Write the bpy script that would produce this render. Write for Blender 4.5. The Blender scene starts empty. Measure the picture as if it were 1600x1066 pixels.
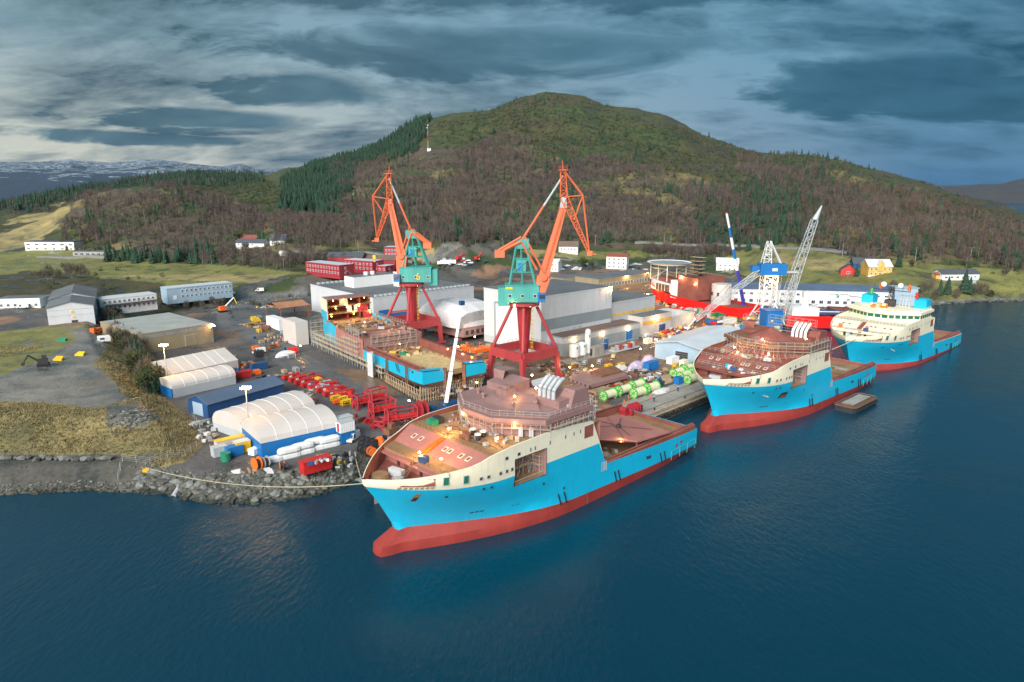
import bpy, math, random
import numpy as np
rnd = random.Random(7)
S = bpy.context.scene
COL = S.collection
PI = math.pi
# ---------------------------------------------------------------- camera
FPX, PITCH, CAMH = 1073.4, math.radians(12.515), 69.3
cam_d = bpy.data.cameras.new('camera'); cam = bpy.data.objects.new('camera', cam_d); COL.objects.link(cam)
cam.location = (0, 0, CAMH); cam.rotation_euler = (PI/2 - PITCH, 0, 0)
cam_d.sensor_width = 36; cam_d.lens = 36*FPX/1600; cam_d.clip_start = 1; cam_d.clip_end = 40000
S.camera = cam
# ---------------------------------------------------------------- world, sun, exposure
W = bpy.data.worlds.new('World'); S.world = W; W.use_nodes = True
SUN_EL, SUN_AZ = math.radians(31), math.radians(200)      # azimuth clockwise from +y: behind the camera, a little left
def nd(t, kind, **kw):
    n = t.nodes.new(kind)
    for k, v in kw.items():
        if hasattr(n, k): setattr(n, k, v)
    return n
def ramp(t, fac, stops):
    r = nd(t, 'ShaderNodeValToRGB'); e = r.color_ramp.elements
    while len(e) > 1: e.remove(e[-1])
    e[0].position, e[0].color = stops[0][0], (*stops[0][1], 1)
    for p, c in stops[1:]:
        q = e.new(p); q.color = (*c, 1)
    t.links.new(fac, r.inputs['Fac']); return r.outputs['Color']
def mth(t, op, a, b=None, c=None, clamp=False):
    n = nd(t, 'ShaderNodeMath', operation=op); n.use_clamp = clamp
    for i, x in enumerate((a, b, c)):
        if x is None: continue
        if isinstance(x, (int, float)): n.inputs[i].default_value = x
        else: t.links.new(x, n.inputs[i])
    return n.outputs[0]
def mixc(t, fac, a, b, mode='MIX'):
    n = nd(t, 'ShaderNodeMix', data_type='RGBA', blend_type=mode)
    for i, x in ((0, fac), (6, a), (7, b)):
        if isinstance(x, (int, float)): n.inputs[i].default_value = x
        elif isinstance(x, tuple): n.inputs[i].default_value = (*x, 1)
        else: t.links.new(x, n.inputs[i])
    return n.outputs[2]
def noise(t, vec, scale, detail=4, rough=.55, dist=0.0):
    n = nd(t, 'ShaderNodeTexNoise'); n.inputs['Scale'].default_value = scale; n.inputs['Detail'].default_value = detail
    n.inputs['Roughness'].default_value = rough; n.inputs['Distortion'].default_value = dist
    if vec is not None: t.links.new(vec, n.inputs['Vector'])
    return n.outputs['Fac']
def build_world():
    t = W.node_tree; t.nodes.clear(); L = t.links.new
    tc = nd(t, 'ShaderNodeTexCoord'); sep = nd(t, 'ShaderNodeSeparateXYZ'); L(tc.outputs['Generated'], sep.inputs[0])
    x, y, z = sep.outputs
    zc = mth(t, 'MAXIMUM', z, 0.0)
    den = mth(t, 'ADD', zc, 0.23)
    cmb = nd(t, 'ShaderNodeCombineXYZ'); L(mth(t, 'DIVIDE', x, den), cmb.inputs[0]); L(mth(t, 'DIVIDE', y, den), cmb.inputs[1])
    def layer(loc, sc, rot, scale, det, ro, dist):
        mp = nd(t, 'ShaderNodeMapping'); L(cmb.outputs[0], mp.inputs[0]); mp.inputs['Location'].default_value = loc; mp.inputs['Scale'].default_value = sc; mp.inputs['Rotation'].default_value = (0, 0, rot)
        return noise(t, mp.outputs[0], scale, det, ro, dist)
    big = layer((4.0, 1.2, 0), (.8, 1.1, 1), .25, .62, 3, .5, .3)
    mid_ = layer((9.3, 4.2, 2.), (.80, 1.25, 1), -.15, 1.5, 9, .60, .5)
    fine = layer((1.3, 7.2, 5.), (.95, 1.45, 1), .1, 4.2, 8, .64, .5)
    lowb = mth(t, 'SUBTRACT', 1.0, mth(t, 'MULTIPLY', zc, 3.4), clamp=True)
    d = mth(t, 'ADD', mth(t, 'MULTIPLY', big, .75), mth(t, 'ADD', mth(t, 'MULTIPLY', mid_, .85), mth(t, 'MULTIPLY', fine, .46)))   # about .91 in the mean
    d = mth(t, 'SUBTRACT', d, mth(t, 'MULTIPLY', lowb, .075))
    for (lx, lz, wx, wz) in ((-.278, .121, .105, .024), (.435, .124, .14, .036), (-.39, .083, .13, .013), (-.47, .060, .14, .009), (.60, .10, .16, .022), (-.05, .175, .34, .030), (.10, .27, .9, .05)):   # lens clouds in the lee of the hills
        ex_ = mth(t, 'ADD', mth(t, 'DIVIDE', mth(t, 'SUBTRACT', x, lx), wx), mth(t, 'MULTIPLY', mth(t, 'SUBTRACT', fine, .5), 1.6)); ez_ = mth(t, 'ADD', mth(t, 'DIVIDE', mth(t, 'SUBTRACT', z, lz), wz), mth(t, 'MULTIPLY', mth(t, 'SUBTRACT', mid_, .5), 3.0))
        rr_ = mth(t, 'ADD', mth(t, 'MULTIPLY', ex_, ex_), mth(t, 'MULTIPLY', ez_, ez_))
        fr = mth(t, 'MULTIPLY', mth(t, 'SUBTRACT', 1.15, rr_, clamp=True), mth(t, 'GREATER_THAN', y, 0.0))
        d = mth(t, 'ADD', d, mth(t, 'MULTIPLY', fr, .34))
    cover = ramp(t, mth(t, 'MULTIPLY', d, .6), [(.535, (0, 0, 0)), (.62, (.55,)*3), (.715, (1, 1, 1))])
    sky = nd(t, 'ShaderNodeTexSky', sky_type='NISHITA', sun_disc=False)
    sky.sun_elevation = SUN_EL; sky.sun_rotation = SUN_AZ; sky.altitude = 50; sky.dust_density = 2
    clear = mixc(t, 1.0, sky.outputs[0], (.05, .05, .05), 'MULTIPLY')
    # thin high cloud veils the clear sky; warmer and paler towards the set sun on the left, bluer on the right
    warm = mth(t, 'ADD', mth(t, 'MULTIPLY', x, -1.0), .50, clamp=True)
    low = mth(t, 'SUBTRACT', 1.0, mth(t, 'MULTIPLY', zc, 5.5), clamp=True)
    veil_hi = mixc(t, warm, (.034, .086, .126), (.070, .108, .124))
    veil_lo = mixc(t, warm, (.009, .045, .098), (.225, .215, .172))
    clear = mixc(t, .92, clear, mixc(t, low, veil_hi, veil_lo))
    dark = mixc(t, warm, (.0042, .0205, .037), (.0080, .0200, .030))
    mid = mixc(t, warm, (.018, .058, .089), (.042, .074, .088))
    cloud = mixc(t, ramp(t, mth(t, 'ADD', mth(t, 'MULTIPLY', mid_, .5), mth(t, 'ADD', mth(t, 'MULTIPLY', fine, .2), mth(t, 'MULTIPLY', big, .3))), [(.36, (0, 0, 0)), (.66, (1, 1, 1))]), mid, dark)
    col = mixc(t, cover, clear, cloud)
    bg = nd(t, 'ShaderNodeBackground'); L(col, bg.inputs['Color']); bg.inputs['Strength'].default_value = .88
    out = nd(t, 'ShaderNodeOutputWorld'); L(bg.outputs[0], out.inputs[0])
build_world()
sd = bpy.data.lights.new('sun', 'SUN'); sd.energy = 1.5; sd.angle = math.radians(45); sd.color = (1, .96, .90)
sun = bpy.data.objects.new('sun', sd); COL.objects.link(sun); sun.location = (-200, -300, 400)
sun.rotation_euler = (PI/2 - SUN_EL, 0, PI - SUN_AZ)
S.view_settings.view_transform = 'Standard'; S.view_settings.look = 'None'; S.view_settings.gamma = 1
S.view_settings.use_curve_mapping = False; S.view_settings.exposure = 2.0
S.render.engine = 'CYCLES'
S.cycles.max_bounces = 5; S.cycles.diffuse_bounces = 2; S.cycles.glossy_bounces = 3; S.cycles.transparent_max_bounces = 6
S.cycles.use_denoising = True

# ---------------------------------------------------------------- helpers
def G(px, py, z=3.5):
    """point of the photo on the horizontal plane at height z"""
    u = (px-800)/FPX; v = (533-py)/FPX
    dx, dy, dz = u, math.cos(PITCH)+v*math.sin(PITCH), -math.sin(PITCH)+v*math.cos(PITCH)
    t = (z-CAMH)/dz
    return dx*t, dy*t
def proj(x, y, z):
    zz = z-CAMH
    d = y*math.cos(PITCH)-zz*math.sin(PITCH); up = y*math.sin(PITCH)+zz*math.cos(PITCH)
    d = np.maximum(d, .1)
    return 800+FPX*x/d, 533-FPX*up/d
def HT(px, pyb, pyt, z=3.5):
    """height of something that stands at (px, pyb) and reaches pixel row pyt"""
    x, y = G(px, pyb, z); lo, hi = 0., 200.
    for _ in range(40):
        m = (lo+hi)/2
        if proj(x, y, z+m)[1] > pyt: lo = m
        else: hi = m
    return lo
def ray_at(px, py, r):
    u = (px-800)/FPX; v = (533-py)/FPX
    dx, dy, dz = u, math.cos(PITCH)+v*math.sin(PITCH), -math.sin(PITCH)+v*math.cos(PITCH)
    h = math.hypot(dx, dy)
    return math.atan2(dx, dy), r, CAMH+r*dz/h
MATS = {}
def mat(name, rgb, rough=.6, metal=0., var=.22, scale=.35, bump=0., dirt=None, dirt_amt=.5, emit=None, alpha=None, streak=False, seam=0., tide=False):
    if name in MATS: return MATS[name]
    m = bpy.data.materials.new(name); m.use_nodes = True; t = m.node_tree; L = t.links.new
    b = t.nodes['Principled BSDF']; b.inputs['Roughness'].default_value = rough; b.inputs['Metallic'].default_value = metal
    if emit:
        b.inputs['Base Color'].default_value = (*rgb, 1); b.inputs['Emission Color'].default_value = (*rgb, 1); b.inputs['Emission Strength'].default_value = emit
        MATS[name] = m; return m
    g = nd(t, 'ShaderNodeNewGeometry')
    vec = g.outputs['Position']
    if streak:
        mp = nd(t, 'ShaderNodeMapping'); L(vec, mp.inputs[0]); mp.inputs['Scale'].default_value = (1, 1, .15); vec = mp.outputs[0]
    n = noise(t, vec, scale, 6, .62)
    lo = tuple(c*(1-var) for c in rgb); hi = tuple(min(1, c*(1+var)) for c in rgb)
    c = ramp(t, n, [(.3, lo), (.7, hi)])
    if dirt:
        n2 = noise(t, vec, scale*3.3, 7, .7, .4)
        c = mixc(t, mth(t, 'MULTIPLY', ramp(t, n2, [(.5, (0, 0, 0)), (.72, (1, 1, 1))]), dirt_amt), c, dirt)
    if seam:                                                    # welded plate seams and run-off streaks
        sp = nd(t, 'ShaderNodeSeparateXYZ'); L(g.outputs['Position'], sp.inputs[0]); cb = nd(t, 'ShaderNodeCombineXYZ')
        L(mth(t, 'ADD', sp.outputs[0], mth(t, 'MULTIPLY', sp.outputs[1], .6)), cb.inputs[0]); L(sp.outputs[2], cb.inputs[1])
        br = nd(t, 'ShaderNodeTexBrick'); br.inputs['Scale'].default_value = 1; br.inputs['Brick Width'].default_value = 7.5; br.inputs['Row Height'].default_value = 2.4; br.inputs['Mortar Size'].default_value = .035; br.inputs['Mortar Smooth'].default_value = .6; br.inputs['Bias'].default_value = 0
        L(cb.outputs[0], br.inputs['Vector']); br.inputs['Color1'].default_value = (1, 1, 1, 1); br.inputs['Color2'].default_value = (.955, .96, .965, 1); br.inputs['Mortar'].default_value = (1-seam, 1-seam, 1-seam, 1)
        c = mixc(t, 1., c, br.outputs['Color'], 'MULTIPLY')
        m3 = nd(t, 'ShaderNodeMapping'); L(g.outputs['Position'], m3.inputs[0]); m3.inputs['Scale'].default_value = (1, 1, .09)
        c = mixc(t, 1., c, ramp(t, noise(t, m3.outputs[0], 1.5, 5, .7), [(.36, (.92, .915, .91)), (.48, (1, 1, 1))]), 'MULTIPLY')
    if tide:                                                    # wet, weed-dark band at the tide line
        s2 = nd(t, 'ShaderNodeSeparateXYZ'); L(g.outputs['Position'], s2.inputs[0])
        c = mixc(t, 1., c, ramp(t, mth(t, 'ADD', mth(t, 'MULTIPLY', s2.outputs[2], .5), mth(t, 'MULTIPLY', n, .3)), [(.36, (.30, .31, .26)), (.62, (1, 1, 1))]), 'MULTIPLY')
    L(c, b.inputs['Base Color'])
    if bump:
        bp = nd(t, 'ShaderNodeBump'); bp.inputs['Strength'].default_value = bump; bp.inputs['Distance'].default_value = .3
        L(noise(t, g.outputs['Position'], scale*6, 5, .65), bp.inputs['Height']); L(bp.outputs[0], b.inputs['Normal'])
    if alpha: b.inputs['Alpha'].default_value = alpha
    MATS[name] = m; return m
class MB:
    """collects faces and links them as ONE mesh object"""
    def __init__(s): s.v, s.f, s.m = [], [], []
    def face(s, pts, m=0):
        i = len(s.v); s.v += [tuple(p) for p in pts]; s.f.append(tuple(range(i, i+len(pts)))); s.m.append(m)
    def box(s, x, y, z, sx, sy, sz, rz=0., m=0, mt=None, ctr=True):
        """centre x,y, bottom z; ctr=False takes x,y as the low corner"""
        if not ctr: x, y = x+sx/2, y+sy/2
        ca, sa = math.cos(rz), math.sin(rz); i = len(s.v)
        for zz in (z, z+sz):
            for a, b in ((-1, -1), (1, -1), (1, 1), (-1, 1)):
                p, q = a*sx/2, b*sy/2; s.v.append((x+p*ca-q*sa, y+p*sa+q*ca, zz))
        for k, q in enumerate(((3, 2, 1, 0), (4, 5, 6, 7), (0, 1, 5, 4), (1, 2, 6, 5), (2, 3, 7, 6), (3, 0, 4, 7))):
            s.f.append(tuple(i+j for j in q)); s.m.append(mt if (mt is not None and k == 1) else m)
    def prism(s, pts, z0, z1, m=0, mt=None, bottom=True):
        n = len(pts); i = len(s.v)
        a = sum(pts[k][0]*pts[(k+1) % n][1]-pts[(k+1) % n][0]*pts[k][1] for k in range(n))
        if a < 0: pts = pts[::-1]
        zt = z1 if isinstance(z1, (list, tuple)) else [z1]*n
        if a < 0 and isinstance(z1, (list, tuple)): zt = zt[::-1]
        s.v += [(p[0], p[1], z0) for p in pts]+[(p[0], p[1], zt[k]) for k, p in enumerate(pts)]
        s.f.append(tuple(i+n+k for k in range(n))); s.m.append(m if mt is None else mt)
        if bottom: s.f.append(tuple(i+n-1-k for k in range(n))); s.m.append(m)
        for k in range(n):
            s.f.append((i+k, i+(k+1) % n, i+n+(k+1) % n, i+n+k)); s.m.append(m)
    def cyl(s, p0, p1, r0, r1=None, n=8, m=0, caps=True, mc=None):
        r1 = r0 if r1 is None else r1
        p0, p1 = np.array(p0, float), np.array(p1, float); d = p1-p0; l = np.linalg.norm(d)
        if l < 1e-6: return
        d /= l; a = np.cross(d, (0, 0, 1) if abs(d[2]) < .9 else (1, 0, 0)); a /= np.linalg.norm(a); b = np.cross(d, a); i = len(s.v)
        for p, r in ((p0, r0), (p1, r1)):
            for k in range(n):
                q = p+r*(math.cos(2*PI*k/n)*a+math.sin(2*PI*k/n)*b); s.v.append(tuple(q))
        for k in range(n):
            s.f.append((i+k, i+n+k, i+n+(k+1) % n, i+(k+1) % n)); s.m.append(m)
        if caps:
            mm = m if mc is None else mc
            s.f.append(tuple(i+k for k in range(n))); s.m.append(mm)
            s.f.append(tuple(i+2*n-1-k for k in range(n))); s.m.append(mm)
    def bar(s, p0, p1, w, m=0, w2=None):
        s.cyl(p0, p1, w*.707, None if w2 is None else w2*.707, 4, m)
    def tube(s, pts, r, n=6, m=0):
        for a, b in zip(pts[:-1], pts[1:]): s.cyl(a, b, r, r, n, m)
    def lattice(s, p0, p1, w0, w1, bays, r, m=0, faces=4, up=(0, 0, 1)):
        """four-chord lattice girder"""
        p0, p1 = np.array(p0, float), np.array(p1, float); d = (p1-p0)/np.linalg.norm(p1-p0)
        up = np.array(up, float)
        if abs(np.dot(d, up)) > .95: up = np.array((1., 0, 0))
        a = np.cross(d, up); a /= np.linalg.norm(a); b = np.cross(a, d)
        st = []
        for k in range(bays+1):
            t = k/bays; c = p0+(p1-p0)*t; w = (w0+(w1-w0)*t)/2
            st.append([c+w*(sa*a+sb*b) for sa, sb in ((-1, -1), (1, -1), (1, 1), (-1, 1))])
        for k in range(bays):
            for j in range(4):
                s.bar(st[k][j], st[k+1][j], r*1.5, m)
                s.bar(st[k][j], st[k+1][(j+1) % 4] if k % 2 else st[k+1][j-1], r, m)
                if k: s.bar(st[k][j], st[k][(j+1) % 4], r, m)
    def obj(s, name, mats, parent=None, loc=None, rz=0., smooth=False):
        me = bpy.data.meshes.new(name)
        me.from_pydata(s.v, [], s.f)
        if not isinstance(mats, (list, tuple)): mats = [mats]
        for q in mats: me.materials.append(q)
        me.polygons.foreach_set('material_index', s.m)
        if smooth: me.polygons.foreach_set('use_smooth', [True]*len(s.f))
        me.update()
        return link(name, me, parent, loc, rz)
def link(name, me, parent=None, loc=None, rz=0.):
    o = bpy.data.objects.new(name, me); COL.objects.link(o)
    if parent: o.parent = parent
    if loc is not None: o.location = loc
    if rz: o.rotation_euler = (0, 0, rz)
    return o
def tag(o, label, cat, group=None):
    o['label'] = label; o['category'] = cat
    if group: o['group'] = group
    return o
def thing(name, label, cat, loc=(0, 0, 0), rz=0., group=None):
    return tag(link(name, None, None, loc, rz), label, cat, group)
def struct(o): o['kind'] = 'structure'; return o
def stuff(o): o['kind'] = 'stuff'; return o
def dup(o, loc, rz=0., label=None, group=None, sc=None, parent=None):
    c = o.copy(); COL.objects.link(c)
    if parent is not None: c.parent = parent
    if loc is not None: c.location = loc; c.rotation_euler = (0, 0, rz)
    if sc: c.scale = (sc, sc, sc) if isinstance(sc, (int, float)) else sc
    if label: c['label'] = label
    if group: c['group'] = group
    for ch in list(o.children):
        dup(ch, None, parent=c)
    return c
def remesh(o, mats):
    """own copy of the mesh with other paint"""
    o.data = o.data.copy(); o.data.materials.clear()
    for q in mats: o.data.materials.append(q)
# ---------------------------------------------------------------- land form
def hash2(ix, iy, seed):
    h = (ix*374761393+iy*668265263+seed*974711) & 0x7fffffff
    h = ((h ^ (h >> 13))*1274126177) & 0x7fffffff
    return ((h ^ (h >> 16)) & 0xffff)/65535.
def vnoise(x, y, seed=0):
    ix, iy = np.floor(x).astype(np.int64), np.floor(y).astype(np.int64); fx, fy = x-ix, y-iy
    fx, fy = fx*fx*(3-2*fx), fy*fy*(3-2*fy)
    a, b, c, d = hash2(ix, iy, seed), hash2(ix+1, iy, seed), hash2(ix, iy+1, seed), hash2(ix+1, iy+1, seed)
    return a+(b-a)*fx+(c-a)*fy+(a-b-c+d)*fx*fy
def fbm(x, y, seed=0, oct=4):
    s, a, tot = 0, 1., 0
    for k in range(oct):
        s = s+a*vnoise(x*2**k, y*2**k, seed+k*17); tot += a; a *= .5
    return s/tot-.5
def in_poly(x, y, poly):
    r = np.zeros(np.shape(x), bool); n = len(poly)
    for k in range(n):
        (x0, y0), (x1, y1) = poly[k], poly[(k+1) % n]
        if y0 == y1: continue
        c = ((y0 > y) != (y1 > y)) & (x < (x1-x0)*(y-y0)/(y1-y0)+x0); r ^= c
    return r
def dist_line(x, y, poly, closed=True):
    d = np.full(np.shape(x), 1e9); n = len(poly)
    for k in range(n if closed else n-1):
        (x0, y0), (x1, y1) = poly[k], poly[(k+1) % n]; dx, dy = x1-x0, y1-y0
        t = np.clip(((x-x0)*dx+(y-y0)*dy)/(dx*dx+dy*dy+1e-9), 0, 1)
        d = np.minimum(d, np.hypot(x-x0-t*dx, y-y0-t*dy))
    return d
SHIP_A = (-26.5, 120.75, math.radians(43.7)); SHIP_B = (55.8, 189.7, math.radians(42.65)); SHIP_C = (126.7, 253.4, math.radians(42.0))
def ship_pt(pose, s, t): return pose[0]+s*math.cos(pose[2])-t*math.sin(pose[2]), pose[1]+s*math.sin(pose[2])+t*math.cos(pose[2])
QA, QB = G(1012, 650), G(1110, 612)
qd = np.array(QB)-np.array(QA); qd /= np.linalg.norm(qd); QANG = math.atan2(qd[1], qd[0]); qn = np.array((-qd[1], qd[0]))
QEND = tuple(np.array(QA)+qd*122+qn*1.5)
Q_IN = tuple(np.array(QEND)+qn*58)
BASIN = ship_pt(SHIP_A, 12, 19), ship_pt(SHIP_A, 95, 17)
QUAY = [BASIN[0], BASIN[1], QA, QEND, Q_IN]
SHORE_L = [(-1500, 60), (-700, 110), G(-500, 790, 0), G(-200, 780, 0), G(0, 776, 0), G(120, 770, 0), G(250, 772, 0), G(300, 783, 0), G(350, 789, 0), G(400, 788, 0), G(450, 783, 0), G(500, 774, 0), G(545, 758, 0), G(585, 735, 0)]
SHORE_R = [G(1405, 487, 0), G(1460, 477, 0), G(1500, 474, 0), G(1540, 472, 0), G(1600, 471, 0), G(1700, 474, 0), G(1900, 478, 0), (900, 420), (1600, 700)]
COAST = SHORE_L+QUAY+SHORE_R+[(3000, 3000), (-3000, 3000), (-3000, 100)]
HANG = math.radians(127); HP = (-29.0, 214.6)
def lay(pts):
    a = sorted(pts); return np.array([p[0] for p in a]), np.array([p[1] for p in a]), np.array([p[2] for p in a])
def lay_z(l): return lay([(math.atan2(*G(px, py, z)), math.hypot(*G(px, py, z)), z) for px, py, z in l])
def lay_r(l): return lay([ray_at(px, py, r) for px, py, r in l])
L1 = lay_z([(px, py, 3.4) for px, py in [(-600, 505), (0, 500), (150, 500), (250, 488), (340, 482), (375, 474), (430, 466), (480, 463), (560, 455), (620, 446), (700, 436), (760, 428), (850, 424), (950, 420), (1050, 418), (1150, 432), (1250, 445), (1340, 455), (1420, 470), (1500, 470), (1600, 468), (2200, 470)]])
L2 = lay_z([(-600, 455, 11), (0, 450, 10), (300, 452, 9), (480, 448, 9), (560, 440, 9), (620, 432, 9), (700, 422, 8), (760, 415, 8), (850, 414, 6.5), (950, 408, 7), (1050, 405, 8), (1150, 415, 7), (1250, 430, 7), (1340, 440, 7), (1420, 452, 7), (1500, 455, 6), (1600, 452, 6), (2200, 452, 6)])
L3 = lay_z([(-600, 410, 16), (0, 402, 16), (150, 405, 15), (300, 408, 14), (400, 392, 22), (450, 385, 26), (540, 398, 20), (620, 385, 22), (700, 388, 18), (800, 385, 18), (900, 378, 20), (1000, 380, 20), (1100, 375, 21), (1200, 378, 22), (1300, 388, 22), (1400, 402, 20), (1500, 410, 18), (1600, 428, 14), (2200, 428, 14)])
L4 = lay_r([(-600, 390, 800), (-100, 375, 850), (0, 366, 850), (60, 346, 850), (105, 328, 850), (150, 308, 850), (200, 301, 850), (250, 299, 850), (300, 302, 850), (350, 318, 850), (400, 332, 840), (470, 325, 860), (560, 300, 900), (700, 282, 930), (850, 272, 950), (1000, 278, 930), (1150, 296, 900), (1300, 315, 850), (1400, 334, 800), (1500, 355, 740), (1600, 382, 680), (2200, 400, 650)])
L4b = lay_r([(-600, 380, 1050), (0, 350, 1050), (100, 335, 1050), (150, 325, 1050), (250, 318, 1050), (350, 318, 1050), (400, 314, 1060), (470, 298, 1100), (560, 272, 1180), (700, 230, 1180), (850, 208, 1230), (1000, 222, 1180), (1150, 260, 1130), (1300, 280, 1050), (1400, 303, 970), (1500, 330, 880), (1600, 358, 790), (2200, 380, 760)])
RIDGE = [(-600, 345, 1500), (-200, 335, 1500), (0, 323, 1500), (49, 310, 1550), (140, 295, 1600), (196, 284, 1650), (245, 276, 1700), (315, 272, 1700), (385, 273, 1700), (420, 273, 1700), (452, 262, 1650), (500, 256, 1600), (560, 240, 1520), (600, 222, 1480), (650, 188, 1420), (676, 183, 1400), (710, 176, 1400), (762, 172, 1420), (795, 160, 1450), (819, 150, 1480), (852, 144, 1500), (885, 146, 1500), (912, 149, 1500), (942, 164, 1480), (987, 169, 1460), (1040, 179, 1430), (1100, 211, 1400), (1163, 232, 1370), (1215, 241, 1340), (1273, 244, 1310), (1342, 259, 1260), (1394, 271, 1200), (1442, 285, 1150), (1497, 304, 1070), (1548, 316, 1000), (1600, 332, 930), (1800, 360, 850), (2200, 380, 800)]
L5 = lay_r(RIDGE)
L6 = (L5[0], L5[1]+700, L5[2]-170)
PLATEAU = [G(-800, 735, 2.6), G(0, 716, 2.6), G(190, 714, 3), G(235, 735, 3), G(290, 722, 3.4), G(318, 695, 3.4), G(300, 655, 3.4), G(262, 628, 3.4), G(238, 598, 3.4), G(205, 560, 3.4), G(188, 530, 3.4), G(185, 500, 3.4), G(150, 480, 9), G(200, 452, 9), (-300, 520), (-900, 520)]
def hz(x, y, detail=True):
    x, y = np.asarray(x, float), np.asarray(y, float)
    az, r = np.arctan2(x, y), np.hypot(x, y)
    z = np.full(x.shape, 3.4)
    Ls = [L1, L2, L3, L4, L4b, L5, L6]
    R = [np.interp(az, l[0], l[1]) for l in Ls]; Z = [np.interp(az, l[0], l[2]) for l in Ls]
    for k in range(len(Ls)-1):
        t = np.clip((r-R[k])/(R[k+1]-R[k]), 0, 1)
        if k == 4: t = t*(1.25-.25*t)            # rounded shoulder below the ridge
        z = np.where(r > R[k], Z[k]+(Z[k+1]-Z[k])*t, z)
    hill = np.clip((r-R[2])/150., 0, 1)
    ridge = np.exp(-((r-R[5])/130.)**2)
    if detail:
        z = z+hill*(1-.8*ridge)*(fbm(x/90., y/90., 3, 5)*26+fbm(x/28., y/28., 9, 3)*5)+hill*ridge*fbm(x/30., y/30., 5, 3)*4
        z = z+np.clip((r-R[0])/60., 0, 1)*fbm(x/25., y/25., 21, 3)*2.2
    din = np.where(in_poly(x, y, PLATEAU), dist_line(x, y, PLATEAU), 0)
    pl = 3.4+np.minimum(6.2, din*.5)+(np.minimum(din, 6)/6)*(fbm(x/14., y/14., 31, 4)*2.2 if detail else 0)
    z = np.where(din > 0, np.maximum(z, pl), z)
    inside = in_poly(x, y, COAST)
    dn = np.minimum(dist_line(x, y, SHORE_L, False), dist_line(x, y, SHORE_R, False))
    lim = np.where(inside, np.where(dn < 14, -.3+dn*.42+(fbm(x/3., y/3., 41, 3)*1.1 if detail else 0), 9999), -np.minimum(8, 1+dn*.5))
    dq = dist_line(x, y, QUAY, False)
    lim = np.where(inside & (dq < 5) & (dq < dn), -4, lim)
    lim = np.where(~inside & (dq < dn), -8, lim)
    z = np.minimum(z, lim)
    u_, w_ = (x-HP[0])*math.cos(HANG)+(y-HP[1])*math.sin(HANG), -(x-HP[0])*math.sin(HANG)+(y-HP[1])*math.cos(HANG)   # the slipway
    side = np.minimum(w_+28, 1-w_); z = np.where((side > -4) & (u_ > -45) & (u_ < 60), np.minimum(z, np.clip(.6+.065*u_, .5, 3.4)+np.clip(-side, 0, 4)*.8), z)
    m = np.hypot(x-G(728, 415, 8)[0], y-G(728, 415, 8)[1]-25)   # quarried rock knoll behind the left crane
    z = z+np.where(inside, 19*np.clip(1-(m/58)**2, 0, 1)**.8*(1+.25*(fbm(x/9., y/9., 51, 4) if detail else 0)), 0)
    return z
def T(px, py):
    """first hit of the photo's ray with the land"""
    a, _, _ = ray_at(px, py, 1); u = np.concatenate([np.arange(110, 800, .5), np.arange(800, 2300, 2.)])
    zz = ray_at(px, py, 1)[2]-CAMH
    x, y = np.sin(a)*u, np.cos(a)*u; h = hz(x, y)
    k = np.argmax(CAMH+zz*u <= h)
    return float(x[k]), float(y[k]), float(h[k])
# cover colours, by what grows or lies there
def srgb(r, g, b, k=1.): return tuple(k*((c/255.)/12.92 if c < 11 else ((c/255.+.055)/1.055)**2.4) for c in (r, g, b))
GRASS, STRAW, HEATH, MOSS, BROWN = (.165, .165, .050), (.275, .222, .095), (.058, .050, .019), (.042, .062, .017), (.085, .060, .042)
GRAVEL, ASPH, DIRT, ROCK, FOREST, LITTER = (.165, .162, .150), (.086, .083, .084), (.195, .122, .078), (.16, .155, .135), (.034, .042, .020), (.078, .060, .042)
REGIONS = [  # photo outlines laid on the land, near ones last
    (LITTER, [(95, 340), (150, 305), (300, 300), (420, 330), (560, 265), (640, 235), (760, 225), (1000, 255), (1160, 280), (1300, 270), (1500, 330), (1610, 390), (1610, 430), (1400, 402), (1200, 378), (900, 378), (620, 386), (450, 400), (100, 400)]),
    (FOREST, [(440, 330), (450, 285), (500, 250), (676, 178), (660, 215), (560, 258), (525, 333)]),
    (FOREST, [(-10, 310), (60, 295), (250, 268), (400, 264), (400, 282), (250, 288), (60, 335), (-10, 345)]),
    (FOREST, [(1080, 320), (1160, 275), (1290, 262), (1310, 330), (1260, 388), (1080, 390)]),
    (STRAW, [(-400, 400), (-10, 372), (60, 345), (112, 320), (105, 345), (70, 378), (0, 398)]),
    (GRASS, [(-600, 408), (0, 400), (90, 393), (165, 398), (300, 412), (430, 424), (480, 428), (500, 445), (470, 452), (330, 458), (200, 448), (-600, 455)]),
    (STRAW, [(150, 430), (480, 432), (505, 445), (430, 445), (260, 438)]),
    (STRAW, [(480, 432), (615, 437), (640, 448), (520, 452), (490, 446)]),
    (HEATH, [(-600, 430), (110, 428), (260, 445), (245, 462), (130, 458), (-600, 470)]),
    (STRAW, [(640, 400), (700, 392), (860, 392), (880, 402), (640, 412)]),
    (GRASS, [(860, 388), (1000, 384), (1060, 400), (1040, 418), (900, 418)]),
    (GRASS, [(1140, 388), (1240, 382), (1420, 405), (1540, 412), (1700, 432), (1700, 470), (1390, 480), (1240, 452), (1130, 420)]),
    (STRAW, [(1210, 392), (1330, 398), (1400, 412), (1320, 418), (1210, 408)]),
    (ROCK, [(690, 380), (770, 385), (800, 412), (700, 425), (680, 405)]),
    (GRAVEL, [(660, 403), (760, 408), (970, 406), (1040, 416), (960, 424), (760, 424), (660, 415)]),
]
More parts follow.
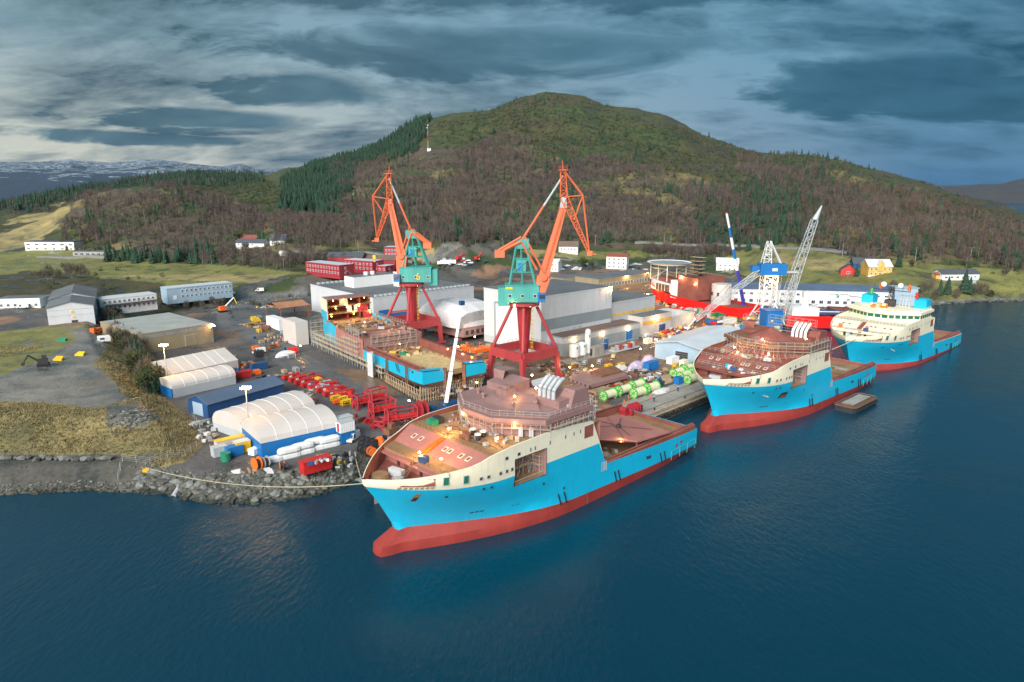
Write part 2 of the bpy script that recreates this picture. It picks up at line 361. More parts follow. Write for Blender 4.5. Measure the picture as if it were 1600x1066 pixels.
def cover(x, y, z):
    px, py = proj(x, y, z); n = x.size; az, r = np.arctan2(x, y), np.hypot(x, y)
    j = fbm(x/40., y/40., 61, 4); j2 = fbm(x/7., y/7., 71, 3)
    far = np.clip((r-450)/300, 0, 1); j3 = fbm(x/130., y/130., 63, 4); px2, py2 = px+j2*14+far*j*60, py+j*9+far*j3*58
    c = np.empty((n, 3)); a = np.clip(.5+2.3*fbm(x/120., y/120., 81, 5), 0, 1)[:, None]
    c[:] = np.array(HEATH)*(1-a)+np.array(MOSS)*a
    for col, poly in REGIONS: c[in_poly(px2, py2, poly)] = col
    rough_ = fbm(x/16., y/16., 91, 5)
    lit = np.all(np.abs(c-np.array(LITTER)) < 1e-9, axis=1) & (fbm(x/55., y/55., 97, 4) > -.03)
    c[lit] = np.where((fbm(x/30., y/30., 99, 3) > 0)[:, None], np.array(MOSS)*1.15, np.array(STRAW)*.55)[lit]
    R1 = np.interp(az, L1[0], L1[1])
    flat = (r < R1-2)
    c[flat] = ASPH
    brown = flat & (fbm(x/22., y/22., 95, 4)+.15*np.sin(x/60.)+.12*np.exp(-((x+30)/45)**2-((y-245)/45)**2) > .05)
    c[brown] = DIRT
    road = flat & in_poly(px, py, [(360, 470), (420, 458), (420, 520), (560, 600), (640, 650), (600, 690), (520, 680), (470, 600), (400, 540), (345, 500)])
    c[road] = (.108, .112, .120)
    bank = (r >= R1-2) & (r < R1+32) & (px > 300) & (px < 1100)
    c[bank] = np.where((rough_[bank] > 0)[:, None], np.array(ROCK)*.55, np.array(MOSS))
    acc = dist_line(px, py, [(352, 512), (346, 492), (362, 474), (410, 463), (480, 455), (560, 446)], False)
    c[acc < np.where(px < 400, 9, 4)] = (.125, .128, .135)
    pl = in_poly(x, y, PLATEAU) & (r < 360); dp = dist_line(x, y, PLATEAU)
    gm = np.clip(.62+2.2*rough_+1.0*j, 0, 1)[:, None]; c[pl] = (np.array(STRAW)*.85*gm+np.array((.115, .105, .045))*(1-gm))[pl]
    gr = pl & in_poly(px+j2*30, py+j*18, [(-60, 575), (60, 545), (100, 515), (150, 512), (165, 540), (150, 570), (180, 600), (200, 625), (150, 640), (60, 630), (-60, 625)])
    c[gr] = GRAVEL
    fld = pl & in_poly(px+j2*20, py+j*12, [(-300, 520), (100, 512), (118, 530), (80, 555), (0, 585), (-300, 600)])
    c[fld] = np.array(GRASS)*.9+np.array(STRAW)*.15
    hp = pl & in_poly(px+j2*20, py+j*12, [(165, 635), (215, 628), (250, 650), (230, 670), (170, 665)])
    c[hp] = np.array(ROCK)*.75
    sh = (dist_line(x, y, SHORE_L, False) < 13) & ((px < 240) | (z < 2.7)); c[sh] = np.array(ROCK)*.55
    sh = (dist_line(x, y, SHORE_R, False) < 5); c[sh] = ROCK
    c *= (1+.55*rough_+.35*j2)[:, None]
    return np.clip(c, .004, .9)
def mesh_grid(name, X, Y, Z):
    n, m = X.shape; v = np.stack([X, Y, Z], -1).reshape(-1, 3)
    idx = np.arange(n*m).reshape(n, m); q = np.stack([idx[:-1, :-1], idx[:-1, 1:], idx[1:, 1:], idx[1:, :-1]], -1).reshape(-1, 4)
    me = bpy.data.meshes.new(name); me.vertices.add(len(v)); me.vertices.foreach_set('co', v.ravel())
    me.loops.add(q.size); me.loops.foreach_set('vertex_index', q.ravel().astype(np.int32))
    me.polygons.add(len(q)); me.polygons.foreach_set('loop_start', np.arange(0, q.size, 4, dtype=np.int32))
    me.polygons.foreach_set('use_smooth', np.ones(len(q), bool)); me.update(calc_edges=True); me.validate()
    return me
def land_mat(name, attr, heather=False):
    m = bpy.data.materials.new(name); m.use_nodes = True; t = m.node_tree; L = t.links.new; b = t.nodes['Principled BSDF']
    at = nd(t, 'ShaderNodeAttribute'); at.attribute_name = attr; g = nd(t, 'ShaderNodeNewGeometry')
    n1 = noise(t, g.outputs['Position'], .9, 6, .7); n2 = noise(t, g.outputs['Position'], .07, 5, .65, .6)
    f = ramp(t, n1, [(.28, (.62, .60, .56)), (.5, (1, 1, 1)), (.75, (1.35, 1.3, 1.2))])
    f2 = ramp(t, n2, [(.34, (.55, .57, .6)), (.46, (.95, .95, .95)), (.66, (1.3, 1.25, 1.18))])
    c = mixc(t, 1., mixc(t, 1., at.outputs['Color'], f, 'MULTIPLY'), f2, 'MULTIPLY'); L(c, b.inputs['Base Color'])
    L(ramp(t, n2, [(.40, (.22,)*3), (.50, (.9,)*3)]), b.inputs['Roughness'])
    bp = nd(t, 'ShaderNodeBump'); bp.inputs['Strength'].default_value = .55; bp.inputs['Distance'].default_value = .5; L(n1, bp.inputs['Height']); L(bp.outputs[0], b.inputs['Normal'])
    return m
def build_land():
    az = np.linspace(-1.15, 1.15, 760); rr = np.concatenate([np.geomspace(105, 700, 330), np.geomspace(705, 2500, 190)])
    A, R = np.meshgrid(az, rr); X, Y = np.sin(A)*R, np.cos(A)*R; Z = hz(X, Y)
    me = mesh_grid('ground', X, Y, Z); c = cover(X.ravel(), Y.ravel(), Z.ravel())
    ca = me.color_attributes.new('cover', 'FLOAT_COLOR', 'POINT'); ca.data.foreach_set('color', np.concatenate([c, np.ones((len(c), 1))], 1).ravel())
    me.materials.append(land_mat('land_cover', 'cover')); struct(link('ground', me))
build_land()
def build_far(name, pts, r0, rc, seed, snow, rock, zline):
    az = np.linspace(math.atan2(pts[0][0]-800, FPX)-.02, math.atan2(pts[-1][0]-800, FPX)+.02, 200); rr = np.linspace(r0, rc+1500, 60)
    rid = lay_r([(px, py, rc) for px, py in pts]); zr = np.interp(az, rid[0], rid[2])
    A, R = np.meshgrid(az, rr); X, Y = np.sin(A)*R, np.cos(A)*R
    t = np.clip((R-r0)/(rc-r0), 0, 1); back = np.clip((R-rc)/1500, 0, 1)
    Z = -5+(zr[None, :]+5)*(t**.8)*(1-.5*back)+fbm(X/700, Y/700, seed, 5)*260*t*(1-t)*1.6+np.minimum(0, fbm(X/160, Y/160, seed+4, 3))*45*t
    me = mesh_grid(name, X, Y, Z)
    m = bpy.data.materials.new(name); m.use_nodes = True; tr = m.node_tree; L = tr.links.new; b = tr.nodes['Principled BSDF']; b.inputs['Roughness'].default_value = .9
    g = nd(tr, 'ShaderNodeNewGeometry'); sp = nd(tr, 'ShaderNodeSeparateXYZ'); L(g.outputs['Position'], sp.inputs[0])
    mp = nd(tr, 'ShaderNodeMapping'); L(g.outputs['Position'], mp.inputs[0]); mp.inputs['Scale'].default_value = (1, 1, 4)
    n = noise(tr, mp.outputs[0], .006, 7, .68)
    h = mth(tr, 'ADD', mth(tr, 'MULTIPLY', mth(tr, 'DIVIDE', sp.outputs[2], zline), .36), mth(tr, 'MULTIPLY', n, .95))
    L(ramp(tr, h, [(.0, rock), (.68, tuple(c*1.2 for c in rock)), (.74, tuple(c*1.5 for c in rock)), (.765, snow), (.79, tuple(c*1.3 for c in rock)), (.84, tuple(c*1.5 for c in rock)), (.86, snow), (.89, tuple(c*1.6 for c in rock)), (.95, snow)]) if snow else ramp(tr, n, [(.3, tuple(c*.7 for c in rock)), (.7, rock)]), b.inputs['Base Color'])
    me.materials.append(m); struct(link(name, me))
build_far('snowy_mountains', [(-700, 262), (-300, 250), (-100, 257), (0, 253), (60, 253), (110, 249), (170, 254), (205, 251), (245, 247), (300, 255), (345, 259), (375, 255), (400, 263), (450, 262), (520, 275), (620, 300)], 4500, 7500, 5, (.46, .52, .58), (.022, .040, .065), 300)  # blue of the distant air is painted into these rock and snow colours
build_far('far_hills', [(1350, 300), (1455, 291), (1500, 291), (1520, 290), (1530, 288), (1560, 288), (1590, 281), (1640, 272), (1700, 262), (1800, 268), (2100, 270), (2600, 280)], 4200, 6000, 15, None, (.065, .062, .066), 300)
# ---------------------------------------------------------------- water
def build_water():
    m = bpy.data.materials.new('fjord_water'); m.use_nodes = True; t = m.node_tree; L = t.links.new; b = t.nodes['Principled BSDF']
    b.inputs['Base Color'].default_value = (.0011, .036, .065, 1); b.inputs['Roughness'].default_value = .12; b.inputs['IOR'].default_value = 1.42
    g = nd(t, 'ShaderNodeNewGeometry'); mp = nd(t, 'ShaderNodeMapping'); L(g.outputs['Position'], mp.inputs[0])
    mp.inputs['Rotation'].default_value = (0, 0, .5); mp.inputs['Scale'].default_value = (1, .45, 1)
    n1 = noise(t, mp.outputs[0], 1.05, 5, .62, .3); n2 = noise(t, mp.outputs[0], .16, 3, .5); n3 = noise(t, g.outputs['Position'], .018, 4, .6)
    wind = ramp(t, n3, [(.35, (.35,)*3), (.65, (1,)*3)])
    h = mth(t, 'MULTIPLY', mth(t, 'ADD', mth(t, 'MULTIPLY', n1, .75), mth(t, 'MULTIPLY', n2, .7)), wind)
    bp = nd(t, 'ShaderNodeBump'); bp.inputs['Strength'].default_value = .6; bp.inputs['Distance'].default_value = .7; L(h, bp.inputs['Height']); L(bp.outputs[0], b.inputs['Normal'])
    q = MB(); q.face([(-14000, -3000, 0), (14000, -3000, 0), (14000, 14000, 0), (-14000, 14000, 0)]); struct(q.obj('water', m))
build_water()
# ---------------------------------------------------------------- trees and woods
BARK = mat('bark', (.10, .085, .075), .9); PALE_BARK = mat('pale_bark', (.24, .21, .185), .9)
TWIG = mat('bare_twigs', (.096, .066, .058), .95, var=.35, scale=.05); TWIG2 = mat('grey_twigs', (.128, .102, .080), .95, var=.3, scale=.05)
NEEDLE = mat('spruce_needles', (.022, .058, .030), .9, var=.45, scale=.06); NEEDLE2 = mat('pine_needles', (.048, .066, .026), .9, var=.4, scale=.06)
LARCH = mat('larch_twigs', (.26, .135, .060), .95, var=.3, scale=.05); SHRUB = mat('shrub_leaves', (.055, .068, .022), .95, var=.45, scale=.08)
def tri_cloud(q, r, n, cen, rad, ln, wd, m, up=.6, shell=.25):
    for _ in range(n):
        while True:
            p = np.array([r.uniform(-1, 1) for _ in range(3)])
            l = np.dot(p, p)
            if shell < l < 1: break
        d = p/math.sqrt(l)+np.array((0, 0, up))+np.array([r.uniform(-.5, .5) for _ in range(3)]); d /= np.linalg.norm(d)
        s = np.cross(d, [r.uniform(-1, 1) for _ in range(3)]); s /= (np.linalg.norm(s)+1e-6)
        c = np.array(cen)+p*np.array(rad); k = r.uniform(.6, 1.3)
        q.face([c-d*ln*k*.5-s*wd, c-d*ln*k*.5+s*wd, c+d*ln*k*.5], m)
def birch(q, r, h=9., n=110, mt=0, mc=1, w=.30, wd=.11, trunk=True, crown=True):
    lean = (r.uniform(-.4, .4), r.uniform(-.4, .4))
    if trunk:
        q.cyl((0, 0, -1), (lean[0], lean[1], h*.8), .16, .05, 5, mt, False)
        for k in range(5):
            a = r.uniform(0, 6.28); z = h*r.uniform(.3, .6)
            q.cyl((lean[0]*z/h, lean[1]*z/h, z), (math.cos(a)*h*.2, math.sin(a)*h*.2, z+h*.25), .07, .02, 3, mt, False)
    if crown: tri_cloud(q, r, n, (lean[0], lean[1], h*.60), (h*w, h*w, h*.42), 1.7, wd, mc, 1.1)
def conifer(q, r, h=13., tiers=8, mt=0, mc=1, rad=.19, trunk=True, crown=True, ragged=.35):
    if trunk: q.cyl((0, 0, -1), (0, 0, h*.9), .22, .05, 5, mt, False)
    if not crown: return
    for k in range(tiers):
        t = k/tiers; z = h*(.08+.86*t); R = h*rad*(1-t)**.85+.25; n = 9; dz = h*.22*(1-.5*t); a0 = r.uniform(0, 6)
        for i in range(n):
            a = a0+6.283*i/n; rr = R*r.uniform(1-ragged, 1+ragged*.5); b = .42
            if r.random() < .1: continue
            q.face([(0, 0, z+dz), (math.cos(a-b)*rr*.8, math.sin(a-b)*rr*.8, z-r.uniform(0, .5)), (math.cos(a)*rr*1.12, math.sin(a)*rr*1.12, z-dz*.3), (math.cos(a+b)*rr*.8, math.sin(a+b)*rr*.8, z-r.uniform(0, .5))], mc)
    q.cyl((0, 0, h*.88), (0, 0, h*1.02), .18, .02, 4, mc, False)
def larch(q, r, h=13., mt=0, mc=1, n=120):
    q.cyl((0, 0, -1), (0, 0, h*.95), .18, .03, 5, mt, False)
    for _ in range(n):
        t = r.random()**.8; z = h*(.15+.83*t); R = h*.2*(1-t)+.3; a = r.uniform(0, 6.28); rr = R*r.uniform(.5, 1.1)
        p = np.array((math.cos(a), math.sin(a), .12)); s = np.array((-math.sin(a), math.cos(a), r.uniform(-.6, .6)))*.17
        o = np.array((0, 0, z)); q.face([o+p*rr*.15-s, o+p*rr*.15+s, o+p*rr], mc)
def shrub(q, r, h=2.4, n=46, mc=0): tri_cloud(q, r, n, (0, 0, h*.45), (h*.75, h*.75, h*.6), .9, .26, mc, .4)
KINDS = {'birch': ([], [PALE_BARK, TWIG]), 'aspen': ([], [PALE_BARK, TWIG2]), 'spruce': ([], [BARK, NEEDLE]), 'pine': ([], [BARK, NEEDLE2]), 'larch': ([], [BARK, LARCH]), 'shrub': ([], [SHRUB])}
for k, (ms, mm) in KINDS.items():
    for i in range(4):
        q = MB(); r = random.Random(100+i*7+len(k))
        if k in ('birch', 'aspen'): birch(q, r, 9*(.85+.1*i), 120)
        elif k == 'spruce': conifer(q, r, 13*(.85+.1*i), 9)
        elif k == 'pine': conifer(q, r, 10*(.85+.1*i), 7, rad=.25, ragged=.6)
        elif k == 'larch': larch(q, r, 12.5*(.85+.1*i))
        else: shrub(q, r)
        o = q.obj(k+'_pattern', mm); ms.append(o.data); bpy.data.objects.remove(o)
def scatter(n, poly, seed, r0=380, r1=1750, clump=0., cs=60., thr=0., soft=1.):
    g = np.random.default_rng(seed); xs = []
    pad = [(p[0]-800)/FPX for p in poly]; a0, a1 = math.atan(min(pad)*1.12 if min(pad) < 0 else min(pad)*.85), math.atan(max(pad)*1.12 if max(pad) > 0 else max(pad)*.85)
    az = g.uniform(a0, a1, n*6); r = np.sqrt(g.uniform(r0*r0, r1*r1, n*6)); x, y = np.sin(az)*r, np.cos(az)*r
    z = hz(x, y); px, py = proj(x, y, z); k = in_poly(px+fbm(x/130., y/130., 63, 4)*60*soft, py+fbm(x/130., y/130., 64, 4)*50*soft, poly)
    if clump: k &= (fbm(x/cs, y/cs, seed+3, 3)+g.uniform(-.5, .5, x.size)*(1-clump)) > thr
    rc = np.interp(az, L5[0], L5[1]); k &= r < rc+60
    p = np.stack([x, y, z], 1)[k]; return p[:n]
def wood(name, meshes, mats, pts, label, cat, smin=.7, smax=1.25):
    """one uncountable wood: the tree meshes instanced on its points"""
    if len(pts) == 0: return
    me = bpy.data.meshes.new(name); me.from_pydata([tuple(p) for p in pts], [], []); g = np.random.default_rng(len(pts))
    for nm, ty, dat in (('rot', 'FLOAT', g.uniform(0, 6.28, len(pts))), ('siz', 'FLOAT', g.uniform(smin, smax, len(pts)))):
        a = me.attributes.new(nm, ty, 'POINT'); a.data.foreach_set('value', dat.astype(np.float32))
    a = me.attributes.new('pick', 'INT', 'POINT'); a.data.foreach_set('value', g.integers(0, len(meshes), len(pts)).astype(np.int32))
    for q in mats: me.materials.append(q)
    o = stuff(link(name, me)); tag(o, label, cat)
    ng = bpy.data.node_groups.new(name, 'GeometryNodeTree')
    ng.interface.new_socket('Geometry', in_out='INPUT', socket_type='NodeSocketGeometry'); ng.interface.new_socket('Geometry', in_out='OUTPUT', socket_type='NodeSocketGeometry')
    N, Lk = ng.nodes.new, ng.links.new; gi, go = N('NodeGroupInput'), N('NodeGroupOutput')
    join = N('GeometryNodeJoinGeometry')
    def named(nm, ty):
        a = N('GeometryNodeInputNamedAttribute'); a.data_type = ty; a.inputs['Name'].default_value = nm; return a.outputs['Attribute']
    for i, ms in enumerate(meshes):
        so = bpy.data.objects.new(name+'_source', ms); oi = N('GeometryNodeObjectInfo'); oi.inputs['Object'].default_value = so
        ip = N('GeometryNodeInstanceOnPoints'); Lk(gi.outputs[0], ip.inputs['Points']); Lk(oi.outputs['Geometry'], ip.inputs['Instance'])
        cmp = N('FunctionNodeCompare'); cmp.data_type = 'INT'; cmp.operation = 'EQUAL'; Lk(named('pick', 'INT'), cmp.inputs[2]); cmp.inputs[3].default_value = i
        Lk(cmp.outputs[0], ip.inputs['Selection'])
        cx = N('ShaderNodeCombineXYZ'); Lk(named('rot', 'FLOAT'), cx.inputs[2]); Lk(cx.outputs[0], ip.inputs['Rotation'])
        Lk(named('siz', 'FLOAT'), ip.inputs['Scale']); Lk(ip.outputs[0], join.inputs[0])
    Lk(join.outputs[0], go.inputs[0]); md = o.modifiers.new('trees', 'NODES'); md.node_group = ng
    return o
P_SPRUCE = [(432, 335), (440, 290), (490, 250), (600, 212), (676, 172), (664, 215), (650, 235), (560, 262), (528, 333), (500, 330)]
P_LEFTR = [(-40, 325), (60, 292), (250, 262), (400, 262), (400, 285), (250, 290), (60, 340), (-40, 350)]
P_MIXR = [(1080, 330), (1160, 280), (1290, 266), (1310, 330), (1262, 384), (1080, 386)]
P_BAND = [(740, 255), (780, 262), (935, 305), (930, 322), (860, 310), (760, 280)]
P_CLUMP = [(630, 330), (665, 318), (722, 352), (722, 378), (640, 380)]
P_EVR = [(1350, 384), (1420, 372), (1500, 388), (1500, 406), (1360, 404)]
P_BIRCH = [(530, 262), (640, 238), (760, 226), (900, 236), (1000, 258), (1150, 292), (1160, 330), (1080, 330), (1080, 376), (900, 376), (700, 384), (610, 384), (540, 396), (460, 384), (440, 392), (425, 372), (420, 345), (500, 335)]
P_BIRCHL = [(98, 345), (150, 304), (240, 302), (330, 312), (420, 345), (425, 372), (365, 392), (300, 406), (170, 396), (105, 392)]
P_LOWL = [(350, 395), (480, 396), (560, 402), (480, 425), (430, 424), (300, 412)]
P_LARCH = [(1250, 330), (1300, 275), (1450, 300), (1600, 375), (1600, 400), (1500, 385), (1380, 384), (1262, 384)]
P_BIRCHR = [(1150, 250), (1300, 265), (1450, 300), (1610, 380), (1700, 420), (1610, 432), (1500, 408), (1400, 402), (1262, 386), (1262, 330), (1150, 280)]
P_UPPER = [(676, 190), (760, 172), (850, 148), (940, 165), (1100, 212), (1300, 248), (1450, 290), (1600, 338), (1600, 370), (1150, 290), (900, 240), (700, 232)]
P_HEATHL = [(250, 292), (400, 283), (440, 300), (430, 335), (330, 318)]
P_LOWR = [(1000, 388), (1090, 385), (1130, 402), (1120, 416), (1010, 405)]
P_ALL = [(98, 345), (250, 300), (440, 335), (640, 225), (850, 160), (1150, 230), (1450, 300), (1600, 380), (1500, 405), (1100, 378), (620, 384), (200, 400)]
KM = lambda k: KINDS[k]
def many(kind, jobs): return np.concatenate([scatter(*j[:3], **j[3]) for j in jobs])
wood('spruce_wood', *KM('spruce'), many('s', [(3600, P_SPRUCE, 1, dict(soft=.3)), (1500, P_LEFTR, 2, dict(r0=1200)), (900, P_MIXR, 3, dict(clump=.6)), (150, P_BAND, 4, {}), (130, P_CLUMP, 5, dict(soft=.3)), (170, P_EVR, 6, dict(soft=.3)), (160, P_LARCH, 7, dict(clump=.7, thr=.05)), (800, P_ALL, 8, dict(clump=.8, thr=.12))]), 'dark green spruce wood climbing the ridge and dotted over the hill', 'spruce wood', .6, 1.1)
wood('pine_wood', *KM('pine'), many('p', [(500, P_MIXR, 13, dict(clump=.5)), (700, P_UPPER, 14, dict(clump=.8, thr=.02)), (250, P_BIRCHL, 15, dict(clump=.7)), (1300, P_BIRCH, 16, dict(clump=.8, thr=.08)), (250, P_BIRCHR, 17, dict(clump=.7))]), 'scattered olive green pines on the slopes of the hill', 'pine wood', .4, .85)
wood('birch_wood', *KM('birch'), many('b', [(5200, P_BIRCH, 23, dict(clump=.85, thr=-.01)), (2100, P_BIRCHL, 24, dict(clump=.5, thr=-.06)), (900, P_LOWL, 25, dict(soft=.2)), (2100, P_BIRCHR, 26, dict(clump=.7, thr=-.02)), (500, P_UPPER, 27, dict(clump=.8, thr=.1)), (400, P_MIXR, 28, {}), (450, P_LOWR, 29, dict(soft=.2)), (500, P_LEFTR, 30, dict(r0=900))]), 'leafless purple brown birch wood covering the lower hillside', 'birch wood', .65, 1.2)
wood('aspen_wood', *KM('aspen'), many('a', [(2600, P_BIRCH, 33, dict(clump=.6, thr=.0)), (700, P_BIRCHL, 34, dict(clump=.5)), (300, P_LOWL, 35, dict(soft=.2)), (1300, P_BIRCHR, 36, dict(clump=.6)), (300, P_LOWR, 37, dict(soft=.2))]), 'pale grey leafless broadleaf wood between the birches', 'bare wood', .6, 1.2)
wood('larch_wood', *KM('larch'), many('l', [(1400, P_LARCH, 43, dict(clump=.5)), (150, P_MIXR, 44, {}), (180, P_BIRCHR, 45, dict(clump=.6)), (260, P_BIRCH, 46, dict(clump=.7)), (80, P_LEFTR, 47, dict(r0=900))]), 'orange brown larches standing in the right hand woods', 'larch wood', .65, 1.1)
wood('heath_shrubs', *KM('shrub'), many('h', [(3800, P_UPPER, 53, dict(clump=.3, thr=-.15)), (1400, P_HEATHL, 54, dict(r0=800)), (2600, P_BIRCH, 55, {}), (900, P_BIRCHL, 56, {}), (1200, P_BIRCHR, 57, {}), (500, [(100, 402), (260, 428), (300, 452), (120, 455), (0, 445), (0, 430)], 58, dict(clump=.5)), (380, [(330, 470), (480, 465), (620, 455), (620, 462), (480, 476), (380, 500)], 59, {})]), 'low heather and juniper scrub on the open hillside', 'scrub', .5, 1.3)
# ---------------------------------------------------------------- materials of the yard
M = dict(
 cyan=mat('cyan_hull_paint', (.010, .46, .71), .36, var=.06, scale=.08, seam=.13), boot=mat('red_antifouling', (.33, .042, .032), .5, var=.14, scale=.2, streak=True, dirt=(.20, .03, .03), dirt_amt=.4, seam=.12),
 cream=mat('cream_paint', (.87, .80, .60), .45, var=.05, scale=.1, seam=.12), primer=mat('pink_primer', (.44, .175, .145), .6, var=.12, scale=.12, dirt=(.24, .10, .09), dirt_amt=.35, seam=.3),
 mauve=mat('mauve_primer', (.315, .18, .165), .6, var=.14, scale=.15, dirt=(.22, .13, .13), dirt_amt=.4, seam=.35), oxide=mat('red_oxide_deck', (.27, .085, .062), .7, var=.25, scale=.25, dirt=(.14, .06, .05), dirt_amt=.5, seam=.3),
 deck=mat('rusty_deck_plate', (.30, .185, .090), .75, var=.25, scale=.18, dirt=(.15, .105, .075), dirt_amt=.6), rust=mat('rust', (.22, .095, .050), .85, var=.3, scale=.5, dirt=(.09, .05, .04), dirt_amt=.6),
 dark=mat('dark_steel', (.035, .035, .04), .6), black=mat('black_rubber', (.012, .012, .013), .75), steel=mat('galvanised_steel', (.46, .47, .48), .45, .3), white=mat('white_paint', (.80, .80, .79), .5, var=.06, scale=.2),
 wht2=mat('white_cladding', (.62, .64, .66), .55, var=.06, scale=.12, streak=True, seam=.10), grey=mat('grey_cladding', (.27, .32, .345), .6, var=.08, scale=.15, seam=.12), lgrey=mat('light_grey_cladding', (.46, .49, .51), .6, var=.08, scale=.15),
 roof=mat('grey_roof_felt', (.135, .145, .155), .8, var=.2, scale=.08, dirt=(.20, .20, .19), dirt_amt=.4), brroof=mat('brown_roof_felt', (.165, .105, .085), .85, var=.2, scale=.1),
 conc=mat('concrete', (.33, .315, .285), .85, var=.2, scale=.2, dirt=(.17, .15, .125), dirt_amt=.6, bump=.2), wood=mat('scaffold_timber', (.56, .43, .22), .8, var=.25, scale=.6), plank=mat('old_planks', (.36, .27, .17), .85, var=.3, scale=.6),
 red=mat('signal_red_paint', (.56, .024, .022), .5, var=.2, scale=.5, dirt=(.30, .03, .025), dirt_amt=.6), dred=mat('dark_red_paint', (.40, .028, .040), .5, var=.2, scale=.5, dirt=(.20, .03, .03), dirt_amt=.6), crred=mat('crane_red_paint', (.40, .045, .050), .5, var=.15, scale=.2, streak=True),
 orange=mat('crane_orange_paint', (.72, .165, .068), .55, var=.16, scale=.3, streak=True, dirt=(.42, .13, .08), dirt_amt=.55), orng=mat('safety_orange', (.85, .16, .02), .5), teal=mat('crane_teal_paint', (.060, .34, .30), .55, var=.16, scale=.3, streak=True, dirt=(.06, .20, .18), dirt_amt=.5), blue=mat('blue_cladding', (.010, .155, .44), .5, var=.12, scale=.2, streak=True),
 navy=mat('navy_cladding', (.018, .075, .21), .55, var=.15, scale=.2, streak=True), navyroof=mat('slate_blue_roof', (.095, .135, .21), .6, var=.15, scale=.1), tarp=mat('white_tarpaulin', (.60, .555, .52), .55, var=.07, scale=.15, bump=.12, dirt=(.60, .55, .50), dirt_amt=.5),
 wrap=mat('plastic_wrap', (.66, .65, .66), .35, var=.15, scale=.3, bump=.5), lilac=mat('lilac_tarpaulin', (.52, .43, .56), .5, var=.1, bump=.3), yellow=mat('yellow_paint', (.80, .50, .02), .5), green=mat('green_paint', (.075, .44, .06), .5, var=.2, scale=.6), dgreen=mat('dark_green_paint', (.02, .24, .13), .5),
 rope=mat('pale_rope', (.46, .41, .28), .8), straw=mat('pale_rope_winding', (.72, .70, .46), .75, var=.18, scale=2.), tan=mat('tan_cladding', (.34, .27, .165), .7, var=.12, scale=.3, streak=True, dirt=(.22, .17, .11)), asb=mat('fibre_cement_roof', (.36, .37, .345), .8, var=.14, scale=.12, streak=True, dirt=(.24, .24, .21), dirt_amt=.4),
 barn=mat('red_barrack_boards', (.33, .028, .040), .6, var=.12, scale=.3), glass=mat('window_glass', (.045, .06, .075), .12, var=.1), gglass=mat('green_bridge_glass', (.02, .15, .10), .12, var=.15), pblue=mat('pale_blue_cladding', (.32, .44, .54), .6, var=.1, scale=.2), sheet=mat('pale_metal_roof', (.60, .64, .67), .45, var=.08, scale=.15, streak=True),
 yel=mat('yellow_boards', (.68, .42, .10), .6), tile=mat('dark_roof_tiles', (.075, .085, .10), .75, var=.2, scale=.6), rtile=mat('red_roof_tiles', (.26, .075, .055), .75, var=.2, scale=.6), stone=mat('blast_rock', (.115, .115, .096), .9, var=.45, scale=.5, bump=.6, tide=True), stone2=mat('pale_boulder', (.20, .205, .19), .9, var=.3, scale=.7, bump=.5, tide=True),
 lamp=mat('sodium_lamp', (1., .50, .12), emit=9.), lampw=mat('warm_lamp', (1., .60, .20), emit=14.), redhull=mat('bright_red_hull', (.88, .014, .012), .4, var=.1, scale=.15), skin=mat('skin', (.5, .33, .25), .6), drkblue=mat('dark_blue_workwear', (.02, .035, .10), .8))
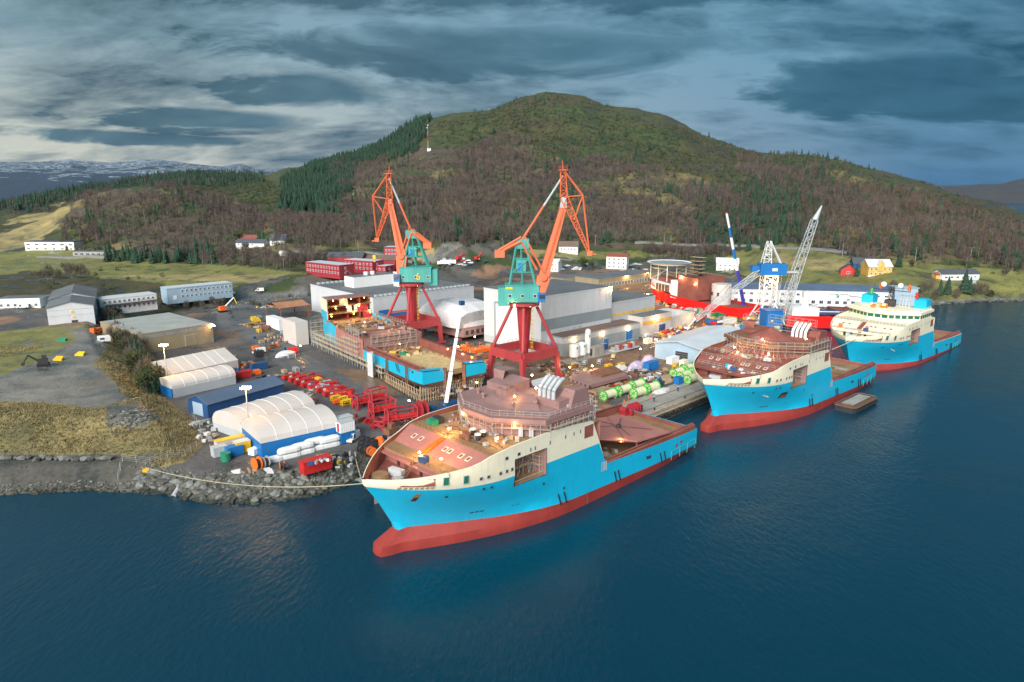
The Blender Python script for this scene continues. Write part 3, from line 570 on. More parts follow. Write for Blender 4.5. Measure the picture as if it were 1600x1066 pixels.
# ---------------------------------------------------------------- quay
def build_quay():
    ins = [ship_pt(SHIP_A, 12, 27), ship_pt(SHIP_A, 90, 27), tuple(np.array(QA)+qn*13+qd*(-4)), tuple(np.array(QEND)+qn*13-qd*9), tuple(np.array(Q_IN)-qd*9)]
    q = MB(); n = len(QUAY)
    for k in range(n-1):
        a, b, c, d = QUAY[k], QUAY[k+1], ins[k+1], ins[k]
        q.face([(*a, 3.5), (*b, 3.5), (*c, 3.5), (*d, 3.5)]); q.face([(*a, -6), (*b, -6), (*b, 3.5), (*a, 3.5)]); q.face([(*d, 3.5), (*c, 3.5), (*c, 3), (*d, 3)])
    a, d = QUAY[-1], ins[-1]; q.face([(*a, -6), (*d, -6), (*d, 3.5), (*a, 3.5)])
    o = struct(q.obj('quay', M['conc']))
    L_ = float(np.linalg.norm(np.array(QEND)-np.array(QA)))
    def P_(s, t, z): v = np.array(QA)+qd*s+qn*t; return (v[0], v[1], z)
    for t, w, m, h in ((.55, .5, M['plank'], .3), (3.2, .18, M['rust'], .08), (9.0, .18, M['rust'], .08)):
        for k in range(8):
            b = MB(); b.bar(P_(L_*k/8+.1, t, 3.5+h/2), P_(L_*(k+1)/8-.1, t, 3.5+h/2), max(w, .16), 0); b.obj('kerb_beam' if t < 1 else 'crane_rail', m, o)
    b = MB(); b.bar(P_(-.0, -.3, 2.75), P_(L_, -.3, 2.75), .45, 0); b.obj('rubbing_beam', M['plank'], o)
    ty = MB()
    for i in range(14):
        a0, a1 = 2*PI*i/14, 2*PI*(i+1)/14
        for j in range(5):
            b0, b1 = 2*PI*j/5, 2*PI*(j+1)/5
            pt = lambda a, b: ((.62+.24*math.cos(b))*math.cos(a), .24*math.sin(b), (.62+.24*math.cos(b))*math.sin(a))
            ty.face([pt(a0, b0), pt(a0, b1), pt(a1, b1), pt(a1, b0)])
    t0 = None; k = 0; s = .6
    while s < L_-1:
        p = P_(s, -.78, 1.75+rnd.uniform(-.2, .15))
        if t0 is None:
            t0 = tag(ty.obj('tyre_fender', M['black'], None, p, QANG), 'black tyre fender hanging in the row on the quay wall', 'tyre', 'tyre fenders along the quay wall')
        else: dup(t0, p, QANG)
        s += 1.72
    # bollards
    bl = MB(); bl.cyl((0, 0, 0), (0, 0, .5), .22, .2, 8); bl.cyl((0, 0, .5), (0, 0, .68), .36, .3, 8)
    b0 = None
    for s in range(6, int(L_), 17):
        if b0 is None: b0 = tag(bl.obj('bollard', M['dark'], None, P_(s, 1.7, 3.5)), 'black iron mooring bollard near the quay edge', 'bollard', 'bollards along the quay edge')
        else: dup(b0, P_(s, 1.7, 3.5))
build_quay()
# ---------------------------------------------------------------- anchor handlers
SW = 13.9
ipl = lambda x, xs, ys: float(np.interp(x, xs, ys))
def stem(h): return ipl(h, [-6, -2, 0, 1.2, 2., 2.9, 3.7, 4.2, 6, 8, 10.9, 13, 15.4, 17.2], [3.5, .8, 0, .05, .5, 2.0, 4.2, 5.0, 3.7, 2.7, 1.2, -.3, -1.9, -2.1])
def h_boot(s): return ipl(s, [0, 5, 20, 34, 45, 60, 80, 93], [4.0, 4.0, 3.6, 3.0, 2.7, 2.3, 1.8, 1.5])
def h_bc(s): return ipl(s, [-2, 4, 10, 20, 30, 50, 55], [14.7, 14.2, 13.8, 13.6, 13.6, 13.5, 13.5])
def h_top(s): return ipl(s, [-2, 2, 5, 10, 14, 15.5, 18, 21, 24, 34, 40, 48, 50.5, 52.3, 53.4, 93], [16.4, 16.5, 16.8, 17.5, 18.0, 18.3, 19.2, 19.7, 20.0, 20.3, 20.1, 19.4, 14.0, 9.5, 7.8, 6.3])
def h_keel(s): return ipl(s, [-3, 70, 78, 86, 93], [-4, -4, -2, -.1, .8])
def hb(s, h):
    x0 = stem(h); t = ipl(h, [0, 4, 8, 12, 14.4], [0, .03, .42, .84, 1.])
    Le = 42*(1-t)+26*t; p = 1.75*(1-t)+2.45*t
    f = max(0., min(1., (s-x0)/Le)); v = SW*(1-(1-f)**p)
    if h < 4.6:                                                # bulb
        c = max(0., 1-((s-5.5)/6.)**2) if s < 5.5 else max(0., 1-((s-5.5)/16.)**2)
        v = max(v if s > 4 else v*.4, 2.5*math.sqrt(c)*min(1., max(0., (4.9-h)/2.)))
    if s > 74: v *= 1-.05*((s-74)/19)**2
    if h < 1 and s > 60: v *= 1-.12*((s-60)/33)*(1-h if h > 0 else 1)
    return v
WIN = (24.2, 33.2, 11.2, 17.0)
def weld(me, ang):
    import bmesh
    b = bmesh.new(); b.from_mesh(me); bmesh.ops.remove_doubles(b, verts=b.verts, dist=.004); b.to_mesh(me); b.free(); me.set_sharp_from_angle(angle=ang)
DK = 19.0
def build_hull(root, paint, holes=True, stern_from=None):
    us = [0, .012, .03, .055, .085, .12, .16, .21, .27, .33, .4, .47, .54, .61, .68, .76, .84, .92, 1.]
    aft = [24.2, 27, 30, 33.2, 37, 42, 48, 50.5, 52.3, 53.4, 58, 64, 70, 75, 80, 85, 89, 93]
    stn = [-2.2+24.2*u for u in us]+aft
    def rows(s):
        bc = h_bc(s); tp = h_top(s); f = ipl(s, [-2, 22], [0, 1]) ; hi = tp if s < 40 else 20.4
        r9 = (bc+(tp-bc)*.4)*(1-f)+17.0*f
        r = [-4, -1.2, .6, 2., h_boot(s), 5.6, 8.2, 11.2, bc, r9, (r9+hi)/2, hi]
        k = h_keel(s); tp = h_top(s); return [max(k+.02*i, min(h, tp)) if i < 4 else min(h, tp) for i, h in enumerate(r)]
    mats = [M['boot'], paint, M['cream']]
    def pt(i, j, sg):
        s0 = stn[i]; h = rows(s0)[j]
        s = stem(h)+(22-stem(h))*us[i] if i < len(us) else s0
        w = hb(s, h)
        if i == 0: w = 0 if j < 4 or j > 30 else .0
        return (s, sg*w, h)
    q = MB(); NR = 12
    for sg in (-1, 1):
        for i in range(len(stn)-1):
            for j in range(NR-1):
                a, b, c, d = pt(i, j, sg), pt(i+1, j, sg), pt(i+1, j+1, sg), pt(i, j+1, sg)
                if abs(a[2]-d[2])+abs(b[2]-c[2]) < .02: continue
                if holes and stn[i] >= 24.1 and stn[i+1] <= 33.3 and j in (7, 8): continue
                q.face([a, b, c, d] if sg < 0 else [d, c, b, a], 0 if j < 4 else (1 if j < 8 else 2))
    # transom
    i = len(stn)-1
    for j in range(NR-1):
        a, b, c, d = pt(i, j, -1), pt(i, j, 1), pt(i, j+1, 1), pt(i, j+1, -1)
        if abs(a[2]-d[2]) > .02: q.face([a, b, c, d], 0 if j < 4 else 1)
    for i in range(len(stn)-1):
        if stn[i] > 55: q.face([pt(i, 0, -1), pt(i, 0, 1), pt(i+1, 0, 1), pt(i+1, 0, -1)], 0)
    hull = q.obj('hull', mats, root, smooth=True); weld(hull.data, .55)
    # bulwark: an inner skin and a capping rail
    q = MB()
    for sg in (-1, 1):
        for i in range(1, len(stn)-1):
            s0, s1 = stn[i], stn[i+1]; z0, z1 = h_top(s0), h_top(s1); w0, w1 = hb(s0, z0)-.28, hb(s1, z1)-.28
            if s0 < 53: f0, f1 = (14.2 if s0 < 10 else z0-1.4), (14.2 if s1 < 10 else z1-1.4)
            else: f0 = f1 = 5.0
            if w0 < .1: continue
            g0, g1 = max(.05, hb(s0, f0)-.28), max(.05, hb(s1, f1)-.28)
            A, B, C, D = (s0, sg*g0, f0), (s1, sg*g1, f1), (s1, sg*w1, z1), (s0, sg*w0, z0)
            q.face([D, C, B, A] if sg < 0 else [A, B, C, D], 0)
            E, F = (s0, sg*(w0+.28), z0), (s1, sg*(w1+.28), z1)
            q.face([E, F, C, D] if sg < 0 else [D, C, F, E], 1 if s0 < 50 else 0)
    return hull, q
def ring_rail(q, pts, z, h=1.1, m=0, step=1.6, closed=False, r=.035):
    """handrail with posts along a line of points"""
    n = len(pts)
    for k in range(n if closed else n-1):
        a, b = np.array(pts[k], float), np.array(pts[(k+1) % n], float); l = np.linalg.norm(b-a)
        za = z if np.isscalar(z) else z[k]; zb = z if np.isscalar(z) else z[(k+1) % n]
        for f in (.5, 1.): q.bar((*a, za+h*f), (*b, zb+h*f), r*1.5, m)
        for i in range(max(1, int(l/step))+1):
            p = a+(b-a)*i/max(1, int(l/step)); zz = za+(zb-za)*i/max(1, int(l/step)); q.bar((*p, zz), (*p, zz+h), r*1.6, m)
def scaffold(q, p0, p1, z0, levels, dep=1.2, bay=2.2, lv=2., m=0, mp=1, r=.05, nrm=None):
    """tube scaffold with plank lifts along the line p0-p1"""
    p0, p1 = np.array(p0, float), np.array(p1, float); d = p1-p0; l = np.linalg.norm(d); d /= l
    n = np.array((d[1], -d[0])) if nrm is None else np.array(nrm); nb = max(1, round(l/bay))
    for i in range(nb+1):
        for t in (0, dep):
            p = p0+d*l*i/nb+n*t; q.bar((*p, z0), (*p, z0+levels*lv+1), r*1.4, m)
    for k in range(1, levels+1):
        z = z0+k*lv
        for t in (0, dep):
            for zz in (z, z+1.): q.bar((*(p0+n*t), zz), (*(p1+n*t), zz), r, m)
        a = p0+n*.15; b = p1+n*.15; c = p1+n*(dep-.15); e = p0+n*(dep-.15)
        q.prism([tuple(a), tuple(b), tuple(c), tuple(e)], z, z+.08, mp)
    for i in range(0, nb, 2):
        a = p0+d*l*i/nb+n*dep; b = p0+d*l*(i+1)/nb+n*dep; q.bar((*a, z0), (*b, z0+levels*lv), r, m)
def side_pt(s, h, off=.03): return (s, -(hb(s, h)+off), h)
def side_panel(q, s0, s1, h0, h1, m=0, off=.04, n=2):
    for k in range(n):
        a, b = s0+(s1-s0)*k/n, s0+(s1-s0)*(k+1)/n
        q.face([side_pt(a, h0, off), side_pt(b, h0, off), side_pt(b, h1, off), side_pt(a, h1, off)], m)
def hull_details(root, marks=True):
    """openings, marks and fenders on the visible port side"""
    # recess behind the big square opening
    for sg in (-1, 1):
        q = MB(); a, b, c, d = WIN; D = 5.5; w = SW-.02
        if sg < 0:
            ac, bc_, ad, bd = [hb(s_, h_)-.02 for s_, h_ in ((a, c), (b, c), (a, d), (b, d))]; q.face([(a, -ac, c), (b, -bc_, c), (b, -w+D, c), (a, -w+D, c)], 1); q.face([(a, -ad, d), (a, -w+D, d), (b, -w+D, d), (b, -bd, d)], 0)
            q.face([(a, -ac, c), (a, -w+D, c), (a, -w+D, d), (a, -ad, d)], 0); q.face([(b, -bc_, c), (b, -bd, d), (b, -w+D, d), (b, -w+D, c)], 0); q.face([(a, -w+D, c), (b, -w+D, c), (b, -w+D, d), (a, -w+D, d)], 0)
            for k in range(3): q.box(a+2+2.5*k, -w+D-.6, c, .25, .4, d-c, 0, 0)
            o = q.obj('boat_recess', [M['mauve'], M['deck']], root)
            f = MB()
            for p0, p1 in (((a, c), (b, c)), ((b, c), (b, d)), ((b, d), (a, d)), ((a, d), (a, c))): f.bar((p0[0], -hb(*p0)-.05, p0[1]), (p1[0], -hb(*p1)-.05, p1[1]), .11)
            f.obj('opening_frame', M['dark'], root)
            g = MB(); scaffold(g, (a+.4, -w+D-1.4), (b-.4, -w+D-1.4), c, 2, dep=1., bay=1.8, lv=1.9, nrm=(0, -1)); scaffold(g, (b-.3, -w+D-1), (b-.3, -w+.9), c, 2, dep=.8, bay=1.8, lv=1.9, nrm=(-1, 0)); g.bar((a+.3, -w+.3, c+.9), (b-.3, -w+.3, c+.9), .08); g.obj('recess_scaffold', [M['steel'], M['wood']], root)
    f = MB()
    def port(s, h, w, hh, m, name='porthole'):
        q = MB(); p = side_pt(s, h, .0); p2 = side_pt(s+w, h, .0)
        q.face([side_pt(s, h, .05), side_pt(s+w, h, .05), side_pt(s+w, h+hh, .05), side_pt(s, h+hh, .05)], 1)
        e = .13
        q.face([side_pt(s+e, h+e, .09), side_pt(s+w-e, h+e, .09), side_pt(s+w-e, h+hh-e, .09), side_pt(s+e, h+hh-e, .09)], 0)
        q.obj(name, [M[m], M['lgrey']], root)
    for s in (9.0, 12.5): port(s, 14.9 if s < 10 else 14.7, 1.1, 1.8, 'gglass', 'mooring_port')
    for s in (15.6, 17.2, 20.0, 21.6, 23.0): port(s, 14.8, .75, .8, 'dark')
    for s in (21.5, 24.8): port(s, 17.5, .9, .8, 'dark')
    for s in (28.3, 29.6, 34.0, 38.8, 41.5, 43.6): port(s, 17.5, .45, .9, 'dark')
    port(44.5, 17.0+.9, .01, .01, 'dark') if False else None
    q = MB(); side_panel(q, 45.2, 48.2, 15.9, 18.7, 0, .05); q.obj('wing_opening', M['oxide'], root)
    q = MB(); side_panel(q, 2.8, 7.8, 15.0, 15.25, 0, .05, 3)
    q.face([side_pt(2.8, 15.2, .05), side_pt(7.8, 15.2, .05), side_pt(7.8, 16.6, .05), side_pt(6.6, 16.5, .05)], 0); q.obj('bulwark_opening', M['oxide'], root)
    for k in range(7):                                        # pale name plates under the bulwark opening
        q = MB(); s = 2.6+k*.78; q.face([side_pt(s, 14.35, .06), side_pt(s+.5, 14.35, .06), side_pt(s+.5, 14.85, .06), side_pt(s, 14.85, .06)]); q.obj('name_letter', M['plank'], root)
    if marks: q = MB(); side_panel(q, 5.6, 6.5, 10.8, 13.0, 0, .06, 1); side_panel(q, 5.7, 6.4, 10.9, 12.0, 1, .12, 1); q.obj('anchor_pocket', [M['deck'], M['dark']], root)
    for s, h, n in ((17.5, 5.2, 3), (26.0, 5.0, 2)):
        for k in range(n):
            q = MB(); side_panel(q, s+k*1.0, s+k*1.0+.75, h, h+.6, 0, .05, 1); q.obj('sea_chest_grille', M['dark'], root)
    for s, h in ((17.8, 4.0), (21.0, 4.0)): q = MB(); side_panel(q, s, s+.22, h, h+.7, 0, .05, 1); q.obj('thruster_mark', M['dark'], root)
    for s, h in ((17.0, 12.2), (18.6, 12.2), (10.6, 11.4), (32.3, 9.0), (38.7, 6.0)):
        q = MB(); side_panel(q, s, s+.5, h, h+.55, 0, .05, 1); q.obj('discharge_port', M['dark'], root)
    for s in (37.5, 39.3, 56.8, 58.2, 75.3, 77.0):
        q = MB(); hh = h_boot(s)
        q.cyl((s-.55, -SW-.15, hh+2.6), (s+.35, -SW-.15, hh-.1), .16, .16, 6); q.obj('rubbing_fender', M['black'], root)
    for k in range(3):
        q = MB(); side_panel(q, 51.4+.75*k, 51.9+.75*k, 6.3, 8.6, 0, .05, 1); q.obj('draught_plate', M['lgrey' if k else 'pblue'], root)
    q = MB(); side_panel(q, 46.6, 46.85, -1, 3.0, 0, .05, 1); q.obj('hull_mark', M['mauve'], root)
    for s, h in ((69., 5.3), (70., 5.2), (82., 5.0), (84.2, 5.4)):
        q = MB(); side_panel(q, s, s+.9, h-1.0, h-.2, 0, .05, 1); q.obj('scupper', M['dark' if s < 80 else 'dred'], root)
    q = MB()
    for a, b in (((80, 3.4), (92.5, 3.6)), ((80, 1.1), (80, 3.4)), ((84, 1.0), (84, 3.4)), ((88, .9), (88, 3.4)), ((92.5, .8), (92.5, 3.5))):
        q.bar((a[0], -(hb(a[0], a[1])+.08), a[1]), (b[0], -(hb(b[0], b[1])+.08), b[1]), .16)
    q.obj('stern_rub_rail', M['teal'], root)
def decks(root, floor, deckm, wallm, walk):
    """weather decks, the sloped front of the deckhouse and the open cargo deck aft"""
    def outline(s0, s1, off, z, n=8):
        ss = [s0+(s1-s0)*k/n for k in range(n+1)]
        return [(s, -(max(.05, hb(s, z)-off))) for s in ss]+[(s, max(.05, hb(s, z)-off)) for s in ss[::-1]]
    q = MB(); q.prism(outline(-.9, 9.8, .3, 14.0), 13.9, 14.2, 0); q.obj('mooring_deck', floor, root)
    q = MB(); q.prism(outline(9.6, 13.2, .3, 16.8, 3), 16.6, 16.9, 0); q.obj('forward_walkway', walk, root)
    q = MB(); w = hb(9.8, 15)-.35; v = hb(9.8, 14.0)-.35; q.face([(9.8, -v, 14.2), (9.8, v, 14.2), (9.6, w, 16.6), (9.6, -w, 16.6)][::-1])
    o = q.obj('mooring_bulkhead', wallm, root)
    for t in (-5.5, -2.5, 2.6, 5.2):
        d = MB(); d.box(9.66, t, 14.3, .12, .9, 1.7); d.obj('door', M['dark' if t in (-2.5, 5.2) else 'rust'], o)
    q = MB()                                                   # roof edge strip
    q.prism([(8.3, -w+.8), (9.6, -w), (9.6, w), (8.3, w-.8)], 16.2, 16.4, 0); q.obj('spray_screen', wallm, root)
    w0, w1 = hb(13, 17)-.35, hb(19.5, 19.8)-.35
    q = MB(); A, B, C, D = (13.2, -w0, 16.9), (13.2, w0, 16.9), (18.6, w1, 19.0), (18.6, -w1, 19.0)
    q.face([A, D, C, B]); q.face([A, (18.6, -w1, 16.6), D]); q.face([B, C, (18.6, w1, 16.6)])
    o = q.obj('sloped_front', wallm, root)
    sl = lambda f, t, off: (13.2+5.4*f-.52*off, t, 16.9+2.1*f+.85*off)
    for t in (-9.8, -7.6, -4.2, -2.6, 5.6, 8.0):
        q = MB(); q.face([sl(.42, t, .05), sl(.66, t, .05), sl(.66, t+1.1, .05), sl(.42, t+1.1, .05)][::-1]); e = .2
        q.face([sl(.46, t+e, .09), sl(.62, t+e, .09), sl(.62, t+1.1-e, .09), sl(.46, t+1.1-e, .09)][::-1], 1); q.obj('window', [M['cream'], M['oxide']], o)
    q = MB()
    for k in range(13): f = k/13; q.box(13.2+5.4*f, 1.3, 16.8+2.1*f, .42, 1.5, .34, 0, 0)
    q.bar((13.2, .5, 17.5), (18.6, .5, 20.0), .07); q.bar((13.2, 2.1, 17.5), (18.6, 2.1, 20.0), .07); q.obj('stairway', M['orng'] if walk is M['deck'] else M['oxide'], o)
    q = MB(); q.prism(outline(18.6, 51, .3, 20, 8), 18.6, 19.0, 0); q.obj('top_deck', deckm, root)
    q = MB(); ring_rail(q, [(13.0-3.2, -w0+.6), (13.0-3.2, w0-.6)], 16.6, 1.0, r=.04); ring_rail(q, [(18.9, -w1+.2), (18.9, w1-.2)], 19.0, 1.0, r=.04, step=1.2); q.obj('deck_railing', M['rust'], root)
    q = MB(); q.face([(51, -SW+.3, 5.1), (51, SW-.3, 5.1), (50.9, SW-.3, 18.6), (50.9, -SW+.3, 18.6)]); q.obj('aft_bulkhead', wallm, root)
    q = MB(); q.prism([(51, -SW+.3), (93, -SW+.95), (93, SW-.95), (51, SW-.3)], 4.9, 5.15); q.obj('cargo_deck', M['deck'], root)
    q = MB(); q.box(92.55, 0, 5.1, .25, 2*SW-2.6, 1.2); q.obj('stern_bulwark', M['oxide'], root)
    for sg in (-1, 1):
        q = MB(); q.prism([(53.5, sg*(SW-.35)), (92.5, sg*(SW-1.0)), (92.5, sg*(SW-2.4)), (53.5, sg*(SW-1.9))], 5.15, 7.2); q.obj('cargo_rail', M['oxide'], root)
        q = MB(); q.bar((53.5, sg*(SW-.9), 7.5), (92.8, sg*(SW-1.6), 7.1), .5); q.bar((53.5, sg*(SW-1.5), 7.9), (92.8, sg*(SW-2.1), 7.4), .35); q.obj('rail_pipe', M['oxide'], root)
def foredeck_gear(root, m1, m2):
    q = MB(); q.cyl((3.4, 2.4, 14.2), (3.4, 2.4, 15.2), 1.9, 1.6, 12); q.obj('chain_locker_cover', M['deck'], root)
    q = MB(); q.box(4.5, -2.0, 14.2, 2.4, 1.5, 1.0, .4); q.cyl((3.6, -3, 14.8), (4.6, -.8, 14.8), .55, .55, 10); q.box(2.6, -1.6, 14.2, .8, 2.0, .7); q.obj('windlass', M['steel'], root)
    q = MB(); q.box(6.5, 1.2, 14.2, 1.2, 3.4, 1.5, .2); q.obj('switch_cabinet', M['lgrey'], root)
    q = MB()
    for t in (-.45, .45): q.bar((5.8, -1.6+t, 14.2), (9.4, -.6+t, 16.9), .14)
    for k in range(9): q.box(5.8+.41*k, -1.6+.11*k, 14.3+.3*k, .3, .9, .08)
    q.obj('companion_ladder', M['rust'], root)
    q = MB(); q.box(10.6, -2.2, 16.6, 1.3, 1.7, 1.6, .3); q.box(10.1, -2.2, 16.9, .3, 1.2, .9, .3, 1); q.obj('generator_cabinet', [M['navy'], M['steel']], root)
DK = 19.0
CH = [(27, -4), (27, 4), (33, 13.3), (47.5, 13.3), (47.5, -13.3), (34, -13.3)]     # chevron plan of the bridge
def bridge(root, z, h, wallm, roofm, glassm=None, over=1.0):
    cx, cy = 39, 0
    def grow(o): return [(p[0]+(-o if p[0] < 35 else o), p[1]+(o if p[1] > 0 else -o)*.5) for p in CH]
    q = MB(); q.prism(CH, z, z+h, 0); w = q.obj('bridge_wall', wallm, root)
    for k in (5, 0, 1, 2, 4):
        a, b = np.array(CH[k], float), np.array(CH[(k+1) % 6], float); l = np.linalg.norm(b-a); d = (b-a)/l; n = np.array((d[1], -d[0]))
        if np.dot(n, (a+b)/2-np.array((cx, cy))) < 0: n = -n
        m = int(l/2.1)
        for i in range(m):
            p0, p1 = a+d*(i*l/m+.25), a+d*((i+1)*l/m-.25); q = MB()
            q.face([(*(p0+n*.06), z+h*.42), (*(p1+n*.06), z+h*.42), (*(p1+n*.06), z+h*.86), (*(p0+n*.06), z+h*.86)])
            q.obj('window', glassm or M['plank'], w)
    q = MB(); q.prism(grow(over*.8), z+h, z+h+1.0, 0); q.prism(grow(over-1.4), z+h+1.0, z+h+1.4, 0); q.obj('bridge_roof', roofm, root)
def funnels(root, z, m, pm, t0=-7.5):
    for sg in (1, -1):
        t = t0*sg
        q = MB(); q.prism([(39.5, t-4*sg), (46.5, t-4.6*sg), (46.5, t+3.2*sg), (39.5, t+3.2*sg)], z, [z+4.2, z+4.8, z+4.8, z+4.2] if sg > 0 else [z+4.2, z+4.8, z+4.8, z+4.2])
        q.face([(46.5, t-4.6*sg, z+4.8), (46.5, t+3.2*sg, z+4.8), (49.2, t+3.0*sg, z+.5), (49.2, t-4.4*sg, z+.5)])
        q.face([(43, t-5.4*sg, z+6.3), (47, t-5.6*sg, z+6.3), (49, t-5*sg, z+.4), (42, t-4.6*sg, z+.4)]); q.face([(43, t-5.4*sg, z+6.3), (42, t-4.6*sg, z+.4), (42.3, t-1.5*sg, z+4.4), (43.4, t-2*sg, z+6.2)]); q.face([(43, t-5.4*sg, z+6.3), (43.4, t-2*sg, z+6.2), (47, t-2*sg, z+6.2), (47, t-5.6*sg, z+6.3)])
        f = q.obj('funnel_casing', m, root)
        d = MB(); d.box(42.3, t-4.25*sg, z+.6, 1.0, .3, 2.6); d.obj('door', M['lgrey'], f)
        if sg > 0:
            for k in range(4):
                e = MB(); s = 40.0; tt = t-1.9+k*1.35
                e.tube([(s, tt, z+4.2), (s, tt, z+6.0), (s+.5, tt, z+6.6), (s+2.2, tt, z+8.0), (s+3.0, tt, z+8.2)], .46, 10); e.obj('exhaust_pipe', pm, root)
def bowl_roof(root, z, m):
    """raised curved roof with a sloped front above the bridge"""
    q = MB(); n = 8
    for k in range(n):
        a0, a1 = -.9+1.8*k/n, -.9+1.8*(k+1)/n
        f = lambda a, r, zz: (43-r*math.cos(a), r*math.sin(a)*1.05, zz)
        q.face([f(a0, 11.5, z), f(a0, 8.2, z+.9), f(a1, 8.2, z+.9), f(a1, 11.5, z)]); q.face([f(a0, 8.2, z+.9), f(a0, 4.5, z+1.7), f(a1, 4.5, z+1.7), f(a1, 8.2, z+.9)])
        q.face([f(a0, 4.5, z+1.7), f(a0, 4.0, z), f(a1, 4.0, z), f(a1, 4.5, z+1.7)])
    q.obj('wheelhouse_top', m, root)
    q = MB(); q.prism([(36, 1.0), (36, 4.4), (39, 3.8), (39, 1.2)], z+1.0, z+2.3); q.prism([(36.6, 1.8), (36.6, 3.4), (38, 3.0), (38, 2.0)], z+2.3, z+3.1); q.obj('mast_foot', m, root)
LIGHTS = []
def lamp(root, p, name='work_light', power=60, col=(1, .52, .17), size=.28, world=True):
    q = MB(); r = size
    q.box(0, 0, -r, r*1.6, r*1.6, r*.5, 0, 1); n = 6
    for k in range(n):
        a, b = 2*PI*k/n, 2*PI*(k+1)/n
        q.face([(r*math.cos(a), r*math.sin(a), 0), (r*math.cos(b), r*math.sin(b), 0), (0, 0, r)]); q.face([(r*math.cos(b), r*math.sin(b), 0), (r*math.cos(a), r*math.sin(a), 0), (0, 0, -r)])
    o = q.obj(name, [M['lampw'], M['dark']], root, p)
    ld = bpy.data.lights.new(name, 'POINT'); ld.energy = power; ld.color = col; ld.shadow_soft_size = .3
    lo = bpy.data.objects.new(name+'_bulb', ld); COL.objects.link(lo); lo.parent = root; lo.location = (p[0], p[1], p[2]+.6)
    return o
def ship_root(name, pose, label, cat='ship', group='anchor handling ships of one class'):
    return thing(name, label, cat, (pose[0], pose[1], 0), pose[2], group)
# --- first ship, primer superstructure
A = ship_root('offshore_ship', SHIP_A, 'cyan ship in front with pink primer deckhouse and large pink hatch plate aft')
hull, q = build_hull(A, M['cyan']); q.obj('bulwark', [M['oxide'], M['cream']], A); hull_details(A)
decks(A, M['oxide'], M['deck'], M['primer'], M['deck']); foredeck_gear(A, 0, 0)
bridge(A, DK, 2.9, M['mauve'], M['mauve'], M['oxide']); bowl_roof(A, DK+4.2, M['mauve']); funnels(A, DK+1.8, M['mauve'], M['lgrey'])
q = MB()
for a, b in (((33.5, -14.6), (26, -5.2)), ((26, -5.2), (26, 4.6)), ((26, 4.6), (32.5, 14)), ((47.5, -14.6), (35, -14.6))):
    scaffold(q, a, b, 19.0, 1, dep=1.0, bay=1.9, lv=1.9, nrm=(0, 1) if a[1] == b[1] else None)
q.obj('bridge_scaffold', [M['steel'], M['plank']], A)
for a_, b_ in (((26.5, 4.5), (32.5, 13.5)), ((47.5, -13.5), (47.5, -6))): rq = MB(); ring_rail(rq, [a_, b_], 23.4, 1.1); rq.obj('roof_railing', M['steel'], A)
q = MB(); ring_rail(q, [(26.5, -4.5), (33.5, -14)], 23.4, 1.1); ring_rail(q, [(26.5, 4.5), (26.5, -4.5)], 23.4, 1.1); ring_rail(q, [(47, -14), (34, -14)], 23.4, 1.1); q.obj('roof_railing', M['steel'], A)
HZ = 9.2; hp = [(70.0, 4.6, 10.0), (80.5, 2.6, 9.2), (80.0, -14.4+1.2, 8.6), (66.3, -12.7, 9.4)]
q = MB(); q.face([(p[0], p[1], p[2]) for p in hp][::-1]); q.face([(p[0], p[1], p[2]-.35) for p in hp])
for k in range(4): a, b = hp[k], hp[(k+1) % 4]; q.face([a, b, (b[0], b[1], b[2]-.35), (a[0], a[1], a[2]-.35)])
hp2 = [(54, 9.5, 10.6), (70.0, 4.6, 10.0), (66.3, -12.7, 9.4), (55.5, -3.0, 10.4)]
q.face([(p[0], p[1], p[2]) for p in hp2][::-1]); q.face([(p[0], p[1], p[2]-.35) for p in hp2]); q.bar(hp2[3], hp2[2], .3)
hc = q.obj('hatch_plate', M['primer'], A)
q = MB(); cx = (70.5, -4.0, 10.1)
for p in hp+[(60, 3, 10.6)]: q.bar(cx, tuple(np.array(cx)*.35+np.array(p)*.65+np.array((0, 0, .1))), .1)
q.cyl((70.5, -4, 9.9), (70.5, -4, 10.6), .7, .5, 8); q.obj('lifting_rig', M['dark'], hc)
q = MB()
for s, t in ((56, -2), (56, 8), (68, -11.5), (80, -11.8), (79.5, 1.5), (69, 3.5)): q.bar((s, t, 5.1), (s, t, 9.0), .5)
q.obj('hatch_prop', M['oxide'], A)
q = MB(); q.box(57.5, -10.2, 5.15, 2.6, 1.5, .9, .5); q.bar((57.8, -10, 6.3), (55.2, -10.4, 9.8), .5); q.bar((55.2, -10.4, 9.8), (54.2, -8.4, 10.6), .35); q.box(54.2, -8.2, 10.2, .9, 1.1, 1., .5); q.cyl((56.6, -11.1, 5.5), (58.4, -11.1, 5.5), .45, .45, 8, 1); tag(q.obj('boom_lift', [M['orng'], M['dark']], None, (A.location.x, A.location.y, 0), SHIP_A[2]), 'red boom lift parked on the cargo deck of the front ship', 'boom lift')
q = MB()
q.cyl((90.8, 8.5, 6.4), (90.8, 10.4, 6.4), 1.1, 1.1, 12); q.box(90.8, 9.5, 5.15, 2, 2.6, .7); q.box(91.5, 7.4, 5.15, .9, .9, 1.6)
q.obj('stern_winch', M['dred'], A)
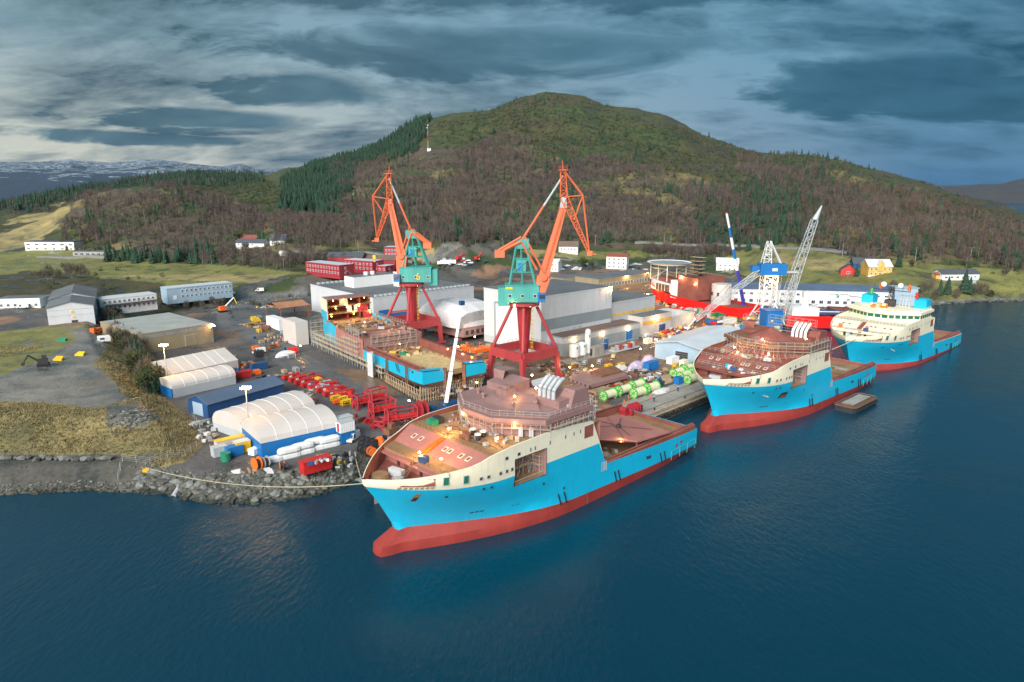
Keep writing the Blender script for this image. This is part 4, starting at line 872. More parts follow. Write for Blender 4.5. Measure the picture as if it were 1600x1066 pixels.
for k, (s, t) in enumerate(((24.0, -1.5), (24.6, -4.0), (22.6, -4.6), (21.6, -1.6), (21.2, -3.0))):
    q = MB(); q.cyl((0, 0, 0), (0, 0, 1.15), .55, .55, 10, 0); q.cyl((0, 0, 1.15), (0, 0, 1.35), .72, .72, 10, 1); x, y = ship_pt(SHIP_A, s, t)
    tag(q.obj('drum', [M['dark'] if k < 3 else M['rust'], M['white'] if k < 3 else M['oxide']], None, (x, y, 19.0)), 'dark drum with white lid standing on the front ship top deck' if k < 3 else 'rust red drum beside the white lidded drums on the front ship', 'drum', 'drums on the front ship')
for k, (s, t, m) in enumerate(((21.5, 9.2, 'dgreen'), (23.4, 9.6, 'dark'))):
    x, y = ship_pt(SHIP_A, s, t); q = MB(); q.box(0, 0, 0, 1.5, 2.4, 1.2, 0, 0); q.box(0, 0, 1.2, 1.3, 2.2, .15, 0, 0); tag(q.obj('skip', M[m], None, (x, y, 19.0), SHIP_A[2]), ('green' if k == 0 else 'dark grey')+' skip on the starboard edge of the front ship top deck', 'skip')
for p, w in (((20.4, 2.2, 20.2), 190), ((27.2, 5.6, 21.2), 40), ((29.2, -8.6, 21.2), 40), ((41, -12.6, 22.0), 14), ((25.8, -10.0, 16.2), 9), ((30.5, -9.6, 16.4), 9), ((35.5, -2, 25.0), 40), ((43, -1.2, 25.2), 60), ((64, -9.8, 9.4), 70), ((11.2, 0, 18.1), 160), ((12.0, -6, 18.3), 70), ((24, -9, 20.2), 60), ((48, 5, 26), 40)): lamp(A, p, power=w*2.1)
q = MB()
for k in range(60):
    s_, t_ = rnd.uniform(20, 33), rnd.uniform(-11.5, 11.5)
    if s_ > 26-abs(t_)*.1+abs(t_)*.5 and s_ > 26: continue
    q.box(s_, t_, 19.0, rnd.uniform(.2, 1.6), rnd.uniform(.2, .9), rnd.uniform(.1, .8), rnd.uniform(0, 3), rnd.randrange(4))
for k in range(26): q.box(rnd.uniform(56, 66), rnd.uniform(-9, 8), 5.15, rnd.uniform(.4, 2), rnd.uniform(.3, 1), rnd.uniform(.2, .9), rnd.uniform(0, 3), rnd.randrange(4))
stuff(q.obj('building_material', [M['plank'], M['steel'], M['rust'], M['mauve']], A))
for k in range(5):
    q = MB(); x0 = rnd.uniform(20, 24); q.tube([(x0+.5*math.sin(j*.9+k), -11+k*3+j*.8, 19.07) for j in range(12)], .05, 4); q.obj('hose', M['dark'], A)
for s_, t_ in ((35, 9.5), (37.5, -6.5), (40, 3.5), (45.5, 1.0), (33, -4), (33.5, 6)):
    q = MB(); q.cyl((s_, t_, DK+3.8), (s_, t_, DK+5.2), .35, .35, 8); q.cyl((s_, t_, DK+5.2), (s_, t_, DK+5.6), .55, .5, 8); q.obj('roof_vent', M['mauve'], A)
q = MB(); scaffold(q, (49.5, -12.5), (49.5, -3), DK, 2, dep=1., bay=1.9, lv=1.9, nrm=(1, 0)); q.obj('funnel_scaffold', [M['steel'], M['plank']], A)
for s_, t_ in ((30, -9.6), (31.5, -11.2)): q = MB(); q.box(s_, t_, DK+.2, .9, .7, 1.9, -.9); q.obj('bridge_door', M['lgrey'], A)
# --- second ship, red lead deckhouse under scaffolding
B = ship_root('offshore_ship', SHIP_B, 'cyan and cream offshore ship in the middle, with brown red deckhouse webbed in scaffold poles')
hull, q = build_hull(B, M['cyan']); q.obj('bulwark', [M['oxide'], M['cream']], B); hull_details(B, False)
decks(B, M['oxide'], M['oxide'], M['oxide'], M['oxide']); foredeck_gear(B, 0, 0)
q = MB(); q.prism(CH, 19.0, 21.6); q.obj('bridge_wall', M['oxide'], B)
q = MB(); q.prism([(p[0]+(-1 if p[0] < 35 else 1), p[1]*1.05) for p in CH], 21.6, 22.6); q.prism([(29, -7), (29, 7), (34, 9), (34, -9)], 22.6, 23.2); q.obj('bridge_roof', M['rust'], B)
q = MB(); n = 8
for k in range(n): a0, a1 = 2*PI*k/n, 2*PI*(k+1)/n; q.face([(36+9*math.cos(a0), 9*math.sin(a0), 22.4), (36+9*math.cos(a1), 9*math.sin(a1), 22.4), (36, 0, 26.3)])
q.obj('cone_roof', M['oxide'], B); funnels(B, 19.4, M['oxide'], M['white'])
q = MB(); apex = (37, 0, 31)
for k in range(22):
    a = PI*.55+k*PI*.9/21; q.bar((36+19*math.cos(a), 15*math.sin(a)*.85, 19.2), (37+1.2*math.cos(a), 1.2*math.sin(a), 25.6), .07, 0)
for rr, zz in ((17, 19.9), (12, 22.2)):
    pts = [(36+rr*math.cos(a), rr*.8*math.sin(a), zz) for a in np.linspace(PI*.55, PI*1.45, 16)]
    for a, b in zip(pts[:-1], pts[1:]): q.bar(a, b, .07, 1)
q.obj('pole_tent', [M['steel'], M['wood']], B)
q = MB()
for a, b, z in (((47.5, -14.4), (34, -14.4), 19.0), ((33.5, -14.6), (26, -5.2), 19.0), ((26, -5.2), (26, 4.6), 19.0), ((26, 4.6), (32.5, 14), 19.0)): scaffold(q, a, b, z, 2, dep=1., bay=2.2, lv=1.8, nrm=(0, 1) if a[1] == b[1] else None, mp=1)
for s in (10.5, 13, 16, 18.4): ring_rail(q, [(s, -hb(s, 17)+1), (s, hb(s, 17)-1)], 16.6+max(0, s-13.2)*.61, 1.1, m=0, step=1.8)
scaffold(q, (50, -8), (50, 8), 19.0, 4, dep=1.2, bay=2.4, lv=1.9); scaffold(q, (44, 14), (53, 14), 19.0, 4, dep=1.2, bay=2.2, lv=1.9)
q.obj('deckhouse_scaffold', [M['steel'], M['plank']], B)
q = MB()
for k in range(26): q.box(rnd.uniform(20, 26) if k < 14 else rnd.uniform(10, 13), rnd.uniform(-10, 10), 19.0 if k < 14 else 16.6, rnd.uniform(.5, 2.2), rnd.uniform(.3, 1.2), rnd.uniform(.2, 1.1), rnd.uniform(0, 3), rnd.randrange(4))
stuff(q.obj('building_material', [M['plank'], M['steel'], M['rust'], M['white']], B))
q = MB()
for k in range(3): q.box(11.0+.9*k, -1.5+1.3*k, 16.6, 1.6, 1.0, 1.5, .4, k % 2)
q.obj('switch_cabinet', [M['cyan'], M['white']], B)
q = MB()
for k in range(14): s = 56+k*2.4; q.box(s, rnd.uniform(-6, 6), 5.15, rnd.uniform(.5, 2), rnd.uniform(4, 11), rnd.uniform(.2, .6), rnd.uniform(-.5, .5), k % 3)
stuff(q.obj('deck_timber', [M['plank'], M['rust'], M['conc']], B))
q = MB(); side_panel(q, 21.3, 24.0, 8.3, 10.3, 0, .06); side_panel(q, 21.8, 23.5, 8.5, 9.6, 1, .1); q.obj('anchor_opening', [M['dark'], M['oxide']], B)
q = MB(); q.bar((14.0, -(hb(14, 10)+.4), 10.8), (17.2, -(hb(17, 9)+.4), 9.4), .3); q.obj('fairlead_bar', M['white'], B)
for p, w in (((20, 2, 20.4), 60), ((24, -6, 20.4), 45), ((27, -2, 24), 50), ((25, 6, 20.4), 45), ((35, -12, 24.5), 14), ((47, -12, 22), 12)): lamp(B, p, power=w*3)
# --- third ship, painted out
C_ = ship_root('offshore_ship', SHIP_C, 'finished cream and cyan offshore ship furthest off, with green bridge glass and blue funnel boxes')
hull, q = build_hull(C_, M['cyan']); q.obj('bulwark', [M['cream'], M['cream']], C_); hull_details(C_, False)
decks(C_, M['cream'], M['cream'], M['cream'], M['cream']); foredeck_gear(C_, 0, 0)
C_.location.z = -1.3
bridge(C_, DK, 2.8, M['cream'], M['cream'], M['gglass'])
for sg in (-1, 1):
    q = MB(); q.prism([(42, sg*8), (47.5, sg*8), (47.5, sg*12.6), (42, sg*12.6)], 23.0, 26.6); q.prism([(43, sg*8.6), (46.8, sg*8.6), (46.8, sg*12.), (43, sg*12.)], 26.6, 27.0); q.obj('funnel_box', M['cyan'], C_)
for k in range(4):
    q = MB(); t = -5.5+k*1.2; q.tube([(44, t, 23), (44, t, 25.2), (45.5, t, 27.0), (46.8, t, 27.4)], .34, 8); q.obj('exhaust_pipe', M['lgrey'], C_)
q = MB(); q.prism([(38, -2), (38, 2), (41, 1.6), (41, -1.6)], 23.0, 26); q.lattice((39.5, 0, 26), (39.5, 0, 31.5), 1.8, 1.2, 4, .12); q.bar((39.5, -7, 29.8), (39.5, 7, 29.8), .22)
for t in (-6.8, -4, 4, 6.8): q.bar((39.5, t, 29.8), (39.5, t, 32.2), .12)
mast = q.obj('radar_mast', M['dark'], C_)
for t in (-3, 3.4):
    q = MB()
    for i in range(6):
        for j in range(8):
            f = lambda a, b: (39.5+1.1*math.cos(a)*math.cos(b), t+1.1*math.cos(a)*math.sin(b), 32.0+1.1*math.sin(a))
            a0, a1, b0, b1 = -PI/2+PI*i/6, -PI/2+PI*(i+1)/6, 2*PI*j/8, 2*PI*(j+1)/8; q.face([f(a0, b0), f(a0, b1), f(a1, b1), f(a1, b0)])
    q.obj('radome', M['white'], C_, smooth=True)
for t, m in ((8.8, 'green'), (-8.6, 'red'), (-5.6, 'orng'), (5.2, 'orng')):
    q = MB(); zz = 27.0 if abs(t) > 7 else 29.8; q.cyl((42, t, zz), (42, t, zz+2.6), .5, .35, 8); q.cyl((42, t, zz+.6), (42, t, zz+1.2), .8, .8, 8); q.cyl((42, t, zz+1.8), (42, t, zz+2.2), .7, .7, 8); q.obj('fire_monitor', M[m], C_)
q = MB(); q.box(20, .3, 16.6, .1, 1, 1); ring_rail(q, [(27, -4), (34, -13)], 23.1, 1.0); ring_rail(q, [(27, 4), (27, -4)], 23.1, 1.); ring_rail(q, [(47, -13), (34, -13)], 23.1, 1.); q.obj('bridge_railing', M['cream'], C_)
q = MB(); q.cyl((33, -1, 24.1), (33, 1.4, 24.1), 1.0, 1.0, 10); q.box(31, 3.5, 23.0, 2, 1.5, 1.6); q.obj('rescue_boat', M['orng'], C_)
q = MB(); q.box(55.5, -6, 5.15, 4, 5, 5.4); q.cyl((58.6, -7, 7), (58.6, -1, 7), 1.6, 1.6, 10); q.obj('towing_winch', M['cream'], C_)
q = MB(); q.box(54, -10, 5.15, 1.6, 1.6, 7); q.bar((54, -10, 11.5), (60, -9, 13), .6); q.obj('deck_crane', M['dred'], C_)
q = MB(); q.box(12.2, 8, 16.6, .7, 1.4, 1.8, .3); q.box(12.6, -1.8, 16.6, .6, 1.0, 2); q.obj('deck_door', M['orng'], C_)
for p, w in (((32, 0, 24.5), 60), ((36, 6, 24), 30)): lamp(C_, p, power=w*3)
q = MB(); q.bar((15.5, -(hb(15.5, 10)+.4), 10.6), (18.4, -(hb(18, 9)+.4), 9.4), .3); q.obj('fairlead_bar', M['white'], C_)
# ---------------------------------------------------------------- portal cranes
YANG = math.radians(42)
def portal_crane(label, cx, cy, sgn, K, number=None):
    """K: points (x, z) of the upper works in the crane's vertical plane, relative to cx; sgn +1 boom to the right"""
    r = thing('portal_crane', label, 'crane', (cx, cy, 3.5), 0, 'portal cranes of the shipyard'); zb = -3.5
    hs = 8.2; ca, sa = math.cos(YANG), math.sin(YANG)
    cor = [(a*hs*ca-b*hs*sa, a*hs*sa+b*hs*ca) for a, b in ((-1, -1), (1, -1), (1, 1), (-1, 1))]
    for x, y in cor:
        q = MB(); q.cyl((x*1.06, y*1.06, .9), (x*.97, y*.97, 9.4), .8, 1.35, 4); q.box(x*1.06, y*1.06, .25, 4.2, 1.0, .9, YANG); l = q.obj('leg', M['crred'], r)
        for k in (-1.5, -.5, .5, 1.5): w = MB(); w.cyl((x*1.06+k*ca+.2*sa, y*1.06+k*sa-.2*ca, .35), (x*1.06+k*ca-.2*sa, y*1.06+k*sa+.2*ca, .35), .35, .35, 8); w.obj('wheel', M['dark'], l)
    for k in range(4):
        a, b = np.array(cor[k]), np.array(cor[(k+1) % 4]); q = MB(); c = (a+b)/2
        q.box(c[0], c[1], 8.2, 16.2, 1.25, 3.0, YANG+k*PI/2); q.obj('portal_beam', M['crred'], r)
    q = MB(); ring_rail(q, [(x*1.03, y*1.03) for x, y in cor], 11.2, 1.0, closed=True, step=2.); q.obj('portal_railing', M['crred'], r)
    zr = K['ring']+zb
    for x, y in cor:
        q = MB(); q.cyl((x*.96, y*.96, 11.0), (x*.38, y*.38, zr-1.6), .62, .55, 8); q.obj('strut', M['crred'], r)
    q = MB(); q.cyl((0, 0, 9.5), (0, 0, zr-1.6), 1.5, 2.7, 12); q.obj('column', M['dred'], r)
    q = MB(); q.cyl((0, 0, zr-1.6), (0, 0, zr-.9), 3.4, 4.9, 20); q.cyl((0, 0, zr-.9), (0, 0, zr), 5.3, 5.3, 20); o = q.obj('slewing_ring', M['crred'], r)
    q = MB(); ring_rail(q, [(5.2*math.cos(a), 5.2*math.sin(a)) for a in np.linspace(0, 2*PI, 13)[:-1]], zr-.2, 1.1, closed=True); q.obj('ring_railing', M['crred'], o)
    q = MB()
    for k in range(9): q.box(2.6, -2.0, 11.4+k*1.6, .8, .8, .1, .3); 
    q.bar((2.4, -2.3, 10), (2.4, -2.3, zr-1.6), .1); q.bar((3, -2.3, 10), (3, -2.3, zr-1.6), .1); q.obj('access_ladder', M['yellow'], r)
    # machinery house
    h0, h1, hz0, hz1 = K['house']; q = MB(); q.box((h0+h1)/2, 0, hz0+zb, h1-h0, 6.4, hz1-hz0); q.box((h0+h1)/2, 0, hz1+zb, h1-h0+.5, 6.9, .25)
    hx = h0-.9 if sgn > 0 else h1+.9; q.box(hx, .6, hz0+zb-1.5, 3.2, 5, hz1-hz0+.6); ho = q.obj('machinery_house', M['teal'], r)
    for k in range(3):
        q = MB(); q.box(h0+1.6+k*(h1-h0-3)/2, -3.25, hz0+zb+1.6, 1.2, .12, 1.3); q.box(h0+1.6+k*(h1-h0-3)/2, -3.3, hz0+zb+1.8, .9, .12, .9, 0, 1); q.obj('window', [M['lgrey'], M['glass']], ho)
    if number:
        cu = bpy.data.curves.new('house_number', 'FONT'); cu.body = number; cu.size = 4.2; cu.extrude = .03; cu.align_x = 'CENTER'; cu.materials.append(M['yellow'])
        tx_ = bpy.data.objects.new('text', cu); COL.objects.link(tx_); bpy.context.view_layer.update()
        me = bpy.data.meshes.new_from_object(tx_.evaluated_get(bpy.context.evaluated_depsgraph_get())); bpy.data.objects.remove(tx_)
        o = link('house_number', me, ho, ((h0+h1)/2+1.2, -3.32, hz0+zb+1.1)); o.rotation_euler = (PI/2, 0, 0)
    else:
        q = MB(); q.box(h0+1.3, -3.3, hz1+zb-1.2, 2.4, .1, .7); q.obj('name_plate', M['yellow'], ho)
    # cab
    bx, bz = K['base']; q = MB(); q.box(bx+sgn*1.2, -4.0, hz0+zb+.4, 2.6, 2.0, 3.0); q.box(bx+sgn*1.4, -5.05, hz0+zb+1.6, 2.0, .1, 1.3, 0, 1); q.obj('cab', [M['blue'], M['glass']], r)
    # A-frame tower
    tx, tz = K['tower']; q = MB(); t0, t1 = h0+1.5, h1-1.2
    for sy in (-1, 1):
        q.bar((t0, sy*2.6, hz1+zb), (tx-sgn*.4-1, sy*1.1, tz+zb), .55); q.bar((t1, sy*2.6, hz1+zb), (tx+1.3, sy*1.1, tz+zb), .6)
        q.bar(((t0+t1)/2, sy*2.2, hz1+zb), (tx, sy*1.1, tz+zb-2), .4)
        for f in (.3, .6, .85): q.bar((t0+(tx-1-t0)*f, sy*(2.6-1.5*f), hz1+zb+(tz-hz1)*f), (t1+(tx+1.3-t1)*f, sy*(2.6-1.5*f), hz1+zb+(tz-hz1)*f), .3)
        q.bar((t0+.3*(tx-t0), sy*2.1, hz1+zb+.3*(tz-hz1)), (t1+.6*(tx+1-t1), sy*1.7, hz1+zb+.6*(tz-hz1)), .25)
    for f in (.05, .35, .65, .95): z = hz1+zb+(tz-hz1)*f; w = 2.6-1.5*f; q.bar((tx, -w, z), (tx, w, z), .3)
    q.box(tx, 0, hz1+zb+(tz-hz1)*.32, 3.4, 3.4, 4.2); q.box(tx+sgn*.6, 0, tz+zb-2.4, 4.2, 3.0, 3.4)
    to = q.obj('tower', M['teal'], r)
    q = MB(); q.box(tx-.3, -1.8, hz1+zb+(tz-hz1)*.34, 1.4, .1, 2.6); q.obj('tower_door', M['blue'], to)
    # boom: tapered box girder
    ex, ez = K['boom']; q = MB()
    def girder(p, qq, w0, d0, w1, d1, m=0):
        p, qq = np.array((p[0], 0, p[1]+zb)), np.array((qq[0], 0, qq[1]+zb)); d = (qq-p)/np.linalg.norm(qq-p); n = np.array((-d[2], 0, d[0]))
        P0 = [p+sy*np.array((0, w0, 0))+sn*n*d0 for sy, sn in ((-1, -1), (1, -1), (1, 1), (-1, 1))]; P1 = [qq+sy*np.array((0, w1, 0))+sn*n*d1 for sy, sn in ((-1, -1), (1, -1), (1, 1), (-1, 1))]
        for k in range(4): q.face([P0[k], P0[(k+1) % 4], P1[(k+1) % 4], P1[k]], m)
        q.face(P0[::-1], m); q.face(P1, m)
    kx, kz = K['knee']; girder((bx, bz), (kx, kz), 2.6, 1.5, 2.4, 2.3); girder((kx, kz), (ex, ez), 1.9, 1.75, 1.0, 1.1)
    q.cyl((kx, -3.2, kz+zb), (kx, 3.2, kz+zb), 1.2, 1.2, 10); bo = q.obj('boom', M['orange'], r)
    q = MB(); girder((ex, ez), (K['pivot'][0], K['pivot'][1]), 1.15, 1.2, .9, .8); q.obj('boom_head', M['lgrey' if number is None else 'orange'], r)
    q = MB(); ring_rail(q, [(ex-1.5, -1.6), (ex+1.5, -1.6)], ez+zb-.5, 1.1); q.obj('boom_platform', M['orange'], bo)
    # jib
    q = MB(); px_, pz_ = K['pivot']; jx, jz = K['jib']; ux, uz = K['jibtop']; zx, zz = K['jibknee']
    q.lattice((px_, 0, pz_+zb), (jx, 0, jz+zb), 2.6, .7, 9, .16, up=(0, 1, 0)); q.lattice((px_, 0, pz_+zb), (ux, 0, uz+zb), 2.4, 1.6, 4, .18, up=(0, 1, 0))
    for sy in (-1, 1):
        q.bar((ux, sy*.9, uz+zb), (zx, sy*.9, zz+zb), .38); q.bar((zx, sy*.9, zz+zb), (jx, sy*.4, jz+zb), .34); q.bar((zx, sy*.9, zz+zb), ((px_*.6+jx*.4), sy*.9, pz_*.6+jz*.4+zb), .22); q.bar((zx, sy*.9, zz+zb), (px_, sy*1.1, pz_+zb), .26)
    q.box(ux, 0, uz+zb-.3, 3.0, 3.0, .25); ring_rail(q, [(ux-1.5, -1.5), (ux+1.5, -1.5), (ux+1.5, 1.5), (ux-1.5, 1.5)], uz+zb, 1.1, closed=True)
    q.box(jx, 0, jz+zb-.8, 1.8, 1.5, 1.6); q.bar((jx, 0, jz+zb-.5), (jx+sgn*2.2, 0, jz+zb-.6), .5); q.bar((ux, 0, uz+zb), (ux-sgn*.3, 0, uz+zb+3), .2)
    jo = q.obj('jib', M['orange'], r)
    for sy in (-.5, .5):
        q = MB(); q.cyl((jx, sy, jz+zb-.5), (jx, sy, jz+zb+1.4), .9, .9, 10) if False else q.cyl((jx, sy-.12, jz+zb), (jx, sy+.12, jz+zb), .9, .9, 12); q.obj('sheave', M['dred'], jo)
    # tie rod
    q = MB(); mx, mz = (tx*.45+ux*.55), (tz*.45+(uz-2)*.55)
    for sy in (-.5, .5): q.cyl((tx, sy, tz+zb), (mx, sy, mz+zb), .42, .38, 6, 0); q.cyl((mx, sy, mz+zb), (ux, sy, uz-2+zb), .38, .30, 6, 1)
    q.obj('tie_rod', [M['orange'], M['lgrey']], r)
    q = MB(); [q.bar((ux+dx, sy, uz+zb), (kx+dx, sy*1.4, kz+zb+2), .09) for dx in (0, .3) for sy in (-.3, .3)]; [q.bar((ux, sy, uz+zb-.5), (jx, sy, jz+zb), .08) for sy in (-.35, .35)]; q.obj('hoist_rope', M['dark'], r)
    q = MB(); n_ = 26; [q.box(kx+(ex-kx)*i/n_, -2.0, kz+zb+(ez-kz)*i/n_, .5, .5, .07) for i in range(n_)]; q.bar((kx-.25, -2.2, kz+zb), (ex-.25, -2.0, ez+zb), .08); q.bar((kx+.25, -2.2, kz+zb), (ex+.25, -2.0, ez+zb), .08); q.obj('boom_ladder', M['orange'], r)
    # counterweight arm
    wx, wz = K['weight']; q = MB()
    for sy in (-1.6, 1.6): q.bar((tx, sy, tz+zb), (wx, sy, wz+zb), .75); q.bar((tx, sy, tz+zb), (tx+sgn*(abs(kx-tx)*.7), sy, tz+zb-(tz-kz)*.8), .5); q.bar((tx, sy, tz+zb+1.5), (wx, sy, wz+zb+.8), .4)
    for f in (.3, .6): q.bar((tx+(wx-tx)*f, -1.6, tz+zb+(wz-tz)*f), (tx+(wx-tx)*f, 1.6, tz+zb+(wz-tz)*f), .3)
    for sy in (-1.2, 1.2): q.bar((tx+sgn*1., sy, tz+zb+2.2), (kx, sy*1.5, kz+zb+1.5), .45)
    ar = q.obj('balance_arm', M['orange'], r)
    q = MB(); q.box(wx+sgn*.8, 0, wz+zb-1.3, 3.4, 4.6, 2.4); q.obj('counterweight', M['orange'], ar)
    return r
craneR = portal_crane('orange and teal portal crane before the big white hall, boom leaning right', 4.3, 237, 1, dict(ring=30.6, house=(-6.6, 5.0, 31.0, 36.8), tower=(-1.2, 51.6), base=(4.6, 31.2), knee=(6.6, 39.6), boom=(13.0, 62.9), pivot=(13.2, 66.5), jibtop=(12.8, 75.5), jib=(22.3, 47.6), jibknee=(19.6, 67.0), weight=(-9.3, 47.6)))
craneL = portal_crane('orange and teal portal crane numbered 6, standing beside the hull, boom leaning left', -42.9, 292, -1, dict(ring=30.0, house=(-4.6, 8.8, 30.6, 36.8), tower=(1.0, 51.2), base=(-4.3, 31), knee=(-3.6, 41.5), boom=(-7.6, 62.5), pivot=(-7.8, 65.0), jibtop=(-8.0, 75.4), jib=(-14.0, 48.2), jibknee=(-15.0, 66.0), weight=(8.2, 46.0)), '6')
craneL['group'] = craneR['group']
for o, p in ((craneR, (2, -4.6, 26.3)), (craneR, (-3.5, -4, 26.3)), (craneL, (-3, -4, 25.7)), (craneL, (3, -4, 25.7))): lamp(o, p, 'crane_lamp', 250)
# hook block on the left crane
q = MB(); q.bar((0, 0, 1.5), (0, 0, 7.), .1); q.box(0, 0, 0, 1.2, .8, 1.6, 0, 1); q.tube([(0, 0, 0), (.5, 0, -.6), (.2, 0, -1.3), (-.4, 0, -1.1)], .22, 6, 1)
tag(q.obj('hook_block', [M['dark'], M['yellow']], None, (-42.9-15.5, 292, 40.2)), 'yellow hook block hanging from the left portal crane', 'crane hook')
# ---------------------------------------------------------------- hull on the slipway
def build_slip():
    r = thing('unfinished_hull', 'half built cyan and primer hull on the slipway with scaffold along its side', 'ship', (HP[0], HP[1], 0), HANG)
    # local: x from stern to bow, y to starboard is negative (screen right), port side y=0, starboard y=-25
    Wd = 25.; xs = [0, 3, 8, 14, 22, 34, 44, 44.2, 56, 70, 80, 90]
    top = [11.2, 11.0, 10.9, 10.8, 10.7, 10.6, 10.6, 14.2, 14.4, 15.2, 16.0, 24.5]; boot = [7.0, 6.9, 6.8, 6.8, 6.8, 6.8, 6.8, 6.8, 7, 7.2, 8, 9]
    low = [6.2, 5.4, 4.8, 4.5, 4.5, 4.8, 5, 5, 5, 5, 5, 5]; inw = [.4, .1, 0, 0, 0, 0, 0, 0, 0, .3, 1.2, 3.0]
    q = MB()
    for k in range(len(xs)-1):
        for y, sg in ((0, 1), (-Wd, -1)):
            pts = lambda j: [(xs[j], y-sg*inw[j]-sg*2.0, low[j]), (xs[j], y-sg*inw[j], boot[j]), (xs[j], y-sg*inw[j], top[j] if j < 11 else 16.3)]
            a, b = pts(k), pts(k+1)
            for j in range(2):
                m = 1 if j == 0 else (0 if (k < 6 or k > 8) else 2)
                if k >= 9 and j == 1: m = 0
                f = [a[j], b[j], b[j+1], a[j+1]]; q.face(f[::-1] if sg > 0 else f, m)
        q.face([(xs[k], -2, low[k]), (xs[k+1], -2, low[k+1]), (xs[k+1], -Wd+2, low[k+1]), (xs[k], -Wd+2, low[k])], 1)
    q.face([(90, -3, 5), (90, -3, 16.3), (90, -Wd+3, 16.3), (90, -Wd+3, 5)], 1)
    # stern: two cyan corners with an open ramp between
    for y0, y1 in ((0, -8.2), (-16.8, -Wd)):
        q.face([(0, y0, 7.0), (0, y0, 11.2), (0, y1, 10.8), (0, y1, 7.2)][::-1], 0); q.face([(0, y0, 7.0), (0, y1, 7.2), (1.5, y1, 5.2), (1.5, y0, 5.4)], 1); q.face([(0, y0, 11.6), (2.6, y0, 11.8), (2.6, y1, 11.0), (0, y1, 11.)], 0); q.face([(2.6, y0, 11.8), (2.6, y0, 9), (2.6, y1, 9), (2.6, y1, 11.)], 1)
    q.obj('hull', [M['cyan'], M['mauve'], M['primer']], r)
    q = MB(); q.prism([(.4, -8.2), (44, -1.2), (44, -Wd+1.2), (.4, -16.8)], 8.6, 9.0); q.prism([(2.6, -1), (44, -.3), (44, -Wd+.3), (2.6, -Wd+1)], 8.55, 8.9); q.obj('cargo_deck', M['deck'], r)
    for y0, y1 in ((-.3, -1.6), (-Wd+1.6, -Wd+.3)):
        q = MB(); q.prism([(3, y0), (43.5, y0), (43.5, y1), (3, y1)], 9, 12.0 if y0 < -5 else 11.4); q.obj('cargo_rail', M['oxide'], r)
    q = MB(); q.bar((2, -1.2, 12.1), (43, -1.2, 12.1), .6); q.bar((2, -2.2, 11.8), (43, -2.2, 11.8), .3); q.obj('rail_pipe', M['oxide'], r)
    for k in range(30):
        q = MB(); x = 5+k*.95; q.box(x, -12.5+rnd.uniform(-1, 1), 8.95, .5, rnd.uniform(15, 19), .22, rnd.uniform(-.02, .02)); q.obj('deck_batten', M['wood'], r)
    q = MB()
    for k in range(40): q.box(rnd.uniform(30, 43), rnd.uniform(-21, -4), 8.95, rnd.uniform(.4, 2.5), rnd.uniform(.3, 2), rnd.uniform(.2, 1.2), rnd.uniform(0, 3), rnd.randrange(4))
    stuff(q.obj('building_material', [M['plank'], M['steel'], M['rust'], M['wood']], r))
    q = MB(); q.box(33, -11, 8.95, 2.2, 1.6, 1.4, .4); q.obj('skip', M['dgreen'], r); q = MB(); q.box(36, -8, 8.95, 2.4, 1.6, 1.4, .9); q.obj('skip', M['yellow'], r)
    # raised middle block with an open pit
    q = MB(); q.prism([(44.2, -.4), (47, -.4), (47, -Wd+.4), (44.2, -Wd+.4)], 9, 14.2, 0, 1); q.prism([(47, -.4), (56, -.4), (56, -3), (47, -3)], 9, 14.2, 0, 1); q.prism([(47, -Wd+3), (56, -Wd+3), (56, -Wd+.4), (47, -Wd+.4)], 9, 14.2, 0, 1); q.prism([(56, -.4), (59, -.4), (59, -Wd+.4), (56, -Wd+.4)], 9, 14.3, 0, 1)
    q.prism([(47, -3), (56, -3), (56, -Wd+3), (47, -Wd+3)], 8, 9, 1); q.obj('middle_block', [M['mauve'], M['oxide']], r)
    q = MB(); q.prism([(59, -.6), (90, -3.0), (90, -Wd+3), (59, -Wd+.6)], 14.0, 14.8, 0); q.obj('forward_deck', M['deck'], r)
    q = MB(); q.prism([(62, -5), (72, -5), (72, -Wd+6), (62, -Wd+6)], 14.82, 14.9, 1); q.prism([(61.7, -4.7), (72.3, -4.7), (72.3, -5.1), (61.7, -5.1)], 14.8, 15.5); q.prism([(61.7, -Wd+6), (72.3, -Wd+6), (72.3, -Wd+5.6), (61.7, -Wd+5.6)], 14.8, 15.5); q.obj('deck_pit', [M['deck'], M['dark']], r)
    # accommodation block at the bow end, cut open towards the stern: decks and bulkheads seen in section
    ab = MB(); ab.box(89.6, -12.5, 14.8, .4, 19, 9.7); ab.obj('end_bulkhead', M['oxide'], r)
    for z in (17.6, 20.8, 24.2):
        q = MB(); q.prism([(83 if z < 24 else 81, -2.4), (89.6, -2.8), (89.6, -Wd+2.8), (83 if z < 24 else 81, -Wd+2.4)], z, z+.3); q.obj('block_deck', M['deck'] if z < 24 else M['mauve'], r)
    for y, x0, z0, z1, m in ((-3, 84, 14.8, 24.2, 'mauve'), (-8, 85, 17.9, 20.8, 'rust'), (-12, 84, 14.8, 17.6, 'dred'), (-17.5, 83.5, 14.8, 24.2, 'oxide'), (-Wd+3, 83.5, 14.8, 24.2, 'mauve')):
        q = MB(); q.box((x0+89.4)/2, y, z0, 89.4-x0, .25, z1-z0); q.obj('block_bulkhead', M[m], r)
    for y, z, w, m in ((-10, 21.1, 3.6, 'lgrey'), (-12.5, 17.9, 2.2, 'lgrey'), (-15.4, 17.9, 1.6, 'lgrey'), (-18.5, 17.6, 5.0, 'dred'), (-20.5, 14.8, 4.0, 'dred')):
        q = MB(); q.box(83.6, y, z, .3, w, 2.9); q.obj('cut_panel', M[m], r)
